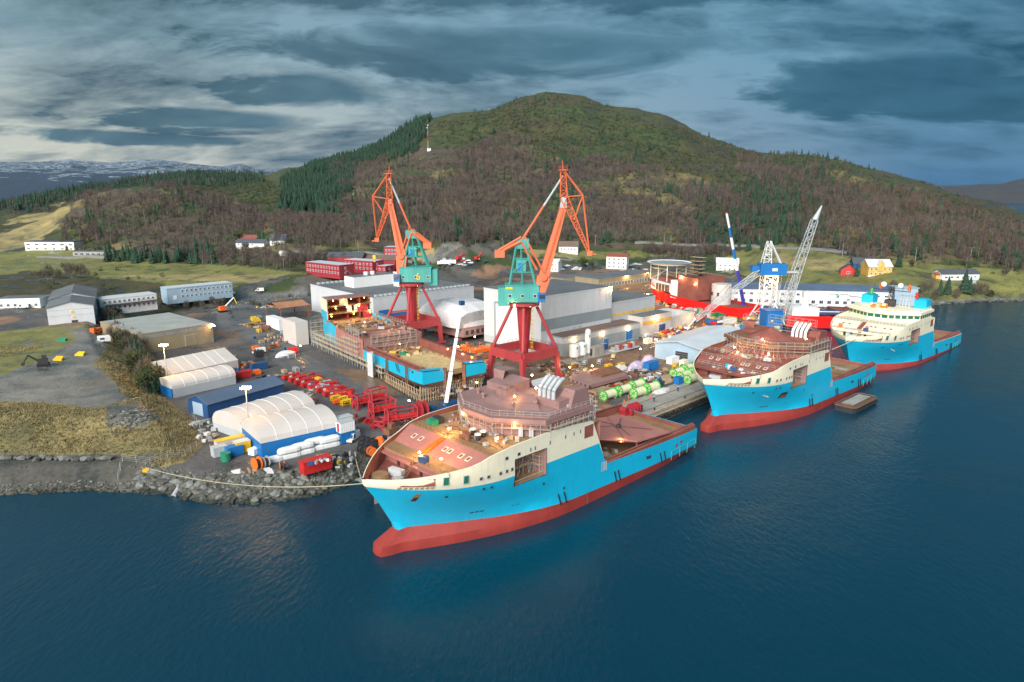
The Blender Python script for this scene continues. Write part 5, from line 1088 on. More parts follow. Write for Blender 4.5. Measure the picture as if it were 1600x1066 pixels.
    q = MB(); q.prism([(80, -1.0), (90, -2.6), (90, -2.9), (80, -1.3)], 16.2, 24.5); q.prism([(80, -.97), (90, -2.57), (90, -2.6), (80, -1.0)], 16.2, 19.5, 1); q.obj('shell_panel', [M['cream'], M['cyan']], r)
    q = MB(); ring_rail(q, [(81, -2.5), (81, -Wd+2.5)], 24.5, 1.1); ring_rail(q, [(59, -.8), (80, -1.2)], 15, 1.1); ring_rail(q, [(59, -Wd+.8), (84, -Wd+1.8)], 15, 1.1); q.obj('edge_railing', M['rust'], r)
    q = MB(); q.bar((0.3, -8.8, .4), (0.6, -8.8, 11.2), 1.1); q.obj('ramp_post', M['rust'], r); q = MB(); q.bar((0.3, -16.4, .4), (.6, -16.4, 11.2), 1.1); q.obj('ramp_post', M['rust'], r)
    for x, m in ((24, 0), (25.3, 0), (9.5, 0), (10.8, 0)):
        q = MB(); q.bar((x, .35, 1.0), (x, .35, 11.2), .35); q.obj('support_post', M['rust'], r)
    for x in (17, 18.3):
        q = MB(); q.cyl((x, .1, 10.6), (x-1.6, .1, 8.0), .15, .15, 6); q.obj('rubbing_fender', M['black'], r)
    for x, z in ((6.6, 9.6), (8.2, 10.0)):
        q = MB(); q.box(x, .03, z, .9, .12, .7); q.obj('scupper', M['dred' if x > 8 else 'dark'], r)
    # stern shoring
    q = MB()
    for k in range(46):
        x, y = rnd.uniform(1, 20), rnd.uniform(-24, .5); q.bar((x, y, .3+.06*x), (x+rnd.uniform(-1.5, 1.5), y+rnd.uniform(-1, 1), 5.6), .26)
    for k in range(26):
        y = .2-k*.96; q.bar((1.2, y, .3), (1.2, y, 6.0), .26); q.bar((2.5, y, .4), (1.2, y-1.5, 5.6), .18)
    for z in (1.6, 3.2, 4.8):
        q.bar((1.2, .4, z), (1.2, -24.6, z), .2); q.bar((1.2, .6, z), (26, .6, z+1), .18)
    for k in range(14): q.bar((1.2+k*1.8, .6, .3+.1*k), (1.2+k*1.8, .6, 5.4), .22); q.bar((1.2+k*1.8, .6, .4+.1*k), (3+k*1.8, .6, 4.8), .16)
    stuff(q.obj('shoring_timber', [M['plank']], r))
    for y in (-5.5, -19.5):
        q = MB(); n = 10
        for i in range(6):
            for j in range(n):
                f = lambda a, b: (5+2.4*math.cos(a)*math.cos(b), y+1.9*math.cos(a)*math.sin(b), 3.6+1.9*math.sin(a)); a0, a1, b0, b1 = -PI/2+PI*i/6, -PI/2+PI*(i+1)/6, 2*PI*j/n, 2*PI*(j+1)/n
                q.face([f(a0, b0), f(a0, b1), f(a1, b1), f(a1, b0)])
        q.obj('propeller_nozzle', M['mauve'], r, smooth=True)
    # side scaffold
    for k, (x0, x1, nl, dz) in enumerate(((26, 46, 2, 1.9), (46, 60, 5, 1.9), (60, 76, 4, 1.9), (76, 92, 3, 1.9))):
        q = MB(); scaffold(q, (x0, .5), (x1, .5), 3.5, nl, dep=1.3, bay=2.4, lv=dz, nrm=(0, 1), r=.055)
        q.obj('side_scaffold', [M['steel'], M['wood']], r)
    q = MB(); scaffold(q, (93.5, 1), (93.5, -22), 3.5, 5, dep=1.2, bay=2.4, lv=1.9, nrm=(1, 0)); q.obj('bow_scaffold', [M['steel'], M['wood']], r)
    q = MB(); scaffold(q, (60, -Wd-.5), (84, -Wd-.5), 3.5, 6, dep=1.2, bay=2.4, lv=1.9, nrm=(0, -1)); q.obj('starboard_scaffold', [M['steel'], M['plank']], r)
    q = MB(); q.box(31.5, 3.4, 3.5, 3.4, .25, 8.6, .1); q.box(33.2, 2.4, 3.5, .25, 2.2, 8.6); q.obj('sheeting', M['wrap'], r)
    for p in ((82.5, -5, 23.6), (82.5, -9.5, 23.6), (82.5, -13, 23.6), (82.5, -19, 23.6), (82.7, -6, 20.2), (82.7, -11, 20.2), (82.7, -16.5, 20.2), (82.7, -4, 17), (82.7, -14, 17), (82.7, -21.5, 17), (68, -12, 15.9), (52, -16, 11.6), (38, -12, 12.2)): lamp(r, p, power=150, size=.2)
    for p in ((12, -23.2, 11.6), (22, -23.2, 11.6), (6, -23.2, 11.6), (3, -10, 6.6), (4, -23, 6.5)): lamp(r, p, power=60, size=.2)
    q = MB()
    for k in range(70): q.box(rnd.uniform(46, 82), rnd.choice((rnd.uniform(-3, -1), rnd.uniform(-24, -20), rnd.uniform(-20, -5))), 14.3 if k % 2 else 14.8, rnd.uniform(.4, 2.6), rnd.uniform(.3, 1.4), rnd.uniform(.2, 1.3), rnd.uniform(0, 3), rnd.randrange(4))
    stuff(q.obj('deck_clutter', [M['plank'], M['steel'], M['rust'], M['mauve']], r))
    q = MB(); scaffold(q, (47, -1), (59, -1), 14.2, 1, nrm=(0, 1)); scaffold(q, (44, -3), (44, -22), 9, 3, dep=1, bay=2.4, lv=1.9, nrm=(-1, 0)); q.obj('block_scaffold', [M['steel'], M['plank']], r)
    return r
build_slip()
# ---------------------------------------------------------------- buildings
WINM = {}
def win_mesh(w, h, glass, frame, kind='window'):
    k = (w, h, glass.name, frame.name, kind)
    if k not in WINM:
        q = MB(); q.box(0, -.03, 0, w, .12, h, 0, 0)
        if kind == 'window':
            e = min(.14, w*.12); q.box(0, -.1, e, w-2*e, .04, h-2*e, 0, 1); q.box(0, -.13, e, .07, .05, h-2*e, 0, 0)
        else:
            n = max(2, int(h/.8)); [q.box(0, -.1, .08+i*(h-.1)/n, w-.2, .06, (h-.1)/n-.07, 0, 1) for i in range(n)]
        o = q.obj(kind, [frame, glass]); WINM[k] = o.data; bpy.data.objects.remove(o)
    return WINM[k]
def opening(wall, name, face, u, z, w, h, L, glass, frame):
    """window or door on a face: 'f' y=0, 'l' x=0, 'r' x=lx, 'b' y=ly"""
    me = win_mesh(w, h, glass, frame, 'window' if 'window' in name else 'door')
    p, r = {'f': ((u, 0, z), 0), 'l': ((0, u, z), -PI/2), 'r': ((L[0], u, z), PI/2), 'b': ((u, L[1], z), PI)}[face]
    return link(name, me, wall, p, r)
def bld(name, label, cat, C, ang, lx, ly, h, z, wm, rm, roof='flat', rise=2., over=.4, wins=(), doors=(), bands=(), group=None, glass=None, frame=None, sink=2.):
    r = thing(name, label, cat, (C[0], C[1], z), math.radians(ang), group)
    q = MB(); q.box(0, 0, -sink, lx, ly, h+sink, ctr=False)
    if roof == 'gx':
        for x, s in ((0, 1), (lx, -1)): f = [(x, 0, h), (x, ly/2, h+rise), (x, ly, h)]; q.face(f[::-1] if s > 0 else f)
    if roof == 'gy':
        for y, s in ((0, 1), (ly, -1)): f = [(0, y, h), (lx/2, y, h+rise), (lx, y, h)]; q.face(f if s < 0 else f[::-1])
    w = q.obj('wall', wm, r)
    q = MB(); o = over; t = .22
    if roof == 'flat':
        q.box(-.12, -.12, h, lx+.24, ly+.24, .5, ctr=False, mt=0); q.box(.2, .2, h+.42, lx-.4, ly-.4, .12, ctr=False, m=1)
        q.obj('roof', [wm if over < .5 else M['dark'], rm], r)
    elif roof == 'gx':
        k = rise/(ly/2)
        for sy in (0, 1):
            f = lambda x, a: (x, (a if sy == 0 else ly-a), h+a*k)
            A, B, C2, D = f(-o, -o), f(lx+o, -o), f(lx+o, ly/2), f(-o, ly/2); up = lambda p: (p[0], p[1], p[2]+t)
            fs = [[up(A), up(B), up(C2), up(D)], [A, D, C2, B], [A, B, up(B), up(A)], [B, C2, up(C2), up(B)], [A, up(A), up(D), D]]
            for g in fs: q.face(g if sy == 0 else g[::-1])
        q.obj('roof', rm, r)
    elif roof == 'gy':
        k = rise/(lx/2)
        for sx in (0, 1):
            f = lambda a, y: ((a if sx == 0 else lx-a), y, h+a*k)
            A, B, C2, D = f(-o, -o), f(lx/2, -o), f(lx/2, ly+o), f(-o, ly+o); up = lambda p: (p[0], p[1], p[2]+t)
            fs = [[up(A), up(B), up(C2), up(D)], [A, D, C2, B], [A, B, up(B), up(A)], [C2, D, up(D), up(C2)], [A, up(A), up(D), D]]
            for g in fs: q.face(g if sx == 0 else g[::-1])
        q.obj('roof', rm, r)
    for f, u0, u1, n, zz, ww, hh in wins:
        for i in range(n): opening(w, 'window', f, u0+(u1-u0)*(i/(n-1) if n > 1 else 0), zz, ww, hh, (lx, ly), glass or M['glass'], frame or M['white'])
    for f, u, zz, ww, hh, m in doors: opening(w, 'door', f, u, zz, ww, hh, (lx, ly), M[m], M['lgrey'])
    for f, zz, hh, m in bands:
        q = MB()
        if f == 'f': q.box(0, -.06, zz, lx, .1, hh, ctr=False)
        elif f == 'l': q.box(-.06, 0, zz, .1, ly, hh, ctr=False)
        q.obj('cladding_band', M[m], r)
    return r, w
# big hall and its neighbours
hall, hw = bld('assembly_hall', 'tall white assembly hall with grey band and huge pale door behind the right crane', 'hall', (11.7, 271.1), 42.5, 44, 35.5, 23.2, 3.5, M['wht2'], M['roof'], bands=(('f', 9.5, 4.6, 'grey'), ('l', 0, 3.0, 'lgrey')), doors=(('l', 27.2, .2, .1, .1, 'lgrey'),))
for k in range(9):
    q = MB(); q.box(-.2, 9+2.05*k+1, .1, .18, 2.0, 17.6) ; q.obj('door_leaf', M['white'], hall)
q = MB(); q.box(-.25, 18.3, 17.8, .3, 19.4, .8); q.box(-.25, 8.8, 0, .3, .7, 18); q.box(-.25, 27.9, 0, .3, .7, 18); q.obj('door_frame', M['grey'], hall)
for x in range(1, 11): q = MB(); q.box(x*4, -.03, 14.2, .08, .08, 9); q.box(x*4, -.03, 7.6, .08, .08, 1.9); q.obj('cladding_joint', M['lgrey'], hall)
annex, aw = bld('annex', 'low grey annex with brown roof and blue doors in front of the white hall', 'hall', (20.3, 268.0), 42, 49.2, 13.5, 7.2, 3.5, M['grey'], M['brroof'], bands=(('f', 5.0, 2.2, 'lgrey'), ('l', 5.0, 2.2, 'lgrey')), doors=(('f', 42, .1, 4.6, 4.8, 'blue'), ('l', 5.5, .1, 3.2, 4.4, 'blue'), ('f', 26.6, .1, 3.2, 3.4, 'blue')))
q = MB()
for k in range(4): q.box(6+k*4, 9, 7.75, 3, 1.2, 1.1); q.cyl((6+k*4, 8.4, 8.4), (8+k*4, 8.4, 8.4), .3, .3, 6)
for k in range(6): q.bar((4+k*3.4, 9, 7.75), (4+k*3.4, 9, 9.6), .1)
q.bar((4, 9, 9.6), (22, 9, 9.6), .12); q.bar((4, 9, 8.8), (22, 9, 8.8), .12); q.obj('roof_duct', M['steel'], annex)
for x in (6.5, 24, 41): lamp(annex, (x, -.5, 5.2), 'wall_lamp', 260, size=.22)
lamp(hall, (42.5, -.6, 22.0), 'wall_lamp', 1100, size=.5)
a2, _ = bld('workshop', 'pale workshop with orange band and flat grey roof right of the annex', 'hall', (59, 305), 42, 22, 22, 8.5, 3.5, M['tarp'], M['roof'], bands=(('f', 5.2, 1.6, 'yel'),), doors=(('f', 15, .1, 5, 4, 'navy'),))
lamp(a2, (10, -.8, 6.6), 'wall_lamp', 500)
a3, _ = bld('back_hall', 'beige hall with orange stripe behind the right end of the white hall', 'hall', (44.5, 303), 42, 32, 30, 15.5, 3.5, M['lgrey'], M['roof'], bands=(('f', 9.5, 1.2, 'yel'),))
a4, _ = bld('store_building', 'low pale store with flat bluish roof beyond the orange banded workshop', 'store', (75.5, 322), 42, 20, 17, 5.5, 3.5, M['tarp'], M['sheet'])
a5, _ = bld('long_workshop', 'long low workshop with lit arcade of openings behind the white hall', 'hall', G(935, 452), 40, 64, 22, 6.0, 3.6, M['tan'], M['roof'], wins=(('f', 3, 61, 20, 1.0, 1.7, 2.6),))
lamp(a5, (28, -1, 6), 'wall_lamp', 900); lamp(a5, (50, -1, 7), 'wall_lamp', 1100, size=.5)
q = MB(); q.box(0, 0, 0, 40, 16, 4.5, ctr=False); q.box(2, 2, 4.5, 36, 12, .4, ctr=False, m=1); o = q.obj('store_building', [M['tan'], M['roof']], None, (*G(880, 447), 3.6), math.radians(40)); tag(o, 'low brown store behind the white hall roof, lit orange', 'store')
fh, _ = bld('far_hall', 'long dark roofed hall with blue band behind the left crane', 'hall', (-66.7, 326.5), 42, 62, 66, 14.0, 3.5, M['wht2'], M['roof'], bands=(('f', 1, 4.8, 'blue'), ('f', 6.0, .8, 'orange')), doors=(('l', 14, .1, 9, 8, 'blue'), ('f', 6, .1, 7, 8, 'blue')))
for x, y, sx, sy, sz in ((10, 36, 26, 10, 5.5), (38, 30, 20, 12, 6), (30, 24, 6, 5, 3)):
    q = MB(); q.box(x, y, 14.5, sx, sy, sz, ctr=False); q.box(x+.4, y+.4, 14.5+sz, sx-.8, sy-.8, .2, ctr=False, m=1)
    for k in range(2 if sx > 10 else 0): q.cyl((x+sx*.4+k*4, y+sy*.5, 14.6+sz), (x+sx*.4+k*4, y+sy*.5, 16.4+sz), 1.3, 1.3, 10)
    q.obj('roof_plant', [M['white'], M['roof']], fh)
q = MB()
for k in range(22): q.box(3+k*2.7, 2.2, 14.5, 1.5, 1.5, 1.0)
for k in range(22): q.box(3+k*2.7, 62, 14.5, 1.5, 1.5, 1.0)
q.obj('roof_light', M['lgrey'], fh)
ws, _ = bld('waterside_shed', 'pale blue shed with broad grey metal roof beside the middle ship', 'shed', (71.7, 252.7), 48, 43, 20, 6.2, 3.5, M['pblue'], M['sheet'], roof='gx', rise=1.8, over=.8, doors=(('l', 8.2, .1, 5.5, 4.2, 'dark'),))
tw, _ = bld('tan_warehouse', 'tan steel warehouse with pale grey roof left of the yard road', 'warehouse', (-150.5, 272.3), 50, 30, 42, 7.7, 3.5, M['tan'], M['asb'], over=.3, doors=(('f', 20, .1, 5, 4.6, 'tan'),), bands=(('f', 6.0, 1.7, 'conc'),))
lamp(tw, (30.2, -.8, 7.2), 'wall_lamp', 900, size=.45)
q = MB()
for k in range(9): q.box(.4, 6+k*6.8, 10.4, .2, .2, .1)
nv, _ = bld('navy_shed', 'navy blue shed with slate blue roof between the white tents', 'shed', (-89.0, 191.8), 56, 27.0, 10, 4.1, 3.5, M['navy'], M['navyroof'], roof='gx', rise=1.9, over=.3, doors=(('l', 5, .1, 5, 3.8, 'pblue'),))
def tent(label, C, ang, lx, ly, hb_, rise, base, bm, arch=1., joint=4.):
    r = thing('storage_tent', label, 'tent', (*C, 3.5), math.radians(ang), 'arched storage tents')
    q = MB(); q.box(0, 0, -.5, lx, ly, hb_+.5, ctr=False); q.obj('wall', bm, r)
    n = 12; pr = []
    for k in range(n+1):
        a = PI*k/n; y = ly/2-ly/2*math.cos(a)*1.0; zz = hb_+rise*(math.sin(a)**(.8 if arch else 1) if arch else 1-abs(math.cos(a)))
        pr.append((y, zz))
    q = MB()
    for k in range(n): q.face([(-.15, pr[k][0], pr[k][1]), (lx+.15, pr[k][0], pr[k][1]), (lx+.15, pr[k+1][0], pr[k+1][1]), (-.15, pr[k+1][0], pr[k+1][1])])
    q.obj('roof_membrane', M['tarp'], r, smooth=True)
    for x in (-.12, lx+.12):
        q = MB(); q.face([(x, p[0], p[1]-.02) for p in pr]); q.obj('end_panel', M['tarp'], r)
    for k in range(1, int(lx/joint)+1):
        if k*joint > lx-1: break
        q = MB()
        for a, b in zip(pr[:-1], pr[1:]): q.bar((k*joint, a[0], a[1]+.03), (k*joint, b[0], b[1]+.03), .09)
        q.obj('membrane_seam', M['white'], r)
    return r
tn1 = tent('white arched tent on tall blue walls, nearest the rocky shore', (-62.2, 160.9), 38, 20.3, 15.5, 4.0, 3.7, 'b', M['blue'])
tent('white arched tent on low grey wall behind the blue walled one', (-71.6, 173.5), 53, 23.5, 15, 2.2, 4.6, 'g', M['lgrey'])
tent('peach lit tent with grey side wall and blue end, middle of the tent row', (-109.0, 212.0), 51, 21.6, 10.5, 2.8, 2.9, 'g', M['lgrey'])
tent('wide pale tent beside the hedge and the tan warehouse', (-119.0, 225.6), 54, 28.5, 17, 3.4, 3.6, 'g', M['tarp'], arch=0)
q = MB(); q.box(-.3, 4.7, 0, .3, 9.4, 3.0); q.obj('end_wall', M['blue'], [o for o in COL.objects if o.get('label', '').startswith('peach lit')][0])
# blocks and sheds round the slip
wb = MB(); wb.box(0, 0, 0, 5.6, 13, 10.3, ctr=False)
for k in range(3): wb.bar((0, 2+k*4, 10.3), (5.6, 2+k*4, 10.3), .12)
tag(wb.obj('module', M['tarp'], None, (-92.0, 286.3, 3.5), math.radians(42)), 'tall plain off white block standing left of the scaffolded hull', 'module')
wb = MB(); wb.box(0, 0, 0, 4, 15, 5.2, ctr=False); [wb.bar((-.02, k*2.4, 0), (-.02, k*2.4, 5.2), .14) for k in range(7)]
tag(wb.obj('module', M['white'], None, (*G(437, 517), 3.5), math.radians(42)), 'white panelled block in front of the rusty roofed shelter', 'module')
r = thing('shelter', 'open shelter with rust orange roof below the rock bank', 'shelter', (*G(448, 500), 3.5), math.radians(42))
q = MB(); q.prism([(-4, -2), (12, -2), (12, 16), (-4, 16)], 6.4, [6.6, 6.6, 6.6, 6.6]); q.face([(-4.3, -2.3, 6.7), (12.3, -2.3, 6.7), (12.3, 7, 8.4), (-4.3, 7, 8.4)]); q.face([(-4.3, 7, 8.4), (12.3, 7, 8.4), (12.3, 16.3, 6.7), (-4.3, 16.3, 6.7)]); q.obj('roof', [mat('rusty_sheet', (.42, .19, .10), .75, var=.2, scale=.3)], r)
for x, y in ((-3.5, -1.5), (11.5, -1.5), (-3.5, 15.5), (11.5, 15.5)): q = MB(); q.box(x, y, 0, .5, .5, 6.4); q.obj('post', M['rust'], r)
# wrapped hull block by the hall
r = thing('hull_block', 'hull block under white plastic sheeting on a primer base beside the left crane', 'ship section', (-14.5, 300, 3.5), math.radians(132))

q = MB()
sec = [(0, 8.6, 9), (0, 13.0, 11.5), (6, 16.2, 12.5), (16, 17.0, 13), (28, 15.0, 13), (34, 10, 12), (36, 6.5, 10)]
def ringp(x, zt, hwid): return [(x, -hwid, 6.2), (x, -hwid*.98, 6.2+(zt-6.2)*.62), (x, -hwid*.6, zt*.97), (x, 0, zt), (x, hwid*.6, zt*.97), (x, hwid*.98, 6.2+(zt-6.2)*.62), (x, hwid, 6.2)]
R_ = [ringp(*s_) for s_ in sec]
for a, b in zip(R_[:-1], R_[1:]):
    for k in range(6): q.face([a[k], b[k], b[k+1], a[k+1]][::-1])
q.face(R_[1]); q.obj('plastic_sheeting', M['wrap'], r)
q = MB(); q.prism([(-.5, -9.6), (34, -11.5), (34, 11.5), (-.5, 9.6)], 2.2, 6.3); q.obj('block_base', M['mauve'], r)
q = MB()
for k in range(4):
    for y in (-8, 8): q.box(4+k*9, y, 0, 1.4, 1.4, 2.2)
q.obj('support_block', M['rust'], r)
q = MB()
for k in range(6): q.box(-.6, -7.5+k*3, 3.2, .12, 1.6, 1.8)
q.obj('lightening_hole', M['dark'], r)
# left side buildings
wl = lambda n, u0, u1, z: (n, u0, u1, z)
b, _ = bld('white_hall', 'white two gabled hall with dark grey roof on the gravel plateau at left', 'hall', (-207.6, 302.1), 30, 18, 24, 8.2, 9, M['wht2'], M['roof'], roof='gy', rise=2.2, over=.5, wins=(('f', 9.5, 9.5, 1, 5.0, 1.6, 1.5), ('f', 9.8, 9.8, 1, 2.6, 1.3, 1.3), ('l', 4, 22, 5, 1.2, 1.4, 2.2)), doors=(('f', 10, .0, 2.6, 2.0, 'dark'),), bands=(('f', 4.2, .2, 'lgrey'), ('f', 6.8, .2, 'lgrey')), glass=M['yel'])
b, _ = bld('white_hall', 'rear half of the white gabled hall, stepped back behind the front gable', 'hall', (-219.9, 322.6), 30, 19, 34, 8.6, 9, M['wht2'], M['roof'], roof='gy', rise=2.8, over=.5, wins=(('l', 5, 26, 6, 1.2, 1.4, 2.2),))
b, _ = bld('barracks', 'white two storey barracks with outside gallery behind the white hall', 'barracks', G(158, 488, 9), 48, 27, 10, 6.0, 9, M['white'], M['sheet'], wins=(('f', 2, 25, 11, 3.9, 1.2, 1.3), ('f', 2, 25, 11, .9, 1.2, 1.5)))
q = MB(); q.box(3, -1.8, 3.1, 24, 1.7, .2, ctr=False); ring_rail(q, [(3, -1.7), (27, -1.7)], 3.3, 1., step=2); [q.bar((3+k*4.8, -1.7, 0), (3+k*4.8, -1.7, 3.1), .14) for k in range(6)]; q.obj('gallery', M['dark'], b)
b, _ = bld('barracks', 'blue grey two storey barracks with rows of white windows by the field', 'barracks', G(262, 470, 9.3), 44, 36, 10, 6.2, 9.3, M['pblue'], M['sheet'], wins=(('f', 8, 34.5, 12, 4.0, 1.2, 1.4), ('f', 8, 34.5, 12, 1.0, 1.2, 1.4)), doors=(('f', 4, .1, 2, 2.4, 'white'),), glass=M['glass'])
b, _ = bld('office_building', 'low white building with flat roof at the left edge of the photo', 'office', (-262, 345), 10, 20, 12, 5, 9, M['white'], M['roof'], wins=(('f', 2, 18, 6, 1.4, 1.5, 1.5),))
def onland(px, py): return T(px, py)
def house(name, label, cat, px, py, ang, lx, ly, h, wm, rm, roof='gx', rise=2.6, wins=(), doors=(), **kw):
    x, y, z = onland(px, py); return bld(name, label, cat, (x, y), ang, lx, ly, h, z-.2, wm, rm, roof, rise, .5, wins, doors, **kw)
x, y, z = onland(40, 392)
house('school', 'long white two storey building with six dark upper windows above the left field', 'building', 40, 392, -3, 42, 12, 7.4, M['white'], M['tile'], 'flat', wins=(('f', 3, 39, 6, 4.6, 3, 1.3), ('f', 3, 39, 6, 1.2, 2.4, 1.3)))
house('garage', 'low grey garage row right of the white two storey building', 'garage', 114, 400, -3, 34, 10, 3.6, M['conc'], M['roof'], 'flat', wins=(('f', 3, 31, 7, .6, 3, 2),))
house('villa', 'long white villa with dark blue roof below the wood, red roof behind', 'house', 369, 390, -8, 24, 9, 5.6, M['white'], M['tile'], 'gx', 2.6, (('f', 2.5, 14, 5, 3.6, 1.3, 1.2), ('f', 2.5, 14, 5, .9, 1.3, 1.3)), (('f', 20, .1, 1.4, 2.2, 'dark'),))
house('cottage', 'red roofed cottage half hidden behind the long white villa', 'house', 376, 380, -8, 14, 8, 4.2, M['barn'], M['rtile'], 'gx', 2.4)
house('villa', 'white villa with steep dark roof and dormer right of the long villa', 'house', 422, 384, -6, 12, 9, 4.6, M['white'], M['tile'], 'gx', 4.2, (('f', 2, 10, 4, 1.2, 1.4, 1.4),))
house('hut', 'small white hut by the road above the red barracks', 'hut', 437, 402, 0, 6, 5, 3, M['white'], M['sheet'], 'gx', 1.4)
RW = lambda L, n: (('f', 2.2, L-1.6, n, 4.1, 1.35, 1.5), ('f', 2.2, L-1.6, n, 1.1, 1.35, 1.5))
def barrack(label, px, py, ang, L, D, n):
    x, y, z = onland(px, py); b, w = bld('red_barracks', label, 'barracks', (x, y), ang, L, D, 6.6, z-.3, M['barn'], M['sheet'], wins=RW(L, n)+(('r', D*.4, D*.4, 1, 4.1, 1.3, 1.5), ('r', D*.4, D*.4, 1, 1.1, 1.3, 1.5)), group='red barracks', glass=M['glass'])
    q = MB(); [q.box(L+.5, D*.75-k*.45, .3+k*.33, 1, .5, .1) for k in range(10)]; q.bar((L+1, D*.75, 1.2), (L+1, D*.75-4.5, 4.6), .1); q.obj('outside_stair', M['steel'], b)
barrack('longest red barracks with pale roof on the grassy bank, leftmost of three', 478, 425, -38, 36, 12, 12)
barrack('middle red barracks with pale roof partly behind the longest one', 537, 421, -28, 26, 12, 8)
barrack('shortest red barracks with pale roof, nearest the left crane', 577, 430, -25, 14, 11, 4)
house('red_house', 'dark roofed red house behind the longest red barracks', 'house', 512, 409, -5, 26, 10, 4, M['barn'], M['tile'], 'gx', 2.6)
house('red_house', 'brown roofed red house behind the shortest red barracks', 'house', 560, 413, -18, 30, 12, 4, M['barn'], M['brroof'], 'gx', 2.6)
house('red_house', 'red flat roofed block by the road behind the left crane boom', 'house', 600, 400, -8, 16, 12, 6.5, M['barn'], M['sheet'], 'flat', wins=(('f', 2, 14, 6, 3.8, 1.3, 1.4), ('f', 2, 14, 6, 1, 1.3, 1.4)))
# right side houses
house('white_house', 'square white three storey house with hipped red roof behind the hall', 'house', 947, 420, -18, 17, 14, 10.5, M['white'], M['rtile'], 'gx', 2.2, (('f', 2.5, 14.5, 4, 7.6, 1.6, 1.5), ('f', 2.5, 14.5, 4, 4.4, 1.6, 1.5), ('f', 2.5, 14.5, 4, 1.2, 1.6, 1.5), ('r', 3, 11, 3, 7.6, 1.4, 1.5), ('r', 3, 11, 3, 4.4, 1.4, 1.5)))
house('white_house', 'white house with purple brown roof on the meadow beside the crane jib', 'house', 873, 394, -12, 17, 11, 5.5, M['white'], M['brroof'], 'gx', 4, (('f', 2.5, 14.5, 5, 2.2, 1.5, 1.6),))
house('white_house', 'small white house left of the crane boom above the parked cars', 'house', 850, 424, -20, 12, 10, 8, M['white'], M['sheet'], 'gx', 2, (('f', 2, 10, 4, 5, 1.3, 1.3), ('f', 2, 10, 4, 1.6, 1.3, 1.3)))
house('white_house', 'white house with grey roof behind the striped mobile crane', 'house', 1119, 423, -14, 17, 11, 6.5, M['white'], M['sheet'], 'gx', 3.6, (('f', 3, 14, 4, 3.8, 1.4, 1.4), ('f', 3, 14, 4, .9, 1.4, 1.4)))
house('red_house', 'small red house with white gable trim on the right hand meadow', 'house', 1313, 430, -22, 10, 11, 4, M['red'], M['tile'], 'gy', 3.6, (('f', 5, 5, 1, 1.4, 2.2, 1.5), ('r', 3, 8, 2, 1.4, 1.2, 1.3)))
house('grey_barn', 'dark grey barn directly behind the small red house', 'barn', 1333, 421, -10, 15, 9, 4.5, M['navy'], M['tile'], 'gx', 3.5)
house('yellow_house', 'yellow two storey house with grey roof and front gable on the meadow', 'house', 1356, 433, -2, 16, 12, 7.5, M['yel'], M['sheet'], 'gx', 4.2, (('f', 2, 14, 5, 4.8, 1.3, 1.6), ('f', 2, 14, 5, 1.7, 1.3, 1.6)), bands=(('f', 0, 1.2, 'white'),))
x, y, z = onland(1356, 433); yh = [o for o in COL.objects if o.name.startswith('yellow_house') and o.get('category')][0]
q = MB(); q.box(6, -.5, 4.5, 4.4, 3, 4.6, ctr=False); q.face([(6, -.5, 9.1), (10.4, -.5, 9.1), (8.2, -.5, 11.6)]); q.face([(5.8, -.7, 9.0), (8.2, -.7, 11.7), (8.2, 5, 11.7), (5.8, 5, 9.0)], 1); q.face([(8.2, -.7, 11.7), (10.6, -.7, 9.0), (10.6, 5, 9.0), (8.2, 5, 11.7)], 1); q.obj('front_gable', [M['yel'], M['sheet']], yh)
house('bungalow', 'white bungalow with dark blue roof near the right hand shore', 'house', 1471, 438, 4, 26, 10, 4.2, M['white'], M['tile'], 'gx', 2.6, (('f', 3, 23, 6, 1.3, 2.0, 1.4),))
house('hut', 'small grey shed between the shore trees right of the bungalow', 'hut', 1511, 444, 0, 6, 5, 3, M['lgrey'], M['sheet'], 'gx', 1.2)
house('hut', 'small orange brown shed left of the white bungalow', 'hut', 1462, 436, 0, 5, 4, 3, M['yel'], M['rtile'], 'gx', 1.2)
lw, _ = bld('long_white_hall', 'long white quay building with slate roof behind the white deck crane', 'hall', (118, 398), -10, 106, 20, 9.0, 3.6, M['white'], M['navyroof'], roof='gx', rise=2.4, over=.3, wins=(('f', 4, 102, 24, 5.8, 1.8, 1.4), ('f', 4, 102, 24, 1.4, 2.2, 2.0)))
q = MB(); q.box(96, -4, 0, 12, 8, 12, ctr=False); q.prism([(95.5, -4.5), (108.5, -4.5), (108.5, 4.5), (95.5, 4.5)], 12, 12.4); q.obj('end_tower', M['pblue'], lw)
# ---------------------------------------------------------------- red ships and cranes at the far quay
def hull_simple(root, st, m, name='hull', deckm=None, base=0.):
    """stations (x, half beam at deck, half beam low, deck height, low height)"""
    q = MB()
    for a, b in zip(st[:-1], st[1:]):
        for sg in (-1, 1):
            f = [(a[0]+a[5], sg*a[2], a[4]), (b[0]+b[5], sg*b[2], b[4]), (b[0], sg*b[1], b[3]), (a[0], sg*a[1], a[3])]; q.face(f if sg < 0 else f[::-1])
            g = [(a[0]+a[5], sg*a[2], a[4]), (b[0]+b[5], sg*b[2], b[4]), (b[0]+b[5], sg*b[2]*.6, base), (a[0]+a[5], sg*a[2]*.6, base)]; q.face(g[::-1] if sg < 0 else g, 1)
        q.face([(a[0], -a[1]+.2, a[3]-.8), (b[0], -b[1]+.2, b[3]-.8), (b[0], b[1]-.2, b[3]-.8), (a[0], a[1]-.2, a[3]-.8)], 2)
    e = st[-1]; q.face([(e[0], -e[1], e[3]), (e[0]+e[5], -e[2], e[4]), (e[0]+e[5], e[2], e[4]), (e[0], e[1], e[3])][::-1])
    o = q.obj(name, m, root, smooth=False); return o
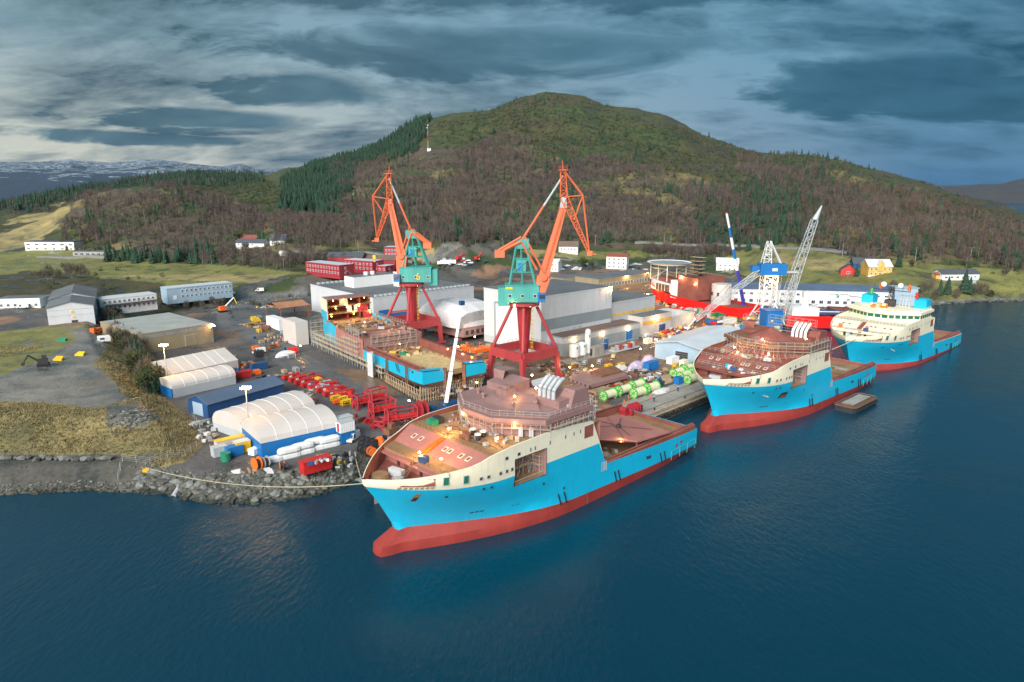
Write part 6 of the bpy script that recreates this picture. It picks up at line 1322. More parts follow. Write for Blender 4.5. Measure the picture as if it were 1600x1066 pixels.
ex, ey = G(1021, 466); gx, gy = G(1200, 505); EA = math.atan2(gy-ey, gx-ex)
E = thing('red_ship', 'bright red ship on land with white forward house, brown block and helideck', 'ship', (ex, ey, 3.5), EA)
hull_simple(E, [(-4, .2, .1, 12.5, 2.2, 4), (1, 4.5, .6, 11.8, 1.2, 3.4), (6, 7, 3, 10.6, 1.0, 2.5), (14, 9, 6.5, 8.6, 1, 1), (24, 10, 9, 7.0, 1, 0), (34, 10, 9.5, 6.2, 1, 0), (60, 10, 9.5, 6.0, 1, 0), (78, 9.6, 9, 6.4, 1.4, 0)], [M['redhull'], M['redhull'], M['oxide']])
q = MB(); q.prism([(4, -5.5), (4, 5.5), (12, 8.3), (27, 9.6), (27, -9.6), (12, -8.3)], 7.5, [13, 13, 13.2, 11.8, 11.8, 13.2]); q.obj('forward_house', M['white'], E)
q = MB(); q.prism([(27, -9.8), (27, 9.8), (33, 9.8), (33, -9.8)], 5, 15); q.obj('side_house', M['white'], E)
q = MB(); q.prism([(13, -9.0), (25.5, -10.1), (25.5, -9.5), (13, -8.5)], 7.8, 11.6); q.obj('open_deck', M['rust'], E)
for k in range(5): q = MB(); q.bar((13.5+k*2.8, -9.9, 7.8), (13.5+k*2.8, -9.9, 11.6), .22); q.obj('deck_pillar', M['cream'], E)
q = MB(); q.prism([(33.2, -10), (33.2, 10), (49, 9.8), (49, -9.8)], 6, 18.2); q.prism([(10, -6), (10, 6), (26, 7), (26, -7)], 12.5, 15.0); q.obj('brown_block', M['oxide'], E)
q = MB(); n = 24; hx, hr = 13, 11.4
q.prism([(hx+hr*math.cos(2*PI*k/n), hr*math.sin(2*PI*k/n)) for k in range(n)], 22.3, 23.3, 0, 1)
for k in range(n): a, b = 2*PI*k/n, 2*PI*(k+1)/n; q.face([(hx+hr*math.cos(a), hr*math.sin(a), 22.6), (hx+hr*math.cos(b), hr*math.sin(b), 22.6), (hx+(hr+1.6)*math.cos(b), (hr+1.6)*math.sin(b), 23.5), (hx+(hr+1.6)*math.cos(a), (hr+1.6)*math.sin(a), 23.5)])
h = q.obj('helideck', [M['white'], M['grey']], E)
q = MB()
for x in (5, 12, 20):
    for y in (-7, 0, 7): q.bar((x, y, 13), (x, y, 22.3), .4)
for y in (-7, 7): q.bar((5, y, 20), (20, y, 20), .25); q.bar((5, y, 13), (20, y, 20), .2)
q.obj('helideck_frame', M['cream'], h)
q = MB(); scaffold(q, (33, -10.5), (50, -10.5), 18.2, 2, nrm=(0, -1)); scaffold(q, (36, -5), (44, -5), 18.2, 5, dep=5, bay=2., lv=2.1, nrm=(0, 1)); q.lattice((40, -2, 18), (40, -2, 33), 3.2, 2.2, 6, .2); scaffold(q, (22, -8), (33, -8), 15, 2, nrm=(0, 1)); q.obj('mast_scaffold', [M['dark'], M['wood']], E)
q = MB(); q.cyl((58, -1, 5), (58, -1, 15.5), 5.2, 5.2, 16); q.cyl((58, -1, 15.5), (58, -1, 15.9), 5.4, 5.0, 16); o = q.obj('round_module', M['tarp'], E)
for a in (-1.9, -1.1): q = MB(); q.box(58+5.2*math.cos(a), -1+5.2*math.sin(a), 10, .9, .9, 1.8, a); q.obj('module_window', M['dark'], o)
for p, w in (((36, -10.8, 17.2), 900), ((6, -9, 4), 900), ((48, -11, 15), 400), ((64, -9, 3.2), 900)): lamp(E, p, power=w)
def fleet_box(): pass
F = thing('red_ship', 'red ship afloat in the basin with white deck crane and navy hose cradle', 'ship', (*G(1227, 506, 1), 0), math.radians(-6))
hull_simple(F, [(-2, 9, 8, 7.0, 1.2, 0), (4, 9.5, 9, 6.9, .8, 0), (22, 9.5, 9, 6.9, .8, 0), (30, 8.6, 7, 7.6, .8, 0), (37, 5.6, 3, 8.9, .8, -1), (41, 2.0, .8, 10, .8, -2), (42.5, .2, .1, 10.3, .8, -2.5)], [M['redhull'], M['navy'], M['oxide']], base=-2)
q = MB(); q.prism([(1, -7), (14, -7), (14, 7), (1, 7)], 4.6, 10.5); q.prism([(22, -6.5), (34, -5), (34, 5), (22, 6.5)], 5, 9.5, 1); q.obj('deck_house', [M['white'], M['oxide']], F)
q = MB(); q.box(19, -6, 7.4, 17, 1.6, 2.0); q.bar((10.5, -6.9, 8.8), (27.5, -6.9, 8.8), .35, 1); q.obj('hose_cradle', [M['navy'], M['white']], F)
q = MB()
for k in range(30): q.bar((rnd.uniform(0, 34), rnd.uniform(-8, 6), 5), (rnd.uniform(0, 34), rnd.uniform(-8, 6), rnd.uniform(7, 12)), .2)
scaffold(q, (24, -8.5), (35, -7.5), 5, 2, nrm=(0, 1)); q.obj('deck_scaffold', [M['rust'], M['wood']], F)
q = MB(); q.cyl((9, 0, 10), (9, 0, 15.5), 1.8, 1.5, 12); q.box(10, 0, 15, 5, 3.4, 3); q.lattice((9, 0, 15.5), (30, -1, 16.2), 3.0, 2.6, 8, .3); q.box(19, -.5, 14.6, 21, 2.4, 2.2, -.03); q.bar((30, -1, 16.5), (42, -2, 15.5), 1.1); q.bar((29, -1, 14), (40, -2, 12.6), .7); q.box(24, -2.0, 15.4, 1.6, .3, 1.6, 0, 1)
q.obj('deck_crane', [M['white'], M['dgreen']], F)
q = MB()
for k in range(9): q.bar((12+k*2, -1.5, 16.9), (12+k*2, -1.5, 18), .08)
q.bar((12, -1.5, 18), (30, -1.5, 18), .1); q.obj('crane_railing', M['white'], F)
# lattice tower crane with blue machinery house
cx, cy = G(1196, 503); 
t = thing('tower_crane', 'crane with white lattice tower, blue machinery house and lowered white boom', 'crane', (cx, cy, 3.5), 0)
q = MB()
for a, b in ((-1, -1), (1, -1), (1, 1), (-1, 1)):
    q.bar((a*7, b*7, 0), (a*3.2, b*3.2, 9), .55); q.bar((a*3.2, b*3.2, 9), (a*3.2, b*3.2, 23.5), .45)
    q.bar((a*7, b*7, 0), (-b*3.2, a*3.2, 9), .25); q.bar((a*5.2, b*5.2, 4.4), (-b*5.2, a*5.2, 4.4), .25)
    for k in range(5): z = 9+k*2.9; q.bar((a*3.2, b*3.2, z), (-b*3.2, a*3.2, z+2.9), .16); q.bar((-b*3.2, a*3.2, z), (a*3.2, b*3.2, z+2.9), .16); q.bar((a*3.2, b*3.2, z), (-b*3.2, a*3.2, z), .16)
q.obj('lattice_tower', M['white'], t)
q = MB(); q.box(1.0, 0, 24, 13.0, 6, 5.6); q.box(-7, 1, 25.4, 4, 4, 3); o = q.obj('machinery_house', M['blue'], t); q = MB(); q.box(1.5, -3.04, 26, 2.6, .1, 1.4); q.obj('name_plate', M['cream'], o)
q = MB(); q.box(0, 0, 23.4, 7, 7, .6); q.lattice((-2, 0, 29.6), (-1.2, 0, 40.5), 4.0, 1.8, 5, .16); q.bar((5.5, 0, 29.6), (-.5, 0, 40.5), .4); q.bar((5.5, 2, 29.6), (-.5, 1, 40.5), .4); q.obj('back_frame', M['white'], t)
q = MB(); q.lattice((-5.5, -1, 25.5), (-40, -15, 3.8), 2.2, 1.9, 14, .15); q.bar((-40, -15, 3.8), (-44.0, -17, 0), .8); q.obj('boom', M['lgrey'], t)
q = MB(); q.bar((-1.2, 0, 40.2), (-38, -14, 6), .14); q.bar((-1.2, .6, 40.2), (-24, -8, 16), .14); q.obj('stay_rope', M['dark'], t); lamp(t, (0, -3.6, 20.5), power=900)
cx, cy = G(1232, 500)
t = thing('tower_crane', 'crane with tall grey lattice boom raised to the right over the long white hall', 'crane', (cx, cy, 3.5), 0)
q = MB()
for x in (-7, 1): q.lattice((x-2.4, 0, 0), (x+.8, 0, 24.5), 3.2, 1.7, 7, .14)
q.box(-2.0, 0, 24.3, 8, 3, .8); q.obj('support_frame', M['lgrey'], t)
q = MB(); q.lattice((-3, 2, 3), (9.5, 2, 50.5), 5.0, 2.6, 15, .17); q.cyl((9.5, 2, 50.5), (12.4, 2, 57.5), 1.5, .3, 6); q.obj('boom', M['lgrey'], t)
q = MB(); q.bar((9.3, 2.3, 50), (-4, 1, 25), .1); q.bar((9.3, 1.7, 50), (-4, 0, 25), .1); q.obj('stay_rope', M['dark'], t)
q = MB(); q.box(-2, 0, -.3, 9, 6, 3.0); q.obj('crane_base', M['grey'], t)
cx, cy = G(1203, 514)
q = MB(); q.box(0, 0, 0, 8, 7.4, 9.2); q.box(0, 0, 9.2, 8.3, 7.7, .3); q.box(-1.2, -3.72, 4.2, .9, .1, .8, 0, 1); tag(q.obj('crane_house', [M['blue'], M['cream']], None, (cx, cy, 3.5), math.radians(8)), 'big blue windowless crane house standing in front of the white lattice tower', 'crane house')
cx, cy = G(1158, 492)
t = thing('mobile_crane', 'mobile crane with blue and white striped telescopic boom and red tip', 'crane', (cx, cy, 3.5), 0)
q = MB(); q.box(0, 0, .6, 10, 3, 1.6); q.box(2, 0, 2.2, 4, 2.8, 1.6); q.box(-4.2, 0, 2.0, 1.8, 2.6, 1.6); q.obj('carrier', M['navy'], t)
for k in range(4):
    for y in (-1.4, 1.4): q = MB(); q.cyl((-3.6+k*2.4, y-.2, .65), (-3.6+k*2.4, y+.2, .65), .65, .65, 10); q.obj('wheel', M['black'], t)
tip = (-11.5, 0, 54.); pv = (1.5, 0, 3.5); q = MB(); L_ = [0, .24, .40, .52, .62, .74, .84, .985, 1.]; mm = [2, 2, 0, 1, 0, 1, 0, 3]
for k in range(8):
    a = tuple(pv[i]+(tip[i]-pv[i])*L_[k] for i in range(3)); b = tuple(pv[i]+(tip[i]-pv[i])*L_[k+1] for i in range(3)); q.bar(a, b, 1.35-.09*k, [0, 1, 2, 3][mm[k]])
q.obj('boom', [M['white'], M['blue'], mat('violet_paint', (.05, .045, .36), .5), M['red']], t)
cx, cy = G(697, 648)
t = thing('mobile_crane', 'white telescopic mobile crane boom leaning up from behind the front ship', 'crane', (cx, cy, 3.5), math.radians(42))
q = MB(); q.box(0, 0, .7, 11, 2.8, 1.5); q.box(1.5, 0, 2.2, 4.4, 2.6, 1.7); q.box(-4.8, 0, 2.2, 1.6, 2.5, 1.5); q.obj('carrier', M['navy'], t)
for k in range(4):
    for y in (-1.4, 1.4): q = MB(); q.cyl((-4+k*2.6, y-.2, .7), (-4+k*2.6, y+.2, .7), .7, .7, 10); q.obj('wheel', M['black'], t)
q = MB(); a = math.radians(-42); tp = (5.0, 3, 33.0); tp = (tp[0]*math.cos(a)-tp[1]*math.sin(a), tp[0]*math.sin(a)+tp[1]*math.cos(a), tp[2]); st = (0, 0, 3)
for k in range(3):
    p0 = tuple(st[i]+(tp[i]-st[i])*k/3 for i in range(3)); p1 = tuple(st[i]+(tp[i]-st[i])*(k+1)/3 for i in range(3)); q.bar(p0, p1, 1.15-.2*k, 0); q.bar(p1, tuple(p1[i]+(tp[i]-st[i])*.006 for i in range(3)), 1.3-.2*k, 1)
q.box(tp[0], tp[1], tp[2]-.4, 1.4, 1.1, 1.2, 0, 2); q.obj('boom', [M['white'], M['dark'], M['navy']], t)
# barge alongside the middle ship
bp = G(1337, 634, 0)
b = thing('barge', 'dark wooden work barge moored beside the stern of the middle ship', 'barge', (bp[0], bp[1], -.2), math.radians(42)); b.scale = (.86, .86, .8)
q = MB(); o_ = [(-11, -3.2), (-9, -4), (9, -4), (11, -2.8), (11, 2.8), (9, 4), (-9, 4), (-11, 3.2)]
q.prism(o_, -1, 2.0); q.obj('hull', M['dark'], b); q = MB(); q.prism([(x*.98, y*.96) for x, y in o_], 2.0, 2.12); q.obj('deck', mat('wet_planks', (.12, .09, .065), .7, var=.35, scale=.7), b)
for a, c in zip(o_, o_[1:]+o_[:1]): q = MB(); q.bar((*a, 2.4), (*c, 2.4), .4); q.obj('gunwale', mat('barge_gunwale', (.16, .085, .05), .8), b)
q = MB(); q.prism([(-8, -2.2), (8, -2.2), (8, 2.2), (-8, 2.2)], 2.12, 2.9, 0, 1); q.obj('hold_coaming', [mat('barge_gunwale', (.16, .085, .05)), M['conc']], b)
for k in range(9): q = MB(); q.cyl((-9+k*2.2, -4.3, .9), (-9+k*2.2, -4.3, 1.6), .5, .5, 8); q.obj('fender', M['black'], b)
# ---------------------------------------------------------------- things standing in the yard
def yard(px, py, z=3.45): x, y = G(px, py, z); return (x, y, z)
A42 = YANG
# slim red steel boxes in two staggered rows
q = MB(); q.box(0, 0, .25, 6.4, 1.7, 1.15, 0, 0); q.box(0, 0, 1.4, 6.1, 1.4, .06, 0, 1)
for x in (-2.9, -1.5, 0, 1.5, 2.9): q.box(x, 0, .1, .25, 1.9, 1.4, 0, 0)
rb = None; spots = [(455, 591), (465, 595), (474, 599), (484, 603), (496, 607), (508, 611), (519, 617), (531, 622), (478, 590), (488, 594), (502, 600), (513, 604), (525, 611), (538, 616)]
for k, (px, py) in enumerate(spots):
    lab = 'slim red steel box in the staggered rows beside the scaffolded hull'
    if rb is None: rb = tag(q.obj('steel_box', [M['red'], M['dred']], None, yard(px, py), A42+.1), lab, 'steel box', 'red steel boxes in rows'); e = MB(); e.box(-.8, -.87, .6, 1.6, .05, .6); e.obj('sticker', M['white'], rb)
    else: dup(rb, yard(px, py), A42+.1+rnd.uniform(-.05, .05))
q = MB(); q.box(0, 0, .2, 3, 1.5, 1.1); q.box(0, 0, 1.3, 2.8, 1.3, .1, 0, 1); tag(q.obj('steel_box', [M['blue'], M['navy']], None, yard(493, 602), A42), 'short blue steel box between the red ones', 'steel box')
q = MB(); q.cyl((0, 0, 0), (0, 0, 2.2), 1.0, 1.0, 12); q.cyl((0, 0, 2.2), (0, 0, 2.4), .7, .7, 12, 0); tag(q.obj('drum', M['red'], None, yard(548, 622)), 'upright red drum at the end of the red steel boxes', 'drum')
# red reel frames
def reel_frame(label, px, py, w, h, rot, disc=0, drum=True):
    r = thing('reel_frame', label, 'reel frame', yard(px, py), rot, 'red reel frames by the hull')
    for sx in (-1, 1):
        q = MB(); x = sx*w/2
        for y in (-1.6, 1.6): q.bar((x, y, 0), (x, y, h), .45); q.box(x, y, 0, 1.0, 1.0, .25)
        for z in (h*.45, h-.2): q.bar((x, -1.6, z), (x, 1.6, z), .4)
        q.bar((x, -1.6, .3), (x, 1.6, h*.45), .25); q.box(x, 0, h*.38, .5, 1.3, 1.1); q.obj('end_frame', M['dred'], r)
    for y in (-1.6, 1.6):
        q = MB(); q.bar((-w/2, y, h*.45), (w/2, y, h*.45), .35); q.bar((-w/2, y, h-.25), (w/2, y, h-.25), .3); q.obj('cross_beam', M['dred'], r)
    if drum: q = MB(); q.cyl((-w/2+.2, 0, h*.5), (w/2-.2, 0, h*.5), .75, .75, 12); q.cyl((-w*.2, 0, h*.5), (-w*.2+.2, 0, h*.5), 1.3, 1.3, 14); q.obj('reel_drum', M['red'], r)
    for k in range(disc):
        q = MB(); x = w/2+1.0+k*1.6; q.cyl((x, 0, 3.2), (x+.35, 0, 3.2), 3.2, 3.2, 24); q.cyl((x-.15, 0, 3.2), (x+.5, 0, 3.2), .7, .7, 12); q.obj('reel_disc', M['dred'], r)
    q = MB()
    for k in range(4): q.box(-w/2+.8+k*w/4, 2.4, .3, 1.2, .9, .8); 
    q.obj('ballast_block', M['red'], r)
reel_frame('small red reel frame next to the end of the red boxes', 565, 637, 4.2, 4.2, A42, 0)
reel_frame('tall red reel frame behind the smaller one, near the hull scaffold', 588, 632, 5.4, 5.4, A42+.1, 0)
reel_frame('broad red reel frame in the middle of the frames', 598, 650, 7, 5.0, A42-.1, 0)
reel_frame('largest red reel frame with two big discs at its right end', 628, 664, 8.6, 5.2, A42-.25, 2)
reel_frame('low red reel frame with bare posts nearest the asphalt road', 597, 668, 3.6, 2.4, A42+.5, 0, False)
q = MB(); q.box(0, 0, .9, 3.4, 2.4, 1.8); q.box(.4, 0, 2.6, 1.6, 1.6, 1.3); [q.box(0, y, 0, 3.8, .6, .9, 0, 1) for y in (-1.1, 1.1)]; tag(q.obj('crawler', [M['rust'], M['dark']], None, yard(611, 683), A42+.2), 'rust brown crawler undercarriage in front of the largest red frame', 'crawler')
q = MB()
for k in range(34): a = rnd.uniform(-7, 7); q.box(a, rnd.uniform(-4, 5), 0, rnd.uniform(.4, 2.4), rnd.uniform(.2, .9), rnd.uniform(.2, 1.3), rnd.uniform(0, 3), rnd.randrange(3))
o = q.obj('scrap_heap', [M['dred'], M['rust'], M['red']], None, yard(585, 655), .5); stuff(o)
# cable drums
def cable_drum(label, px, py, k):
    r = thing('cable_drum', label, 'cable drum', yard(px, py), A42, 'green flanged cable drums on the quay')
    q = MB(); q.cyl((.2, 0, 1.75), (5.1, 0, 1.75), 1.34, 1.34, 18); q.obj('winding', M['straw'], r)
    for x in (0, 5.1):
        q = MB(); n = 20
        for i in range(n):
            a, b = 2*PI*i/n, 2*PI*(i+1)/n
            for (r0, r1) in ((1.35, 1.75),):
                f = lambda rr, an, xx: (xx, rr*math.cos(an), 1.75+rr*math.sin(an))
                q.face([f(r0, a, x), f(r1, a, x), f(r1, b, x), f(r0, b, x)]); q.face([f(r0, a, x+.25), f(r0, b, x+.25), f(r1, b, x+.25), f(r1, a, x+.25)]); q.face([f(r1, a, x), f(r1, a, x+.25), f(r1, b, x+.25), f(r1, b, x)])
        for i in range(8): a = PI*i/4; q.bar((x+.02, 0, 1.75), (x+.02, 1.4*math.cos(a), 1.75+1.4*math.sin(a)), .2)
        q.cyl((x-.05, 0, 1.75), (x+.3, 0, 1.75), .38, .38, 10); q.obj('flange', M['green'], r)
    q = MB(); [q.box(x, y, 0, .5, .35, .35) for x in (0, 5.1) for y in (-.9, .9)]; q.obj('chock', M['plank'], r)
dr = [('green flanged cable drum at the near end of the long row', 942, 627), ('middle green flanged cable drum of the long row of three', 966, 619), ('far green flanged cable drum of the long row of three', 987, 611), ('front green flanged cable drum of the pair beside the long row', 989, 623), ('rear green flanged cable drum of the pair beside the long row', 1010, 615), ('leftmost green flanged cable drum in the cluster by the middle ship', 1051, 591), ('rear left green flanged cable drum in the cluster', 1069, 584), ('middle green flanged cable drum in the cluster by the middle ship', 1062, 596), ('rear middle green flanged cable drum in the cluster', 1080, 589), ('right green flanged cable drum in the cluster by the middle ship', 1073, 601), ('rear right green flanged cable drum in the cluster', 1091, 594)]
for k, d in enumerate(dr): cable_drum(*d, k)
# flat deck section lying on trestles
r = thing('deck_section', 'flat primer deck section lying on trestles between crane and cable drums', 'ship section', (0, 0, 0))
pl = [G(*p, 6.2) for p in ((888, 590), (921, 602), (981, 586), (962, 574), (925, 576))]
q = MB(); q.prism(pl, 5.0, 6.2, 0, 1); q.obj('section_plate', [M['mauve'], M['mauve']], r)
c0 = np.mean(pl, 0); q = MB(); q.prism([tuple(c0+(np.array(p)-c0)*.55+np.array((3, 3))) for p in pl], 6.2, 6.9, 0); q.obj('raised_plate', M['rust'], r)
for k in range(6):
    a = np.array(pl[0])*(1-k/5)+np.array(pl[1])*k/5; q = MB(); q.box(a[0]*.97+c0[0]*.03, a[1]*.97+c0[1]*.03-.55, 5.25, .8, .2, .7, -.75); q.obj('lightening_hole', M['dark'], r)
for k, p in enumerate(pl): c = c0+(np.array(p)-c0)*.7; q = MB(); q.box(c[0], c[1], 3.4, .9, .9, 1.6); q.obj('trestle', M['yellow'], r)
# tanks and plant before the annex
for k, (px, py, rr, h, lab) in enumerate(((897, 562, 2.0, 6.4, 'squat white gas tank on legs, leftmost of three before the annex'), (909, 559, 1.8, 6.4, 'second squat white gas tank on legs before the annex'), (918, 556, 1.15, 11, 'tall slim white gas tank before the annex'))):
    r = thing('gas_tank', lab, 'tank', yard(px, py), 0, 'white gas tanks')
    q = MB(); q.cyl((0, 0, 1.4), (0, 0, h-.6), rr, rr, 18); q.cyl((0, 0, h-.6), (0, 0, h), rr, rr*.55, 18); q.cyl((0, 0, .9), (0, 0, 1.4), rr*.6, rr, 18); q.obj('vessel', M['white'], r, smooth=False)
    for a in (.8, 2.4, 3.9, 5.5): q = MB(); q.bar((rr*.8*math.cos(a), rr*.8*math.sin(a), 0), (rr*.8*math.cos(a), rr*.8*math.sin(a), 1.6), .22); q.obj('leg', M['lgrey'], r)
    q = MB(); q.box(rr*.5, -rr*.88, h*.72, .6, .1, .8, .5); q.obj('plate', M['dgreen'], r)
q = MB(); q.box(0, 0, 0, 34, 5.5, .25); struct(q.obj('plant_slab', M['conc'], None, (*G(925, 556), 3.42), A42))
bx = lambda q, *a: q.box(*a)
def cabin(name, label, cat, px, py, sx, sy, sz, m, rot=A42, roofm=None, group=None, ribs=True, door=None):
    r = thing(name, label, cat, yard(px, py), rot, group)
    q = MB(); q.box(0, 0, .12, sx, sy, sz-.12)
    if ribs:
        for k in range(int(sx/.6)): q.box(-sx/2+.3+k*.6, 0, .3, .18, sy+.08, sz-.5)
    q.obj('body', M[m], r); q = MB(); q.box(0, 0, sz, sx+.1, sy+.1, .1); q.obj('roof', M[roofm or m], r)
    if door: q = MB(); q.box(-sx/2-.04, 0, .3, .08, sy*.4, sz*.8) ; q.obj('door', M[door], r)
    return r
cabin('plant_cabin', 'pale grey plant cabin with flat roof right of the gas tanks', 'cabin', 931, 555, 6, 3.6, 3.6, 'conc', door='dark', ribs=False)
cabin('skip', 'dark blue skip against the annex wall behind the plant cabin', 'skip', 942, 547, 4, 2.2, 2.4, 'navy')
q = MB()
for k in range(14): q.box(-7+k*1.05, rnd.uniform(-.6, .6), .5, .8, rnd.uniform(1, 2.4), rnd.uniform(1, 2.2), 0, rnd.randrange(3))
q.box(0, 0, .2, 16, 4, .3, 0, 1); q.bar((-8, 2, 3), (8, 2, 3), .2, 1)
tag(q.obj('machine_rack', [M['steel'], M['lgrey'], M['dred']], None, yard(976, 546), A42), 'long rack of grey machine parts along the annex front', 'rack')
cabin('container', 'bright royal blue container beside the lilac wrapped pieces', 'container', 1017, 577, 6.1, 2.6, 2.9, 'blue')
MATS['royal_blue'] = None; del MATS['royal_blue']; M['royal'] = mat('royal_blue_paint', (.012, .03, .42), .5)
def blob(name, label, cat, px, py, rx, ry, rz, m, rot=A42, z=3.4):
    q = MB(); n = 12; r2 = random.Random(int(px)); dd = [[1+r2.uniform(-.16, .16) for _ in range(n)] for _ in range(7)]
    f = lambda i, j: (rx*dd[i][j % n]*math.sin(PI*(i+.0)/12)*math.cos(2*PI*j/n), ry*dd[i][j % n]*math.sin(PI*i/12)*math.sin(2*PI*j/n), rz*math.cos(PI*i/12)*(.9+.1*dd[i][j % n]))
    for i in range(6):
        for j in range(n): q.face([f(i, j), f(i+1, j), f(i+1, j+1), f(i, j+1)])
    x, y = G(px, py, z); return tag(q.obj(name, m, None, (x, y, z), rot, smooth=False), label, cat)
blob('wrapped_load', 'lilac tarpaulin wrapped load nearest the flat deck section', 'wrapped load', 994, 576, 4.6, 2.4, 2.9, M['lilac'])
blob('wrapped_load', 'lilac tarpaulin wrapped load next to the royal blue container', 'wrapped load', 1013, 568, 3.4, 2.4, 3.4, M['lilac'])
blob('wrapped_load', 'low white sheeted pile beside the cable drum pair', 'wrapped load', 1034, 612, 4.5, 2.0, 1.1, M['wrap'])
blob('wrapped_load', 'white sheeted pile behind the flat deck section', 'wrapped load', 968, 578, 4, 2, 1.8, M['wrap'])
blob('wrapped_load', 'small round pale pink bale behind the drum cluster', 'bale', 1071, 570, 1.5, 1.5, 1.6, M['tarp'])
blob('wrapped_load', 'silver grey tarpaulin over a pile beside the road left of the hull', 'wrapped load', 447, 556, 4.2, 2.4, 2.2, M['sheet'])
q = MB(); q.face([(-2.5, -2, 0), (2.5, -2, 0), (2.5, 0, 2.6), (-2.5, 0, 2.6)]); q.face([(2.5, 2, 0), (-2.5, 2, 0), (-2.5, 0, 2.6), (2.5, 0, 2.6)]); q.face([(-2.5, -2, 0), (-2.5, 0, 2.6), (-2.5, 2, 0)], 1); q.face([(2.5, -2, 0), (2.5, 2, 0), (2.5, 0, 2.6)], 1)
tag(q.obj('work_tent', [M['plank'], M['navy']], None, yard(1038, 597), A42), 'small canvas ridge tent with navy end between the cable drum groups', 'tent')
cabin('skip', 'blue skip next to the small canvas ridge tent', 'skip', 1060, 600, 2.6, 2.2, 2.4, 'blue'); cabin('compressor', 'dark teal compressor unit against the middle ship bow', 'machine', 1086, 580, 3.6, 2.6, 3.0, 'teal')
cabin('cabin', 'white site cabin at the pale blue shed wall', 'cabin', 1051, 568, 5.0, 2.4, 2.6, 'white'); cabin('cabin', 'pale green gas bottle cage before the pale blue shed', 'cage', 1068, 574, 3, 2.2, 2.8, 'cream')
# mooring winch at the quay corner
q = MB(); q.cyl((-1.3, 0, 1.6), (1.3, 0, 1.6), 1.1, 1.1, 14); [q.cyl((x, 0, 1.6), (x+.2, 0, 1.6), 1.7, 1.7, 18) for x in (-1.5, 0, 1.4)]; q.box(0, 0, 0, 4, 2.4, .5, 0, 1); q.box(2.4, -.6, .5, 1, 1, 1.8, 0, 1)
tag(q.obj('quay_winch', [M['dred'], M['dark']], None, yard(990, 646), A42), 'dark red winch at the end of the quay behind the hatch plate', 'winch')
# people
def person(label, px, py, m, rot, hard='orng', pose=0):
    q = MB(); import bmesh
    v = [(0, 0, .95), (0, 0, 1.2), (0, .02, 1.42), (0, .03, 1.55), (-.11, 0, .9), (-.13, .08+.14*pose, .5), (-.13, .0+.2*pose, .06), (.11, 0, .9), (.13, .06-.12*pose, .5), (.13, -.14*pose, .06), (-.2, 0, 1.4), (-.27, .05, 1.12), (-.24, .2, .9), (.2, 0, 1.4), (.27, .04, 1.12), (.25, .16, .88)]
    e = [(0, 1), (1, 2), (2, 3), (0, 4), (4, 5), (5, 6), (0, 7), (7, 8), (8, 9), (2, 10), (10, 11), (11, 12), (2, 13), (13, 14), (14, 15)]
    rad = [.17, .18, .17, .07, .11, .085, .07, .11, .085, .07, .09, .06, .045, .09, .06, .045]
    me = bpy.data.meshes.new('person'); me.from_pydata(v, e, []); me.materials.append(M[m]); o = link('person', me, None, yard(px, py, 3.5), rot)
    o.modifiers.new('skin', 'SKIN'); [setattr(me.skin_vertices[0].data[i], 'radius', (rad[i], rad[i])) for i in range(len(rad))]; me.skin_vertices[0].data[0].use_root = True
    s_ = o.modifiers.new('sub', 'SUBSURF'); s_.levels = s_.render_levels = 1
    q.cyl((0, .03, 1.54), (0, .04, 1.74), .09, .10, 8); q.box(0, .13, 1.6, .04, .05, .07); q.obj('head', M['skin'], o)
    q = MB(); q.cyl((0, .03, 1.72), (0, .03, 1.84), .125, .08, 8); q.cyl((0, .06, 1.70), (0, .06, 1.73), .15, .15, 8); q.obj('helmet', M[hard], o)
    return tag(o, label, 'person', 'workers on the quay')
person('person in orange workwear nearest the front end of the long drum row', 975, 633, 'orng', .4); person('person in orange workwear beside the near drum pair flange', 982, 627, 'orng', 2.0, 'white', .6)
person('person in orange workwear right of the cable drum pair', 1017, 624, 'orng', 1.2, 'white'); person('person in blue workwear standing on the bare concrete near the drum pair', 1022, 628, 'drkblue', .2, 'white', .5)
person('person in dark blue workwear alone on the concrete right of the ridge tent', 1059, 612, 'drkblue', 3.0, 'white')
person('person walking on the asphalt left of the pale blue shed', 1088, 506, 'drkblue', 2.5, 'white', .8); person('person standing on the asphalt beside the walking one', 1092, 505, 'drkblue', .5, 'orng')
# shore corner: small containers, boats, reels, red container
cabin('container', 'weathered red container at the rocky shore edge before the blue walled tent', 'container', 494, 735, 7.2, 2.7, 3.0, 'red', A42-.02)
cabin('container', 'open grey steel container left of the green bin', 'container', 343, 712, 3.4, 2.4, 2.5, 'lgrey', A42); cabin('container', 'blue container right of the green bin', 'container', 366, 711, 4, 2.4, 2.4, 'blue', A42)
q = MB(); q.cyl((0, 0, 0), (0, 0, 2.1), 1.2, 1.2, 14); q.cyl((0, 0, 2.1), (0, 0, 2.2), 1.3, 1.1, 14); tag(q.obj('bin', M['dgreen'], None, yard(353, 720)), 'round green bin between the grey and blue containers', 'bin')
cabin('container', 'yellow container with sloping side near the blue walled tent', 'container', 379, 706, 3.6, 2.6, 3.0, 'yellow', A42, 'tarp'); cabin('container', 'low yellow roofed container behind the grey one', 'container', 360, 697, 7.4, 2.2, 2.2, 'tarp', A42, 'yellow')
cabin('skip', 'small white skip between the yellow container and the tent corner', 'skip', 398, 710, 2.4, 2.0, 1.6, 'white', A42+.4)
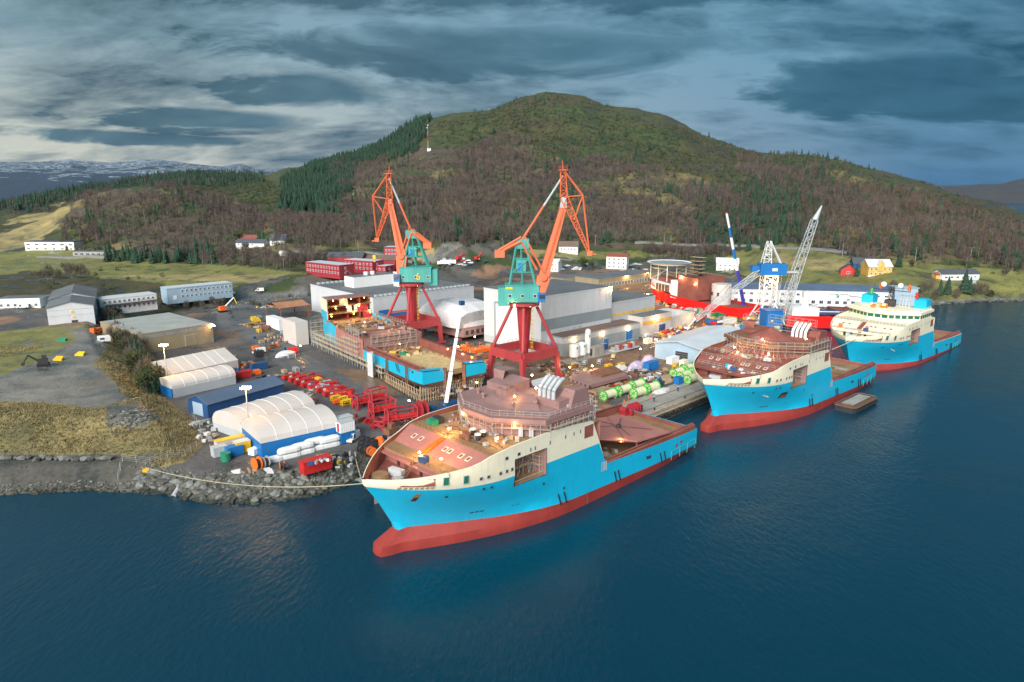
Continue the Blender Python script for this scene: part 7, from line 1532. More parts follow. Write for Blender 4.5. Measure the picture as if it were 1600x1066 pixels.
def boat(label, px, py, L_, z=0, rot=A42-.08):
    q = MB(); n = 8; pr = [(-L_/2, .5, .5), (-L_/2+.5, 1.0, .95), (-L_/4, 1.12, 1.1), (L_/4, 1.12, 1.1), (L_/2-.6, .95, .95), (L_/2, .45, .5)]; pw = lambda v: math.copysign(abs(v)**.5, v)
    f = lambda s_, k: (s_[0], s_[1]*pw(math.cos(PI*k/n)), .15+s_[2]*pw(math.sin(PI*k/n)))
    for a, b in zip(pr[:-1], pr[1:]):
        for k in range(n): q.face([f(a, k), f(b, k), f(b, k+1), f(a, k+1)], 0)
    q.prism([(p[0], p[1]*1.03) for p in pr]+[(p[0], -p[1]*1.03) for p in pr[::-1]], -.12, .16, 1)
    for a in (pr[0], pr[-1]): q.face([f(a, k) for k in range(n+1)])
    x, y, zz = yard(px, py); return tag(q.obj('lifeboat_shell', [M['white'], M['lgrey']], None, (x, y, zz+z), rot), label, 'boat', 'white boat shells by the tent')
for k, (px, py, L_, z, lab) in enumerate(((426, 721, 5.5, 0, 'white boat shell lying alone nearest the tent corner'), (453, 714, 6, 0, 'lower white boat shell of the first stack along the tent'), (453, 714, 6, 1.5, 'upper white boat shell of the first stack along the tent'), (475, 708, 6, 0, 'lower white boat shell of the second stack along the tent'), (474, 708, 6, 1.6, 'upper white boat shell of the second stack along the tent'), (494, 702, 6, .0, 'lower white boat shell of the third stack along the tent'), (494, 701, 6, 1.7, 'upper white boat shell of the third stack along the tent'), (515, 697, 6, 0, 'lower white boat shell of the last stack along the tent'), (515, 697, 6, 1.5, 'upper white boat shell of the last stack along the tent'))): boat(lab, px, py, L_, z)
def reel(label, px, py, rr, w, m, rot):
    r = thing('hose_reel', label, 'reel', yard(px, py), rot, 'small reels at the shore corner')
    q = MB(); q.cyl((-w/2, 0, rr), (w/2, 0, rr), rr*.6, rr*.6, 12); q.obj('core', M['dark'], r)
    for x in (-w/2, w/2): q = MB(); q.cyl((x-.07, 0, rr), (x+.07, 0, rr), rr, rr, 16); q.obj('flange', M[m], r)
reel('orange flanged hose reel on the brown ground near the shore', 402, 733, 1.5, 1.3, 'orng', .9); reel('grey hose reel behind the orange flanged one', 415, 729, 1.3, 1.2, 'steel', .9)
reel('small orange reel left of the red container', 441, 733, 1.0, 1.0, 'orng', .4); reel('dark tyre like reel beside the small orange one', 447, 734, .9, .9, 'dark', .4)
reel('orange reel standing behind the front ship bow', 593, 697, 1.3, .6, 'orng', 1.2)
for k in range(9):
    reel(f'{"grey" if k else "orange"} wheel reel in the pile beside the front ship bow', 581-k % 3*8+k*.5, 712-(k//3)*7-(k % 3)*2, 1.15, 1.4, 'orng' if k == 0 else 'dark', A42+PI/2)
cabin('site_office', 'blue lower site cabin at the right end of the blue walled tent', 'cabin', 541, 690, 4.2, 2.6, 2.8, 'blue', A42, door='navy'); o = cabin('site_office', 'white upper site cabin with red door stacked on the blue one', 'cabin', 541, 690, 4.2, 2.6, 2.8, 'white', A42, 'lgrey', door='dred'); o.location.z += 2.95
o = cabin('site_office', 'long white cabin stacked beside the red doored one', 'cabin', 534, 683, 6, 2.6, 5.7, 'tarp', A42, 'lgrey')
def pile(name, label, cat, px, py, n, spread, ms, smax=2., h=1.2, rot=0., z=3.42):
    q = MB()
    for _ in range(n): q.box(rnd.uniform(-1, 1)*spread[0], rnd.uniform(-1, 1)*spread[1], rnd.uniform(0, .25), rnd.uniform(.3, smax), rnd.uniform(.2, smax*.6), rnd.uniform(.15, h), rnd.uniform(0, 3.1), rnd.randrange(len(ms)))
    o = q.obj(name, [M[k] for k in ms], None, (*G(px, py, z), z), rot); tag(o, label, cat); return stuff(o)
pile('scrap_heap', 'dark heap of tyres and chain behind the red container', 'scrap', 520, 722, 46, (5, 4), ('dark', 'black', 'steel', 'yellow'), 1.6, 1.2)
pile('timber_heap', 'scattered planks on the brown ground by the shore', 'timber', 372, 742, 10, (7, 2), ('white', 'plank', 'cream'), 4, .25, .5)
pile('scrap_heap', 'white and blue scrap on top of the red container', 'scrap', 497, 724, 12, (2.6, .8), ('white', 'steel', 'navy', 'orng'), 1.2, .9, A42, 6.4)
pile('timber_heap', 'yellow beams and brown timber below the rock bank', 'timber', 405, 508, 40, (6, 8), ('rust', 'plank', 'yellow', 'conc'), 5, .9, .8)
pile('scrap_heap', 'brown rubble heap in front of the tall white block', 'rubble', 440, 532, 70, (7, 7), ('plank', 'rust', 'conc', 'mauve'), 1.6, 1.3, .8)
pile('scrap_heap', 'orange and red machine parts piled beside the tan warehouse corner', 'scrap', 372, 575, 26, (5, 4), ('orng', 'rust', 'navy', 'dark'), 2.5, 1.6, .8)
pile('scrap_heap', 'brown crates and pallets beside the tents', 'crates', 380, 570, 18, (4, 3), ('plank', 'rust', 'plank'), 2.4, 1.8, .8)
pile('scrap_heap', 'mixed building scrap round the flat deck section', 'scrap', 995, 594, 130, (14, 9), ('rust', 'plank', 'dark', 'steel', 'oxide'), 2.6, 1.0, .8)
pile('scrap_heap', 'dark scrap between hall and right crane legs', 'scrap', 905, 585, 60, (10, 8), ('rust', 'plank', 'mauve', 'steel'), 2., .9, .8)
pile('scrap_heap', 'orange frames and plates left of the right crane', 'scrap', 735, 545, 46, (9, 5), ('orng', 'rust', 'plank', 'orng'), 3., 1.8, .8)
pile('scrap_heap', 'scrap and planks beside the front ship stern on the quay', 'scrap', 905, 630, 70, (9, 6), ('conc', 'plank', 'lgrey', 'rust'), 2.4, .7, .8)
pile('scrap_heap', 'orange and white equipment in front of the orange banded workshop', 'scrap', 1030, 520, 90, (16, 9), ('orng', 'yel', 'white', 'plank', 'navy', 'red', 'lgrey'), 2.6, 1.6, .8)
pile('scrap_heap', 'orange scrap round the red ship bow', 'scrap', 1020, 470, 40, (12, 6), ('orng', 'rust', 'white', 'red'), 2.6, 1.6, .8)
pile('scrap_heap', 'scaffold stacks and crates under the red ship', 'scrap', 1110, 484, 140, (32, 10), ('orng', 'white', 'plank', 'steel', 'navy', 'yel', 'rust'), 3.0, 1.7, -.8)
pile('scrap_heap', 'pale scaffold stacks behind the middle ship deckhouse', 'scrap', 1196, 520, 80, (9, 5), ('white', 'plank', 'steel', 'rust', 'cream'), 3.0, 2.2, .8)
pile('scrap_heap', 'grey litter between the middle and the far ship on the quay', 'scrap', 1240, 538, 70, (8, 4), ('steel', 'white', 'plank', 'rust', 'navy'), 2.4, 1.3, .75)
# many small containers at the far end of the yard
cols = [('white', 'white'), ('blue', 'blue'), ('navy', 'navy'), ('yel', 'yellow'), ('orng', 'orange'), ('tarp', 'cream'), ('dgreen', 'green'), ('red', 'red'), ('lgrey', 'grey'), ('plank', 'brown')]
zone = [(1058, 488), (1135, 478), (1182, 492), (1188, 512), (1160, 530), (1150, 522), (1095, 500)]; cnt = 0; protos = {}
r3 = random.Random(11)
while cnt < 64:
    px, py = r3.uniform(1055, 1190), r3.uniform(476, 532)
    if not in_poly(np.array([px]), np.array([py]), zone)[0]: continue
    m, cn = cols[r3.randrange(len(cols))]
    if m not in protos:
        o = cabin('small_container', f'{cn} box container in the crowded stacks before the red ship', 'container', px, py, 5.0, 2.4, 2.5, m, A42, group='containers crowded before the red ship'); protos[m] = o
    else: o = dup(protos[m], yard(px, py), A42+r3.choice((0, PI/2, .2)))
    o.rotation_euler.z = A42+r3.choice((0, PI/2, .15)); o.scale = (r3.uniform(.45, 1.15), r3.uniform(.6, 1.1), r3.uniform(.5, 1.0)); cnt += 1
for px, py, m, cn, L_ in ((1100, 487, 'blue', 'long blue container at the foot of the lowered crane boom', 9), (1167, 515, 'blue', 'long blue beam container beside the pale blue shed roof', 9), (1136, 507, 'white', 'long white pipe crate left of the blue beam container', 14), (1118, 496, 'dgreen', 'green container behind the long white pipe crate', 6), (1153, 528, 'yellow', 'yellow skip beside the pale blue shed roof', 5), (1134, 532, 'yellow', 'yellow crate left of the yellow skip', 3), (1126, 475, 'white', 'white container under the red ship side', 9), (1048, 497, 'white', 'long white container behind the cream store', 12), (1075, 497, 'navy', 'dark blue skip right of the long white container', 4), (1030, 516, 'navy', 'navy container before the orange banded workshop', 5), (1012, 537, 'cream', 'cream crate in front of the annex end', 3.5), (1008, 522, 'tarp', 'pale crate against the annex end wall', 4), (1050, 512, 'orng', 'orange rescue boat on a red cradle', 5), (1040, 525, 'red', 'red skip among the white bags', 4), (458, 552, 'red', 'red skip beside the silver tarpaulin', 3.4), (400, 547, 'orng', 'orange box on the road side near the white van', 2.6), (405, 557, 'dark', 'dark skip behind the parked white van', 3.4), (381, 590, 'red', 'red container behind the peach lit tent', 5), (405, 577, 'navy', 'navy flat skip beside the asphalt road', 6), (402, 585, 'orng', 'small orange skip alone on the asphalt road', 2)): cabin('skip' if L_ < 6 else 'container', cn, 'skip' if L_ < 6 else 'container', px, py, L_, 2.4, 2.3 if L_ > 3 else 1.6, m)
# vehicles
def car_parts(root, m, van=False):
    L_, H_ = (5.2, 2.2) if van else (4.3, 1.45)
    q = MB(); pr = [(-L_/2, .35), (-L_/2, .85), (-L_/2+.9, 1.0)]+([(-L_/2+1.3, H_), (L_/2-.1, H_), (L_/2, .9), (L_/2, .35)] if van else [(-L_/2+1.7, H_), (L_/2-1.0, H_), (L_/2-.2, 1.0), (L_/2, .8), (L_/2, .35)])
    n = len(pr)
    q.face([(p[0], -.85, p[1]) for p in pr]); q.face([(p[0], .85, p[1]) for p in pr][::-1])
    for k in range(n): a, b = pr[k], pr[(k+1) % n]; q.face([(a[0], -.85, a[1]), (a[0], .85, a[1]), (b[0], .85, b[1]), (b[0], -.85, b[1])])
    q.obj('body', m, root)
    q = MB(); x0, x1 = (-L_/2+1.2, -L_/2+2.4) if van else (-L_/2+1.35, L_/2-.75)
    for y in (-.87, .87): q.face([(x0, y, 1.02), (x1, y, 1.02), (x1-.35, y, H_-.12), (x0+.4, y, H_-.12)][::(1 if y < 0 else -1)])
    q.face([(-L_/2+.88, -.75, 1.06), (-L_/2+.88, .75, 1.06), (-L_/2+(1.24 if van else 1.6), .7, H_-.08), (-L_/2+(1.24 if van else 1.6), -.7, H_-.08)][::-1]); q.obj('windows', M['glass'], root)
    for x in (-L_/2+.85, L_/2-.85):
        for y in (-.8, .8): q = MB(); q.cyl((x, y-.1, .33), (x, y+.1, .33), .33, .33, 10); q.obj('wheel', M['black'], root)
CARM = [(M['white'], 'white'), (M['lgrey'], 'silver'), (M['dark'], 'black'), (M['dred'], 'dark red'), (M['navy'], 'dark blue')]
cp = {}
def park(px, py, k, rot, where, group, van=False, land=True):
    x, y, z = onland(px, py) if land else yard(px, py); key = (k, van, where)
    lab = f'{CARM[k][1]} {"van" if van else "car"} parked {where}'
    if (k, van) not in cp: o = thing('parked_van' if van else 'parked_car', lab, 'van' if van else 'car', (x, y, z+.02), rot, group); car_parts(o, CARM[k][0], van); cp[(k, van)] = o
    else: o = dup(cp[(k, van)], (x, y, z+.02), rot, lab, group)
    return o
r4 = random.Random(3)
for i, px in enumerate(range(160, 240, 9)): park(px, 489-(px-160)*.12, [0, 2, 3, 1, 3, 2, 0, 4, 1][i], 1.9, 'in the row before the white barracks', 'cars before the barracks')
for i, (px, py) in enumerate(((36, 482), (45, 476), (25, 470), (128, 466), (141, 474))): park(px, py, (0, 1, 4, 1, 0)[i], .3, 'beside the white hall on the plateau' if px > 100 else 'left of the white hall at the photo edge', 'cars round the white hall', van=(i == 0))
for i, (px, py) in enumerate(((143, 488), (146, 495), (150, 501), (152, 506))): park(px, py, (1, 0, 1, 3)[i], 1.3, 'behind the right corner of the white hall', 'cars round the white hall')
park(406, 456, 0, .2, 'driving on the access road by the field', 'cars on the access road', van=True); park(362, 460, 1, .2, 'on the access road near the blue grey barracks', 'cars on the access road'); park(405, 552, 0, A42, 'at the roadside left of the rubble heap', 'vehicles in the yard', van=True, land=False); park(552, 688, 0, A42+.6, 'behind the stacked site cabins', 'vehicles in the yard', van=True, land=False); park(300, 463, 4, .3, 'before the blue grey barracks', 'cars before the barracks'); park(312, 461, 4, .3, 'before the blue grey barracks', 'cars before the barracks')
for i in range(64):
    px = r4.uniform(665, 760) if i < 26 else r4.uniform(845, 1035); py = r4.uniform(406, 416) if i < 26 else r4.uniform(414, 424)
    if 940 < px < 985: continue
    park(px, py, r4.choice((0, 0, 0, 1, 1, 2, 4, 3)), r4.uniform(-.3, .3)+r4.choice((0, 1.57)), 'on the gravel lot below the rock knoll' if i < 26 else 'on the lot behind the white hall', 'cars on the lot below the knoll' if i < 26 else 'cars on the lot behind the hall')
x, y, z = onland(700, 414); q = MB(); q.box(0, 0, .8, 12, 2.5, 2.9); q.box(-7.2, 0, .5, 2.2, 2.4, 2.4); [q.cyl((xx, -1.3, .5), (xx, 1.3, .5), .5, .5, 10, 1) for xx in (-7, -3.5, 3, 4.5)]; tag(q.obj('lorry', [M['white'], M['black']], None, (x, y, z), .2), 'white lorry with long box body on the gravel lot', 'lorry')
x, y, z = onland(163, 535); t = thing('caravan', 'small white caravan at the end of the gravel track by the hedge', 'caravan', (x, y, z), .6); q = MB(); q.box(0, 0, .4, 4.6, 2.2, 2.1); q.box(0, 0, 2.5, 4.0, 1.9, .25); q.obj('body', M['white'], t); q = MB(); q.box(-.6, -1.12, 1.3, 1.6, .06, .7); q.obj('window', M['glass'], t); q = MB(); q.cyl((0, -1.1, .35), (0, 1.1, .35), .35, .35, 10); q.obj('wheel', M['black'], t)
x, y, z = onland(152, 522); q = MB(); q.box(0, 0, .5, 4, 2.2, 2.0); q.box(-2, 0, .5, 1.6, 2.0, 2.4, 0, 0); [q.cyl((xx, -1.2, .5), (xx, 1.2, .5), .55, .55, 10, 1) for xx in (-2, 1.2)]; tag(q.obj('tipper', [M['orng'], M['black']], None, (x, y, z), 1.4), 'orange tipper truck parked behind the caravan', 'truck')
for px, py, m, lab in ((92, 563, 'yellow', 'yellow digger bucket lying on the gravel among white scraps'), (126, 556, 'yellow', 'round yellow barrel on the gravel track'), (98, 533, 'dgreen', 'green tarpaulin bundle at the edge of the gravel track')):
    x, y, z = onland(px, py); q = MB(); q.prism([(-1.6, -1), (1.6, -1), (1.2, 1), (-1.2, 1)], 0, [.5, .5, 1.3, 1.3]); q.box(0, .6, 0, 1.8, .8, 1.1, .3); tag(q.obj('bucket' if 'bucket' in lab else 'bundle', M[m], None, (x, y, z)), lab, 'equipment')
x, y, z = onland(68, 572); t = thing('excavator', 'black excavator arm and body on the left gravel', 'excavator', (x, y, z), .5)
q = MB(); q.box(0, 0, .9, 3, 2.2, 1.5); q.box(.5, .3, 2.4, 1.3, 1.2, 1.2); q.obj('body', M['dark'], t); q = MB(); [q.box(0, yy, 0, 3.6, .6, .9) for yy in (-1, 1)]; q.obj('tracks', M['black'], t); q = MB(); q.bar((-1.2, 0, 1.8), (-4, 0, 4.2), .45); q.bar((-4, 0, 4.2), (-5.6, 0, 1.6), .35); q.box(-5.7, 0, .8, .9, 1.1, .9); q.obj('arm', M['dark'], t)
x, y, z = onland(348, 488); t = thing('excavator', 'orange excavator with raised white arm by the tan warehouse', 'excavator', (x, y, 3.5), .8); q = MB(); q.box(0, 0, 1, 3.4, 2.6, 2.2); q.obj('body', M['orng'], t); q = MB(); [q.box(0, yy, 0, 4, .7, 1) for yy in (-1.1, 1.1)]; q.obj('tracks', M['black'], t); q = MB(); q.bar((1, 0, 2.4), (6, -2, 7.5), .5); q.bar((6, -2, 7.5), (7.2, -2.4, 3.8), .4, 1); q.obj('arm', [M['white'], M['yellow']], t)
for px, lab in ((620, 'red excavator digging in the rock cut below the knoll'), (745, 'orange red excavator on the quarry floor right of the knoll')):
    x, y, z = onland(px+96 if px == 620 else px, 408); t = thing('excavator', lab, 'excavator', (x, y, z), 1.); q = MB(); q.box(0, 0, 1, 3.4, 2.6, 2.2); q.obj('body', M['red'], t); q = MB(); [q.box(0, yy, 0, 4, .7, 1) for yy in (-1.1, 1.1)]; q.obj('tracks', M['black'], t); q = MB(); q.bar((1, 0, 2.4), (5, -1, 6.2), .6); q.bar((5, -1, 6.2), (7.4, -1.4, 2.6), .5); q.obj('arm', M['red'], t)
# floodlight masts
def mast(label, px, py, pyt, pw, n=4):
    h = HT(px, py, pyt); r = thing('floodlight_mast', label, 'floodlight', yard(px, py), 0, 'floodlight masts')
    q = MB(); q.cyl((0, 0, 0), (0, 0, h), .28, .14, 8); q.obj('pole', M['steel'], r)
    q = MB(); q.box(0, 0, h, 2.4, 1.0, .12); [q.box(-1.0+2.0*k/(n-1), -.6, h+.1, .42, .3, .45, 0, 1) for k in range(n)]; [q.box(-1.0+2.0*k/(n-1), .6, h+.1, .42, .3, .45, 0, 1) for k in range(n)]; q.obj('lamp_head', [M['yellow'], M['lamp']], r)
    for dx in (-1, 1):
        ld = bpy.data.lights.new('floodlight', 'POINT'); ld.energy = pw/2; ld.color = (1, .55, .2); ld.shadow_soft_size = .6
        lo = bpy.data.objects.new('floodlight_bulb', ld); COL.objects.link(lo); lo.parent = r; lo.location = (dx, -1.6, h-.3)
mast('lit floodlight mast by the hedge beside the wide pale tent', 263, 608, 541, 1500); mast('lit floodlight mast between the two nearest white tents', 391, 690, 608, 600)
# mooring lines
def line(label, p, q_, sag, r=.11):
    q = MB(); p, q_ = np.array(p, float), np.array(q_, float); n = 16
    pts = [p+(q_-p)*k/n-np.array((0, 0, sag*4*(k/n)*(1-k/n))) for k in range(n+1)]; q.tube(pts, r, 5); return tag(q.obj('mooring_rope', M['rope'], None, (0, 0, 0)), label, 'rope', 'mooring ropes')
bowA = (*ship_pt(SHIP_A, -1.4, .6), 15.2); x, y, z = onland(228, 737)
line('long pale mooring rope from the left shore rock to the front ship bow', (x, y, z+1.0), bowA, 2.4, .09)
x, y, z = onland(556, 720); line('short pale mooring rope from the shore scrap to the front ship bow', (x, y, max(z, 2)+.5), bowA, .6, .13)
line('mooring rope from the quay to the far ship bow', (*ship_pt(SHIP_B, 78, 15.5), 4.2), (*ship_pt(SHIP_C, 0, -3.0), 14.3), 1.2, .14)
q = MB(); q.box(0, 0, 0, 1.4, 1.0, .8); x, y, z = onland(228, 737); tag(q.obj('mooring_block', M['yellow'], None, (x, y, z-.1), .4), 'yellow mooring block on the pale shore rock', 'mooring point')
q = MB(); q.cyl((0, 0, 0), (0, -4.5, -1.2), .55, .55, 10); x, y, z = onland(279, 764); tag(q.obj('outfall_pipe', M['lgrey'], None, (x, y+2, z+.5)), 'grey outfall pipe end sticking out of the shore rocks', 'pipe')

# more of the yard's litter: stacks, trestles, plates, each heap too tangled to count
for k, (px, py, n, sx, sy, ms) in enumerate(((640, 560, 50, 9, 4, ('rust', 'plank', 'dark', 'steel')), (770, 560, 70, 10, 6, ('rust', 'plank', 'orng', 'dark')), (700, 610, 60, 7, 5, ('plank', 'steel', 'rust', 'navy')), (480, 615, 50, 12, 3, ('plank', 'rust', 'conc', 'white')), (430, 590, 20, 6, 4, ('conc', 'plank', 'dark')), (860, 575, 50, 8, 6, ('rust', 'dark', 'plank', 'steel')), (950, 600, 60, 9, 5, ('rust', 'plank', 'oxide', 'orng')), (1040, 588, 60, 10, 5, ('rust', 'plank', 'steel', 'white')), (1095, 545, 40, 9, 5, ('steel', 'plank', 'navy', 'white')), (1075, 520, 110, 14, 9, ('orng', 'yel', 'white', 'navy', 'steel', 'plank')), (1150, 505, 150, 20, 9, ('white', 'navy', 'yel', 'steel', 'dgreen', 'orng', 'plank')), (1085, 478, 90, 20, 7, ('white', 'orng', 'yel', 'steel', 'red')), (560, 470, 40, 12, 5, ('rust', 'plank', 'steel')), (690, 470, 50, 14, 5, ('white', 'steel', 'navy', 'rust')), (352, 560, 24, 4, 4, ('rust', 'conc', 'orng')), (420, 480, 30, 6, 4, ('white', 'dark', 'yellow', 'steel')), (610, 690, 34, 6, 4, ('rust', 'steel', 'dark', 'orng')), (325, 690, 26, 4, 5, ('conc', 'plank', 'white')), (320, 668, 22, 3, 6, ('conc', 'conc', 'lgrey')))):
    pile('scrap_heap', 'tangled low heap of scrap, planks and fittings lying on the yard ground', 'scrap', px, py, n, (sx, sy), ms, 2.4, .9, .8)

# pipes and timbers in stacks, and small work lamps on stands about the yard
def stack(label, cat, px, py, n, L_, r_, m, rot, rows=3):
    t = thing('pipe_stack' if cat == 'pipes' else 'beam_stack', label, cat, yard(px, py), rot); k = 0
    for j in range(rows):
        for i in range(n-j):
            q = MB(); y = (i-(n-j)/2)*r_*2.1; z = r_+j*r_*1.8
            if cat == 'pipes': q.cyl((-L_/2, y, z), (L_/2, y, z), r_, r_, 8)
            else: q.box(0, y, z-r_, L_, r_*1.7, r_*1.6)
            q.obj('pipe' if cat == 'pipes' else 'beam', m, t)
for a in (('rusty pipes stacked left of the hull scaffold', 'pipes', 470, 632, 6, 9, .3, M['rust'], A42), ('yellow beams stacked beside the curved road', 'beams', 398, 500, 6, 10, .35, M['yellow'], A42+1.3, 2), ('brown beams stacked under the rock bank', 'beams', 413, 515, 6, 9, .35, M['rust'], A42+1.1, 2), ('orange beams stacked between the left crane and the hall', 'beams', 748, 548, 7, 9, .4, M['orng'], A42, 2), ('rust beams stacked below the hall door', 'beams', 770, 556, 7, 10, .35, M['rust'], A42, 2), ('pale planks stacked near the deck section', 'beams', 935, 612, 7, 8, .3, M['plank'], A42, 2), ('long red beam lying behind the long drum row', 'beams', 952, 608, 2, 22, .4, M['dred'], A42, 1), ('white pipes stacked before the pale blue shed', 'pipes', 1120, 552, 6, 8, .3, M['white'], A42), ('grey pipes stacked beside the crane base', 'pipes', 850, 600, 7, 9, .35, M['lgrey'], A42)): stack(*a)
for k, (px, py) in enumerate(((716, 556), (742, 540), (690, 575), (735, 575), (890, 590), (925, 588), (860, 570), (1000, 560), (1046, 540), (1085, 510), (1020, 500), (1060, 470), (1130, 495), (1165, 485), (1205, 492), (1240, 500), (1160, 535), (600, 470), (540, 455), (1000, 475), (470, 555), (640, 645), (745, 615))):
    x, y, z = yard(px, py); t = thing('work_lamp', 'small warm work lamp on a thin stand about the yard', 'lamp', (x, y, z), 0, 'work lamps on stands'); q = MB(); q.bar((0, 0, 0), (0, 0, 3.4), .1); [q.bar((math.cos(a)*.8, math.sin(a)*.8, 0), (0, 0, 1.2), .07) for a in (0, 2.1, 4.2)]; q.obj('stand', M['dark'], t); lamp(t, (0, 0, 3.8), 'lamp_head', 170, size=.34)

# crates, drums and steel pieces standing about singly
def crate(kind, m):
    r = thing(kind, '', 'crate'); q = MB()
    if kind == 'timber_crate': q.box(0, 0, .12, 2.2, 1.4, 1.2); [q.box(x, 0, 0, .15, 1.5, .12) for x in (-.9, 0, .9)]; [q.box(0, y, z, 2.26, .06, .12) for y in (-.72, .72) for z in (.3, .7, 1.1)]
    elif kind == 'steel_rack': [q.bar((x, y, 0), (x, y, 1.6), .14) for x in (-1.4, 1.4) for y in (-.7, .7)]; [q.box(0, 0, z, 2.9, 1.5, .1) for z in (.2, .9, 1.5)]; [q.box(-1+k*.7, 0, 1.0, .45, .9, .4) for k in range(4)]
    else: q.box(0, 0, 0, 1.2, 1.0, .15); q.cyl((-.3, -.2, .15), (-.3, -.2, 1.05), .3, .3, 10); q.cyl((.35, .1, .15), (.35, .1, 1.05), .3, .3, 10)
    q.obj('body', m, r); return r
PR = {}
r5 = random.Random(21)
zones = [('along the left side of the scaffolded hull', [(430, 585), (470, 575), (560, 630), (540, 640)], 16), ('between the two portal cranes', [(640, 540), (760, 545), (770, 575), (700, 600), (655, 580)], 22), ('on the brown ground before the annex', [(880, 575), (985, 552), (1010, 570), (930, 600)], 16), ('round the curved road and the white blocks', [(390, 495), (430, 505), (470, 560), (440, 580), (400, 545)], 14), ('before the workshops in the middle yard', [(1010, 530), (1060, 505), (1090, 520), (1040, 550)], 18), ('on the quay between cable drums and pale blue shed', [(1030, 575), (1060, 572), (1075, 580), (1040, 592)], 8)]
for where, poly, n in zones:
    k = 0
    while k < n:
        px, py = r5.uniform(380, 1095), r5.uniform(490, 645)
        if not in_poly(np.array([px]), np.array([py]), poly)[0]: continue
        kind, mn, cn = r5.choice((('timber_crate', 'plank', 'brown timber crate'), ('timber_crate', 'wood', 'pale timber crate'), ('steel_rack', 'rust', 'rusty steel rack'), ('steel_rack', 'steel', 'grey steel rack'), ('drum_pallet', 'navy', 'blue drums on a pallet'), ('steel_rack', 'yellow', 'yellow steel rack'), ('timber_crate', 'orng', 'orange crate')))
        if (kind, mn) not in PR: o = crate(kind, M[mn]); PR[(kind, mn)] = o; o.location = yard(px, py)
        else: o = dup(PR[(kind, mn)], yard(px, py))
        o['label'] = cn+' standing '+where; o['group'] = 'crates and racks '+where; o.rotation_euler = (0, 0, YANG+r5.choice((0, PI/2, .4))); k += 1
# ---------------------------------------------------------------- single trees, rocks, road, posts
def tree_pair(kind, seed, h, n=520):
    r = random.Random(seed); a, b = MB(), MB()
    if kind == 'birch': birch(a, r, h, crown=False); r = random.Random(seed); birch(b, r, h, n, 0, 0, .34, .07, trunk=False); mats = (PALE_BARK, TWIG)
    elif kind == 'aspen': birch(a, r, h, crown=False); r = random.Random(seed); birch(b, r, h, n, 0, 0, .36, .07, trunk=False); mats = (BARK, TWIG2)
    elif kind == 'leafy':
        birch(a, r, h, crown=False)
        for _ in range(9): tri_cloud(b, r, n//9, (r.uniform(-.22, .22)*h, r.uniform(-.22, .22)*h, h*r.uniform(.25, .85)), (h*.19,)*3, .8, .22, 0, .2)
        mats = (BARK, SHRUB)
    else: conifer(a, r, h, crown=False); conifer(b, r, h, 12, 0, 0, .2, trunk=False); mats = (BARK, NEEDLE if kind == 'spruce' else NEEDLE2)
    o1, o2 = a.obj('trunk', mats[0]), b.obj('crown', mats[1]); m = (o1.data, o2.data); bpy.data.objects.remove(o1); bpy.data.objects.remove(o2); return m
TP = {k: [tree_pair(k, 10+i, h) for i in range(3)] for k, h in (('spruce', 12), ('birch', 9), ('aspen', 8), ('leafy', 7), ('pine', 10))}
def tree(kind, px, py, sc, label, group, where=None):
    x, y, z = where or onland(px, py); me = TP[kind][rnd.randrange(3)]
    r = thing({'leafy': 'broadleaf_tree', 'aspen': 'bare_tree'}.get(kind, kind+'_tree'), label, 'tree', (x, y, z), rnd.uniform(0, 6.28), group); r.scale = (sc*rnd.uniform(.9, 1.1), sc*rnd.uniform(.9, 1.1), sc)
    link('trunk', me[0], r); link('crown', me[1], r); return r
KW = dict(birch='bare brown birch', aspen='bare grey tree', spruce='dark green spruce', pine='olive green pine', leafy='green bush tree')
for k in range(46):
    px = 168+k*3.7; 
    if 262 < px < 272: continue
    tree('spruce', px+rnd.uniform(-2, 2), rnd.uniform(402, 412), rnd.uniform(.75, 1.15), 'dark spruce in the line between the left field and the hill', 'spruces in the line above the left field')
# hedge of trees on the bank beside the tan warehouse and tents
for k in range(190):
    f = rnd.random(); px = 172+f*72+rnd.uniform(-13, 13); py = 500+f*112+rnd.uniform(-5, 5)
    kind = rnd.choice(('leafy', 'leafy', 'spruce', 'spruce', 'aspen')); lab = {'leafy': 'dark broadleaf tree in the dense hedge left of the tan warehouse', 'spruce': 'dark spruce in the dense hedge left of the tan warehouse', 'birch': 'bare birch in the dense hedge left of the tan warehouse', 'aspen': 'bare grey tree in the dense hedge left of the tan warehouse'}[kind]
    tree(kind, 0, 0, rnd.uniform(.7, 1.15) if kind != 'spruce' else rnd.uniform(.5, .8), lab, 'hedge trees left of the warehouse', onland(px, py))
for k in range(26): tree('aspen' if k % 3 else 'leafy', 245+k*4.3+rnd.uniform(-2, 2), rnd.uniform(474, 484), rnd.uniform(.4, .7), 'bare bush tree in the strip behind the tan warehouse' if k % 3 else 'green bush tree in the strip behind the tan warehouse', 'trees behind the tan warehouse')
for px, py, sc in ((66, 438, .9), (78, 436, 1.2), (92, 437, .9), (108, 432, 1.2), (116, 436, 1.3), (128, 434, 1.2), (136, 436, .9)): tree('aspen', px, py, sc, 'bare tree in the clump on the left field edge', 'bare trees on the left field')
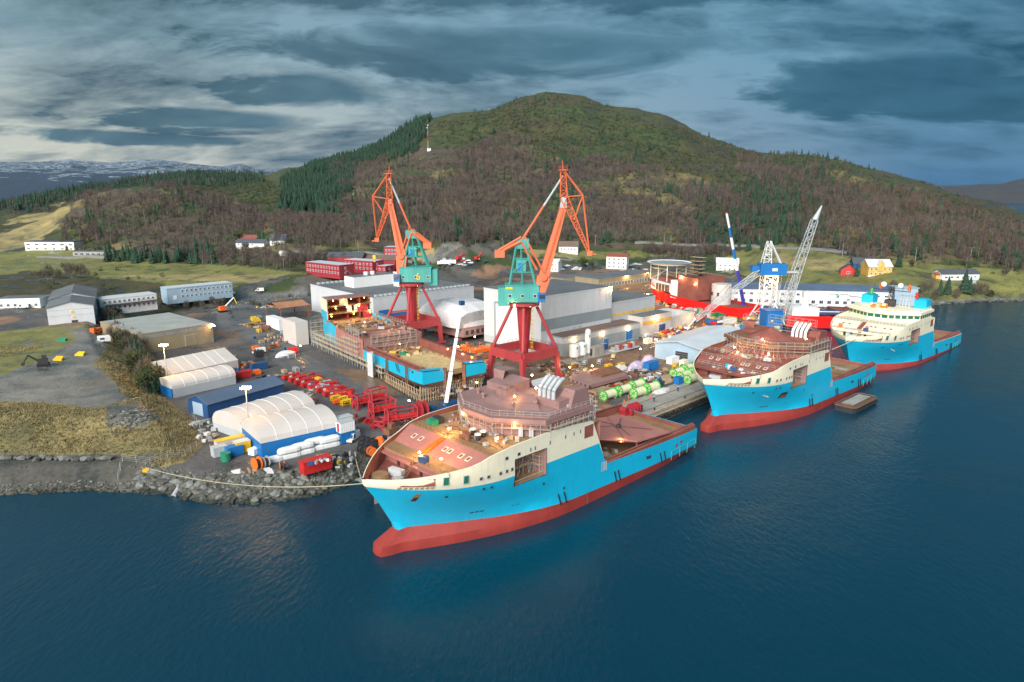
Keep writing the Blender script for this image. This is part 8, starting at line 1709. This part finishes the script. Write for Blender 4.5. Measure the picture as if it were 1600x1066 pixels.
for px, py, sc, kk in ((1468, 462, .9, 'spruce'), (1452, 455, 1.0, 'aspen'), (1480, 460, 1.0, 'spruce'), (1506, 458, 1.35, 'spruce'), (1514, 460, 1.0, 'spruce'), (1525, 462, 1.1, 'aspen'), (1536, 464, 1.0, 'birch'), (1440, 462, .9, 'birch'), (1425, 466, .8, 'birch'), (1460, 470, .9, 'aspen'), (1494, 468, .9, 'aspen'), (1548, 466, .8, 'leafy'), (1405, 462, .7, 'aspen'), (1395, 455, .8, 'birch')):
    tree(kk, px, py, sc, {'spruce': 'dark spruce on the right shore behind the far ship', 'aspen': 'bare grey tree on the right shore behind the far ship', 'birch': 'bare birch on the right shore behind the far ship', 'leafy': 'green bush tree on the right shore behind the far ship'}[kk], 'trees on the right shore')
for px, py, sc, kk, lab in ((1404, 417, 1.1, 'spruce', 'lone dark spruce on the meadow right of the yellow house'), (1338, 432, .8, 'spruce', 'dark spruce between the red and yellow houses'), (1424, 418, .6, 'leafy', 'round dark bush on the meadow near the lone spruce'), (912, 418, 1.3, 'leafy', 'big round green tree left of the square white house'), (925, 420, .8, 'leafy', 'green bush between the round tree and the square white house'), (975, 412, 1.2, 'birch', 'bare birch behind the square white house'), (1112, 396, 1.0, 'aspen', 'bare tree behind the scaffolded mast of the red ship'), (385, 393, 1.1, 'leafy', 'dark tree in front of the long white villa'), (372, 380, 1.5, 'leafy', 'tall green tree behind the red cottage roof'), (412, 380, .9, 'spruce', 'spruce between the two white villas'), (1020, 416, .6, 'leafy', 'green bush left of the helideck')): tree(kk, px, py, sc, lab, None)
for k in range(34): px = 1010+k*4; tree(rnd.choice(('aspen', 'birch')), px, rnd.uniform(393, 404), rnd.uniform(.7, 1.1), 'bare tree in the thicket below the hill road behind the red ship', 'trees of the thicket behind the red ship')
for k in range(40): px = 345+k*5.2; tree('birch' if k % 2 else 'aspen', px, rnd.uniform(400, 418) if px < 470 else rnd.uniform(404, 412), rnd.uniform(.6, .95), 'bare tree in the thicket between the left field and the red barracks', 'trees of the thicket by the red barracks')
for k in range(40): px = rnd.uniform(700, 1000); kk = rnd.choice(('birch', 'birch', 'aspen', 'spruce')); tree(kk, px, rnd.uniform(372, 382), rnd.uniform(.8, 1.2), KW[kk]+' at the foot of the hill behind the two portal cranes', 'trees at the hill foot behind the cranes')
for k in range(46): px = rnd.uniform(1160, 1600); kk = rnd.choice(('birch', 'pine', 'aspen', 'spruce', 'spruce')); tree(kk, px, np.interp(px, [1160, 1300, 1400, 1500, 1600], [372, 380, 394, 402, 420])+rnd.uniform(-8, 2), rnd.uniform(.8, 1.25), KW[kk]+' at the wood edge above the right hand meadow', 'trees at the right hand wood edge')
# rocks
ROCKM = []
def rock_mesh(seed):
    r = random.Random(seed); import bmesh
    b = bmesh.new(); bmesh.ops.create_icosphere(b, subdivisions=1, radius=1)
    for v in b.verts: v.co *= r.uniform(.62, 1.15); v.co.z *= .7; v.co.x *= 1.15
    bmesh.ops.dissolve_limit(b, angle_limit=.22, verts=b.verts, edges=b.edges)
    me = bpy.data.meshes.new('stone'); b.to_mesh(me); b.free(); return me
for i in range(6): m_ = rock_mesh(i); m_.materials.append(M['stone'] if i % 3 else M['stone2']); ROCKM.append(m_)
rip = struct(link('rock_shore', None))
def shore_spot(t0, t1, d0, d1):
    t = rnd.uniform(t0, t1); px = t; k = np.interp(px, [p[0] for p in SHORE_PX], [p[1] for p in SHORE_PX]); x, y = G(px, k, 0); d = rnd.uniform(d0, d1)
    l = math.hypot(x, y); x, y = x*(1+d/l), y*(1+d/l); return x, y, float(hz(x, y))
SHORE_PX = [(-40, 777), (0, 776), (120, 770), (250, 772), (300, 783), (350, 789), (400, 788), (450, 783), (500, 774), (545, 758), (585, 735)]
for k in range(300):
    x, y, z = shore_spot(215, 560, -.6, 9); s_ = rnd.uniform(.45, 1.15) if k % 5 else rnd.uniform(1., 1.6)
    o = link('stone', ROCKM[rnd.randrange(6)], rip, (x, y, z+.1), rnd.uniform(0, 6)); o.rotation_euler = (rnd.uniform(-.5, .5), rnd.uniform(-.5, .5), rnd.uniform(0, 6)); o.scale = (s_, s_*rnd.uniform(.7, 1.2), s_*rnd.uniform(.7, 1.1))
def rock_mass(name, spots, smin, smax, parent=None):
    V, F, mi = [], [], []
    for (x, y, z) in spots:
        k = rnd.randrange(6); me = ROCKM[k]; s_ = rnd.uniform(smin, smax); a = rnd.uniform(0, 6.28); ca, sa = math.cos(a)*s_, math.sin(a)*s_; i0 = len(V)
        V += [(x+v.co.x*ca-v.co.y*sa, y+v.co.x*sa+v.co.y*ca, z+v.co.z*s_*.9) for v in me.vertices]; F += [tuple(i0+q for q in p.vertices) for p in me.polygons]; mi += [0 if k % 3 else 1]*len(me.polygons)
    q = MB(); q.v, q.f, q.m = V, F, mi; return stuff(q.obj(name, [M['stone'], M['stone2']], parent))
rock_mass('stone_fill', [shore_spot(-40, 215, -.8, 4.5) for _ in range(500)]+[shore_spot(215, 585, -.8, 11) for _ in range(1500)], .2, .55, rip)
rock_mass('bank_stones', [(lambda t: (t[0], t[1], t[2]))(onland(rnd.uniform(300, 620), 0) if False else (lambda px, f: onland(px, np.interp(px, [330, 375, 480, 620], [492, 478, 466, 450])-f*7))(rnd.uniform(330, 620), rnd.random())) for _ in range(520)], .3, .9)
rock_mass('rubble_heap', [(lambda a, r_: (lambda x, y: (x, y, float(hz(x, y))+.1))(G(207, 650, 9.5)[0]+r_*6*math.cos(a), G(207, 650, 9.5)[1]+r_*6.5*math.sin(a)))(rnd.uniform(0, 6.28), math.sqrt(rnd.random())) for _ in range(190)], .25, .6)
rock_mass('scattered_stones', [onland(rnd.uniform(-20, 320), rnd.uniform(590, 735)) for _ in range(170)], .12, .38)
rock_mass('shore_stones', [(lambda px: (lambda p: (p[0], p[1], p[2]+.1))(onland(px, np.interp(px, [1405, 1460, 1500, 1600], [486, 476, 473, 470])-rnd.uniform(.2, 2.5))))(rnd.uniform(1405, 1600)) for _ in range(260)], .4, 1.3)
for k in range(17):
    px = 4+k*10.6+rnd.uniform(-2, 2); x, y, z = onland(px, 719+rnd.uniform(-1.5, 1.5)); o = link('boulder', ROCKM[k % 6], None, (x, y, z+.5)); s_ = rnd.uniform(.9, 1.35); o.scale = (s_, s_, s_*.9); o.rotation_euler = (0, 0, rnd.uniform(0, 6))
    tag(o, 'pale grey boulder in the row along the shore track at left', 'boulder', 'boulders along the shore track')
# grass tufts on the near bank: blades in clumps
def tufts(name, spots, m, label, h=.55, n=7):
    q = MB()
    for (x, y, z) in spots:
        for _ in range(n):
            a, l = rnd.uniform(0, 6.28), h*rnd.uniform(.5, 1.3); dx, dy = math.cos(a), math.sin(a); bx_, by_ = x+rnd.uniform(-.6, .6), y+rnd.uniform(-.6, .6)
            q.face([(bx_-dy*.13, by_+dx*.13, z-.1), (bx_+dy*.13, by_-dx*.13, z-.1), (bx_+dx*l*.6, by_+dy*l*.6, z+l)])
    return tag(stuff(q.obj(name, m)), label, 'grass')
DRY = mat('dry_grass', (.27, .215, .105), .95, var=.35, scale=.2); GRN = mat('moss_grass', (.13, .125, .05), .95, var=.35, scale=.2)
def bank_spots(n, seed, lo, hi):
    g = np.random.default_rng(seed); px = g.uniform(-30, 330, n*3); py = g.uniform(545, 738, n*3); out = []
    u = [G(a, b, 8) for a, b in zip(px, py)]; x, y = np.array([p[0] for p in u]), np.array([p[1] for p in u]); z = hz(x, y); qx, qy = proj(x, y, z)
    f = fbm(x/16., y/16., 91, 5); k = in_poly(x, y, PLATEAU) & (dist_line(x, y, PLATEAU) > .8) & (f > lo) & (f < hi)
    k &= ~in_poly(qx, qy, [(-60, 575), (60, 545), (100, 515), (150, 512), (165, 540), (150, 570), (180, 600), (200, 625), (150, 640), (60, 630), (-60, 625)]); k &= ~in_poly(qx, qy, [(165, 635), (215, 628), (250, 650), (230, 670), (170, 665)])
    return [(a, b, c) for a, b, c in zip(x[k], y[k], z[k])][:n]
tufts('dry_grass', bank_spots(5200, 5, -.12, 1), DRY, 'dry straw coloured grass on the bank at left', .38, 6); tufts('green_grass', bank_spots(2600, 6, -1, .1), GRN, 'mossy green grass patches on the bank at left', .3, 6)
# the road along the hill foot
def ribbon(name, pts, w, m, off=.35):
    P_ = [onland(*p) for p in pts]; xs = np.array([p[0] for p in P_]); ys = np.array([p[1] for p in P_]); d = np.concatenate([[0], np.cumsum(np.hypot(np.diff(xs), np.diff(ys)))]); s = np.arange(0, d[-1], 4.)
    x, y = np.interp(s, d, xs), np.interp(s, d, ys); z = hz(x, y); k = np.ones(9)/9; z = np.convolve(np.pad(z, 4, 'edge'), k, 'valid'); tx, ty = np.gradient(x), np.gradient(y); l = np.hypot(tx, ty); nx, ny = -ty/l, tx/l
    zz = np.maximum(z, np.maximum(hz(x+nx*w/2, y+ny*w/2), hz(x-nx*w/2, y-ny*w/2)))+off; q = MB()
    for i in range(len(s)-1):
        a, b = (x[i]-nx[i]*w/2, y[i]-ny[i]*w/2, zz[i]), (x[i+1]-nx[i+1]*w/2, y[i+1]-ny[i+1]*w/2, zz[i+1]); c, e = (x[i+1]+nx[i+1]*w/2, y[i+1]+ny[i+1]*w/2, zz[i+1]), (x[i]+nx[i]*w/2, y[i]+ny[i]*w/2, zz[i])
        q.face([a, b, c, e]); q.face([(a[0], a[1], a[2]-2), (b[0], b[1], b[2]-2), b, a])
    struct(q.obj(name, m))
RD = mat('road_asphalt', (.21, .205, .20), .8, var=.12)
ribbon('hill_road', [(990, 380), (1050, 383), (1110, 382), (1170, 384), (1230, 388), (1275, 390), (1330, 396)], 7, RD); ribbon('hill_road', [(440, 396), (520, 397), (570, 394), (610, 401), (650, 412)], 6, RD); ribbon('field_road', [(60, 402), (140, 401), (200, 404)], 5, RD)
pm = MB(); pm.cyl((0, 0, 0), (0, 0, 9.5), .16, .1, 6); pm.bar((0, 0, 9.4), (0, -1.6, 9.7), .12); pm.box(0, -1.8, 9.6, .35, .9, .15)
for k, (px, py) in enumerate(((560, 396), (640, 402), (786, 392), (930, 384), (1038, 383), (1048, 383), (1186, 384), (1100, 385), (1367, 470), (1316, 400), (1430, 408), (1516, 408))):
    x, y, z = onland(px, py); lab = 'thin street lamp post standing beside the road at the hill foot'
    if k == 0: p0 = tag(pm.obj('street_lamp', M['steel'], None, (x, y, z)), lab, 'street lamp', 'street lamps along the hill road')
    else: dup(p0, (x, y, z), rnd.uniform(-.4, .4))
x, y, z = onland(669, 236); t = thing('radio_mast', 'red and white lattice radio mast on the hillside below the spruce ridge', 'mast', (x, y, z))
q = MB(); [q.lattice((0, 0, k*8), (0, 0, k*8+8), 2.0-.28*k, 1.72-.28*k, 3, .15, 0 if k in (2, 5) else 1) for k in range(6)]; [q.cyl((a, -1.4, hh), (a, -2.0, hh), 1.0, 1.0, 10, 1) for a, hh in ((-.6, 36), (.7, 40))]; q.obj('lattice', [M['red'], M['steel']], t)
q = MB(); q.box(2, -3, -1, 6, 4, 4.5); q.obj('equipment_hut', M['white'], t)
# fences
def fence(label, pts, h=2., step=3.):
    P_ = [onland(*p) for p in pts]; t = thing('fence', label, 'fence', P_[0]); b = P_[0]; q = MB(); s = MB()
    for a, c in zip(P_[:-1], P_[1:]):
        l = math.dist(a[:2], c[:2]); n = max(1, int(l/step))
        for i in range(n):
            x, y = a[0]+(c[0]-a[0])*i/n, a[1]+(c[1]-a[1])*i/n; z = float(hz(x, y)); x2, y2 = a[0]+(c[0]-a[0])*(i+1)/n, a[1]+(c[1]-a[1])*(i+1)/n; z2 = float(hz(x2, y2)); p = MB(); p.cyl((x-b[0], y-b[1], z-b[2]-.2), (x-b[0], y-b[1], z-b[2]+h), .06, .05, 5); p.obj('post', M['steel'], t)
            for k in range(4): s.bar((x-b[0], y-b[1], z-b[2]+h*(k+1)/4.2), (x2-b[0], y2-b[1], z2-b[2]+h*(k+1)/4.2), .03)
    s.obj('wires', M['steel'], t)
fence('wire fence on steel posts along the foot of the left bank', [(185, 752), (192, 722), (235, 727), (290, 716), (316, 694), (312, 668), (300, 652)])
# ---------------------------------------------------------------- the air
def build_haze():
    m = bpy.data.materials.new('haze_air'); m.use_nodes = True; t = m.node_tree; t.nodes.clear()
    v = nd(t, 'ShaderNodeVolumePrincipled'); v.inputs['Color'].default_value = (.38, .62, .92, 1); v.inputs['Density'].default_value = HAZE; v.inputs['Anisotropy'].default_value = .1
    o = nd(t, 'ShaderNodeOutputMaterial'); t.links.new(v.outputs[0], o.inputs['Volume'])
    q = MB(); q.box(0, 5500, -12, 30000, 18500, 640); stuff(q.obj('haze', m))
HAZE = 1.3e-5
build_haze()
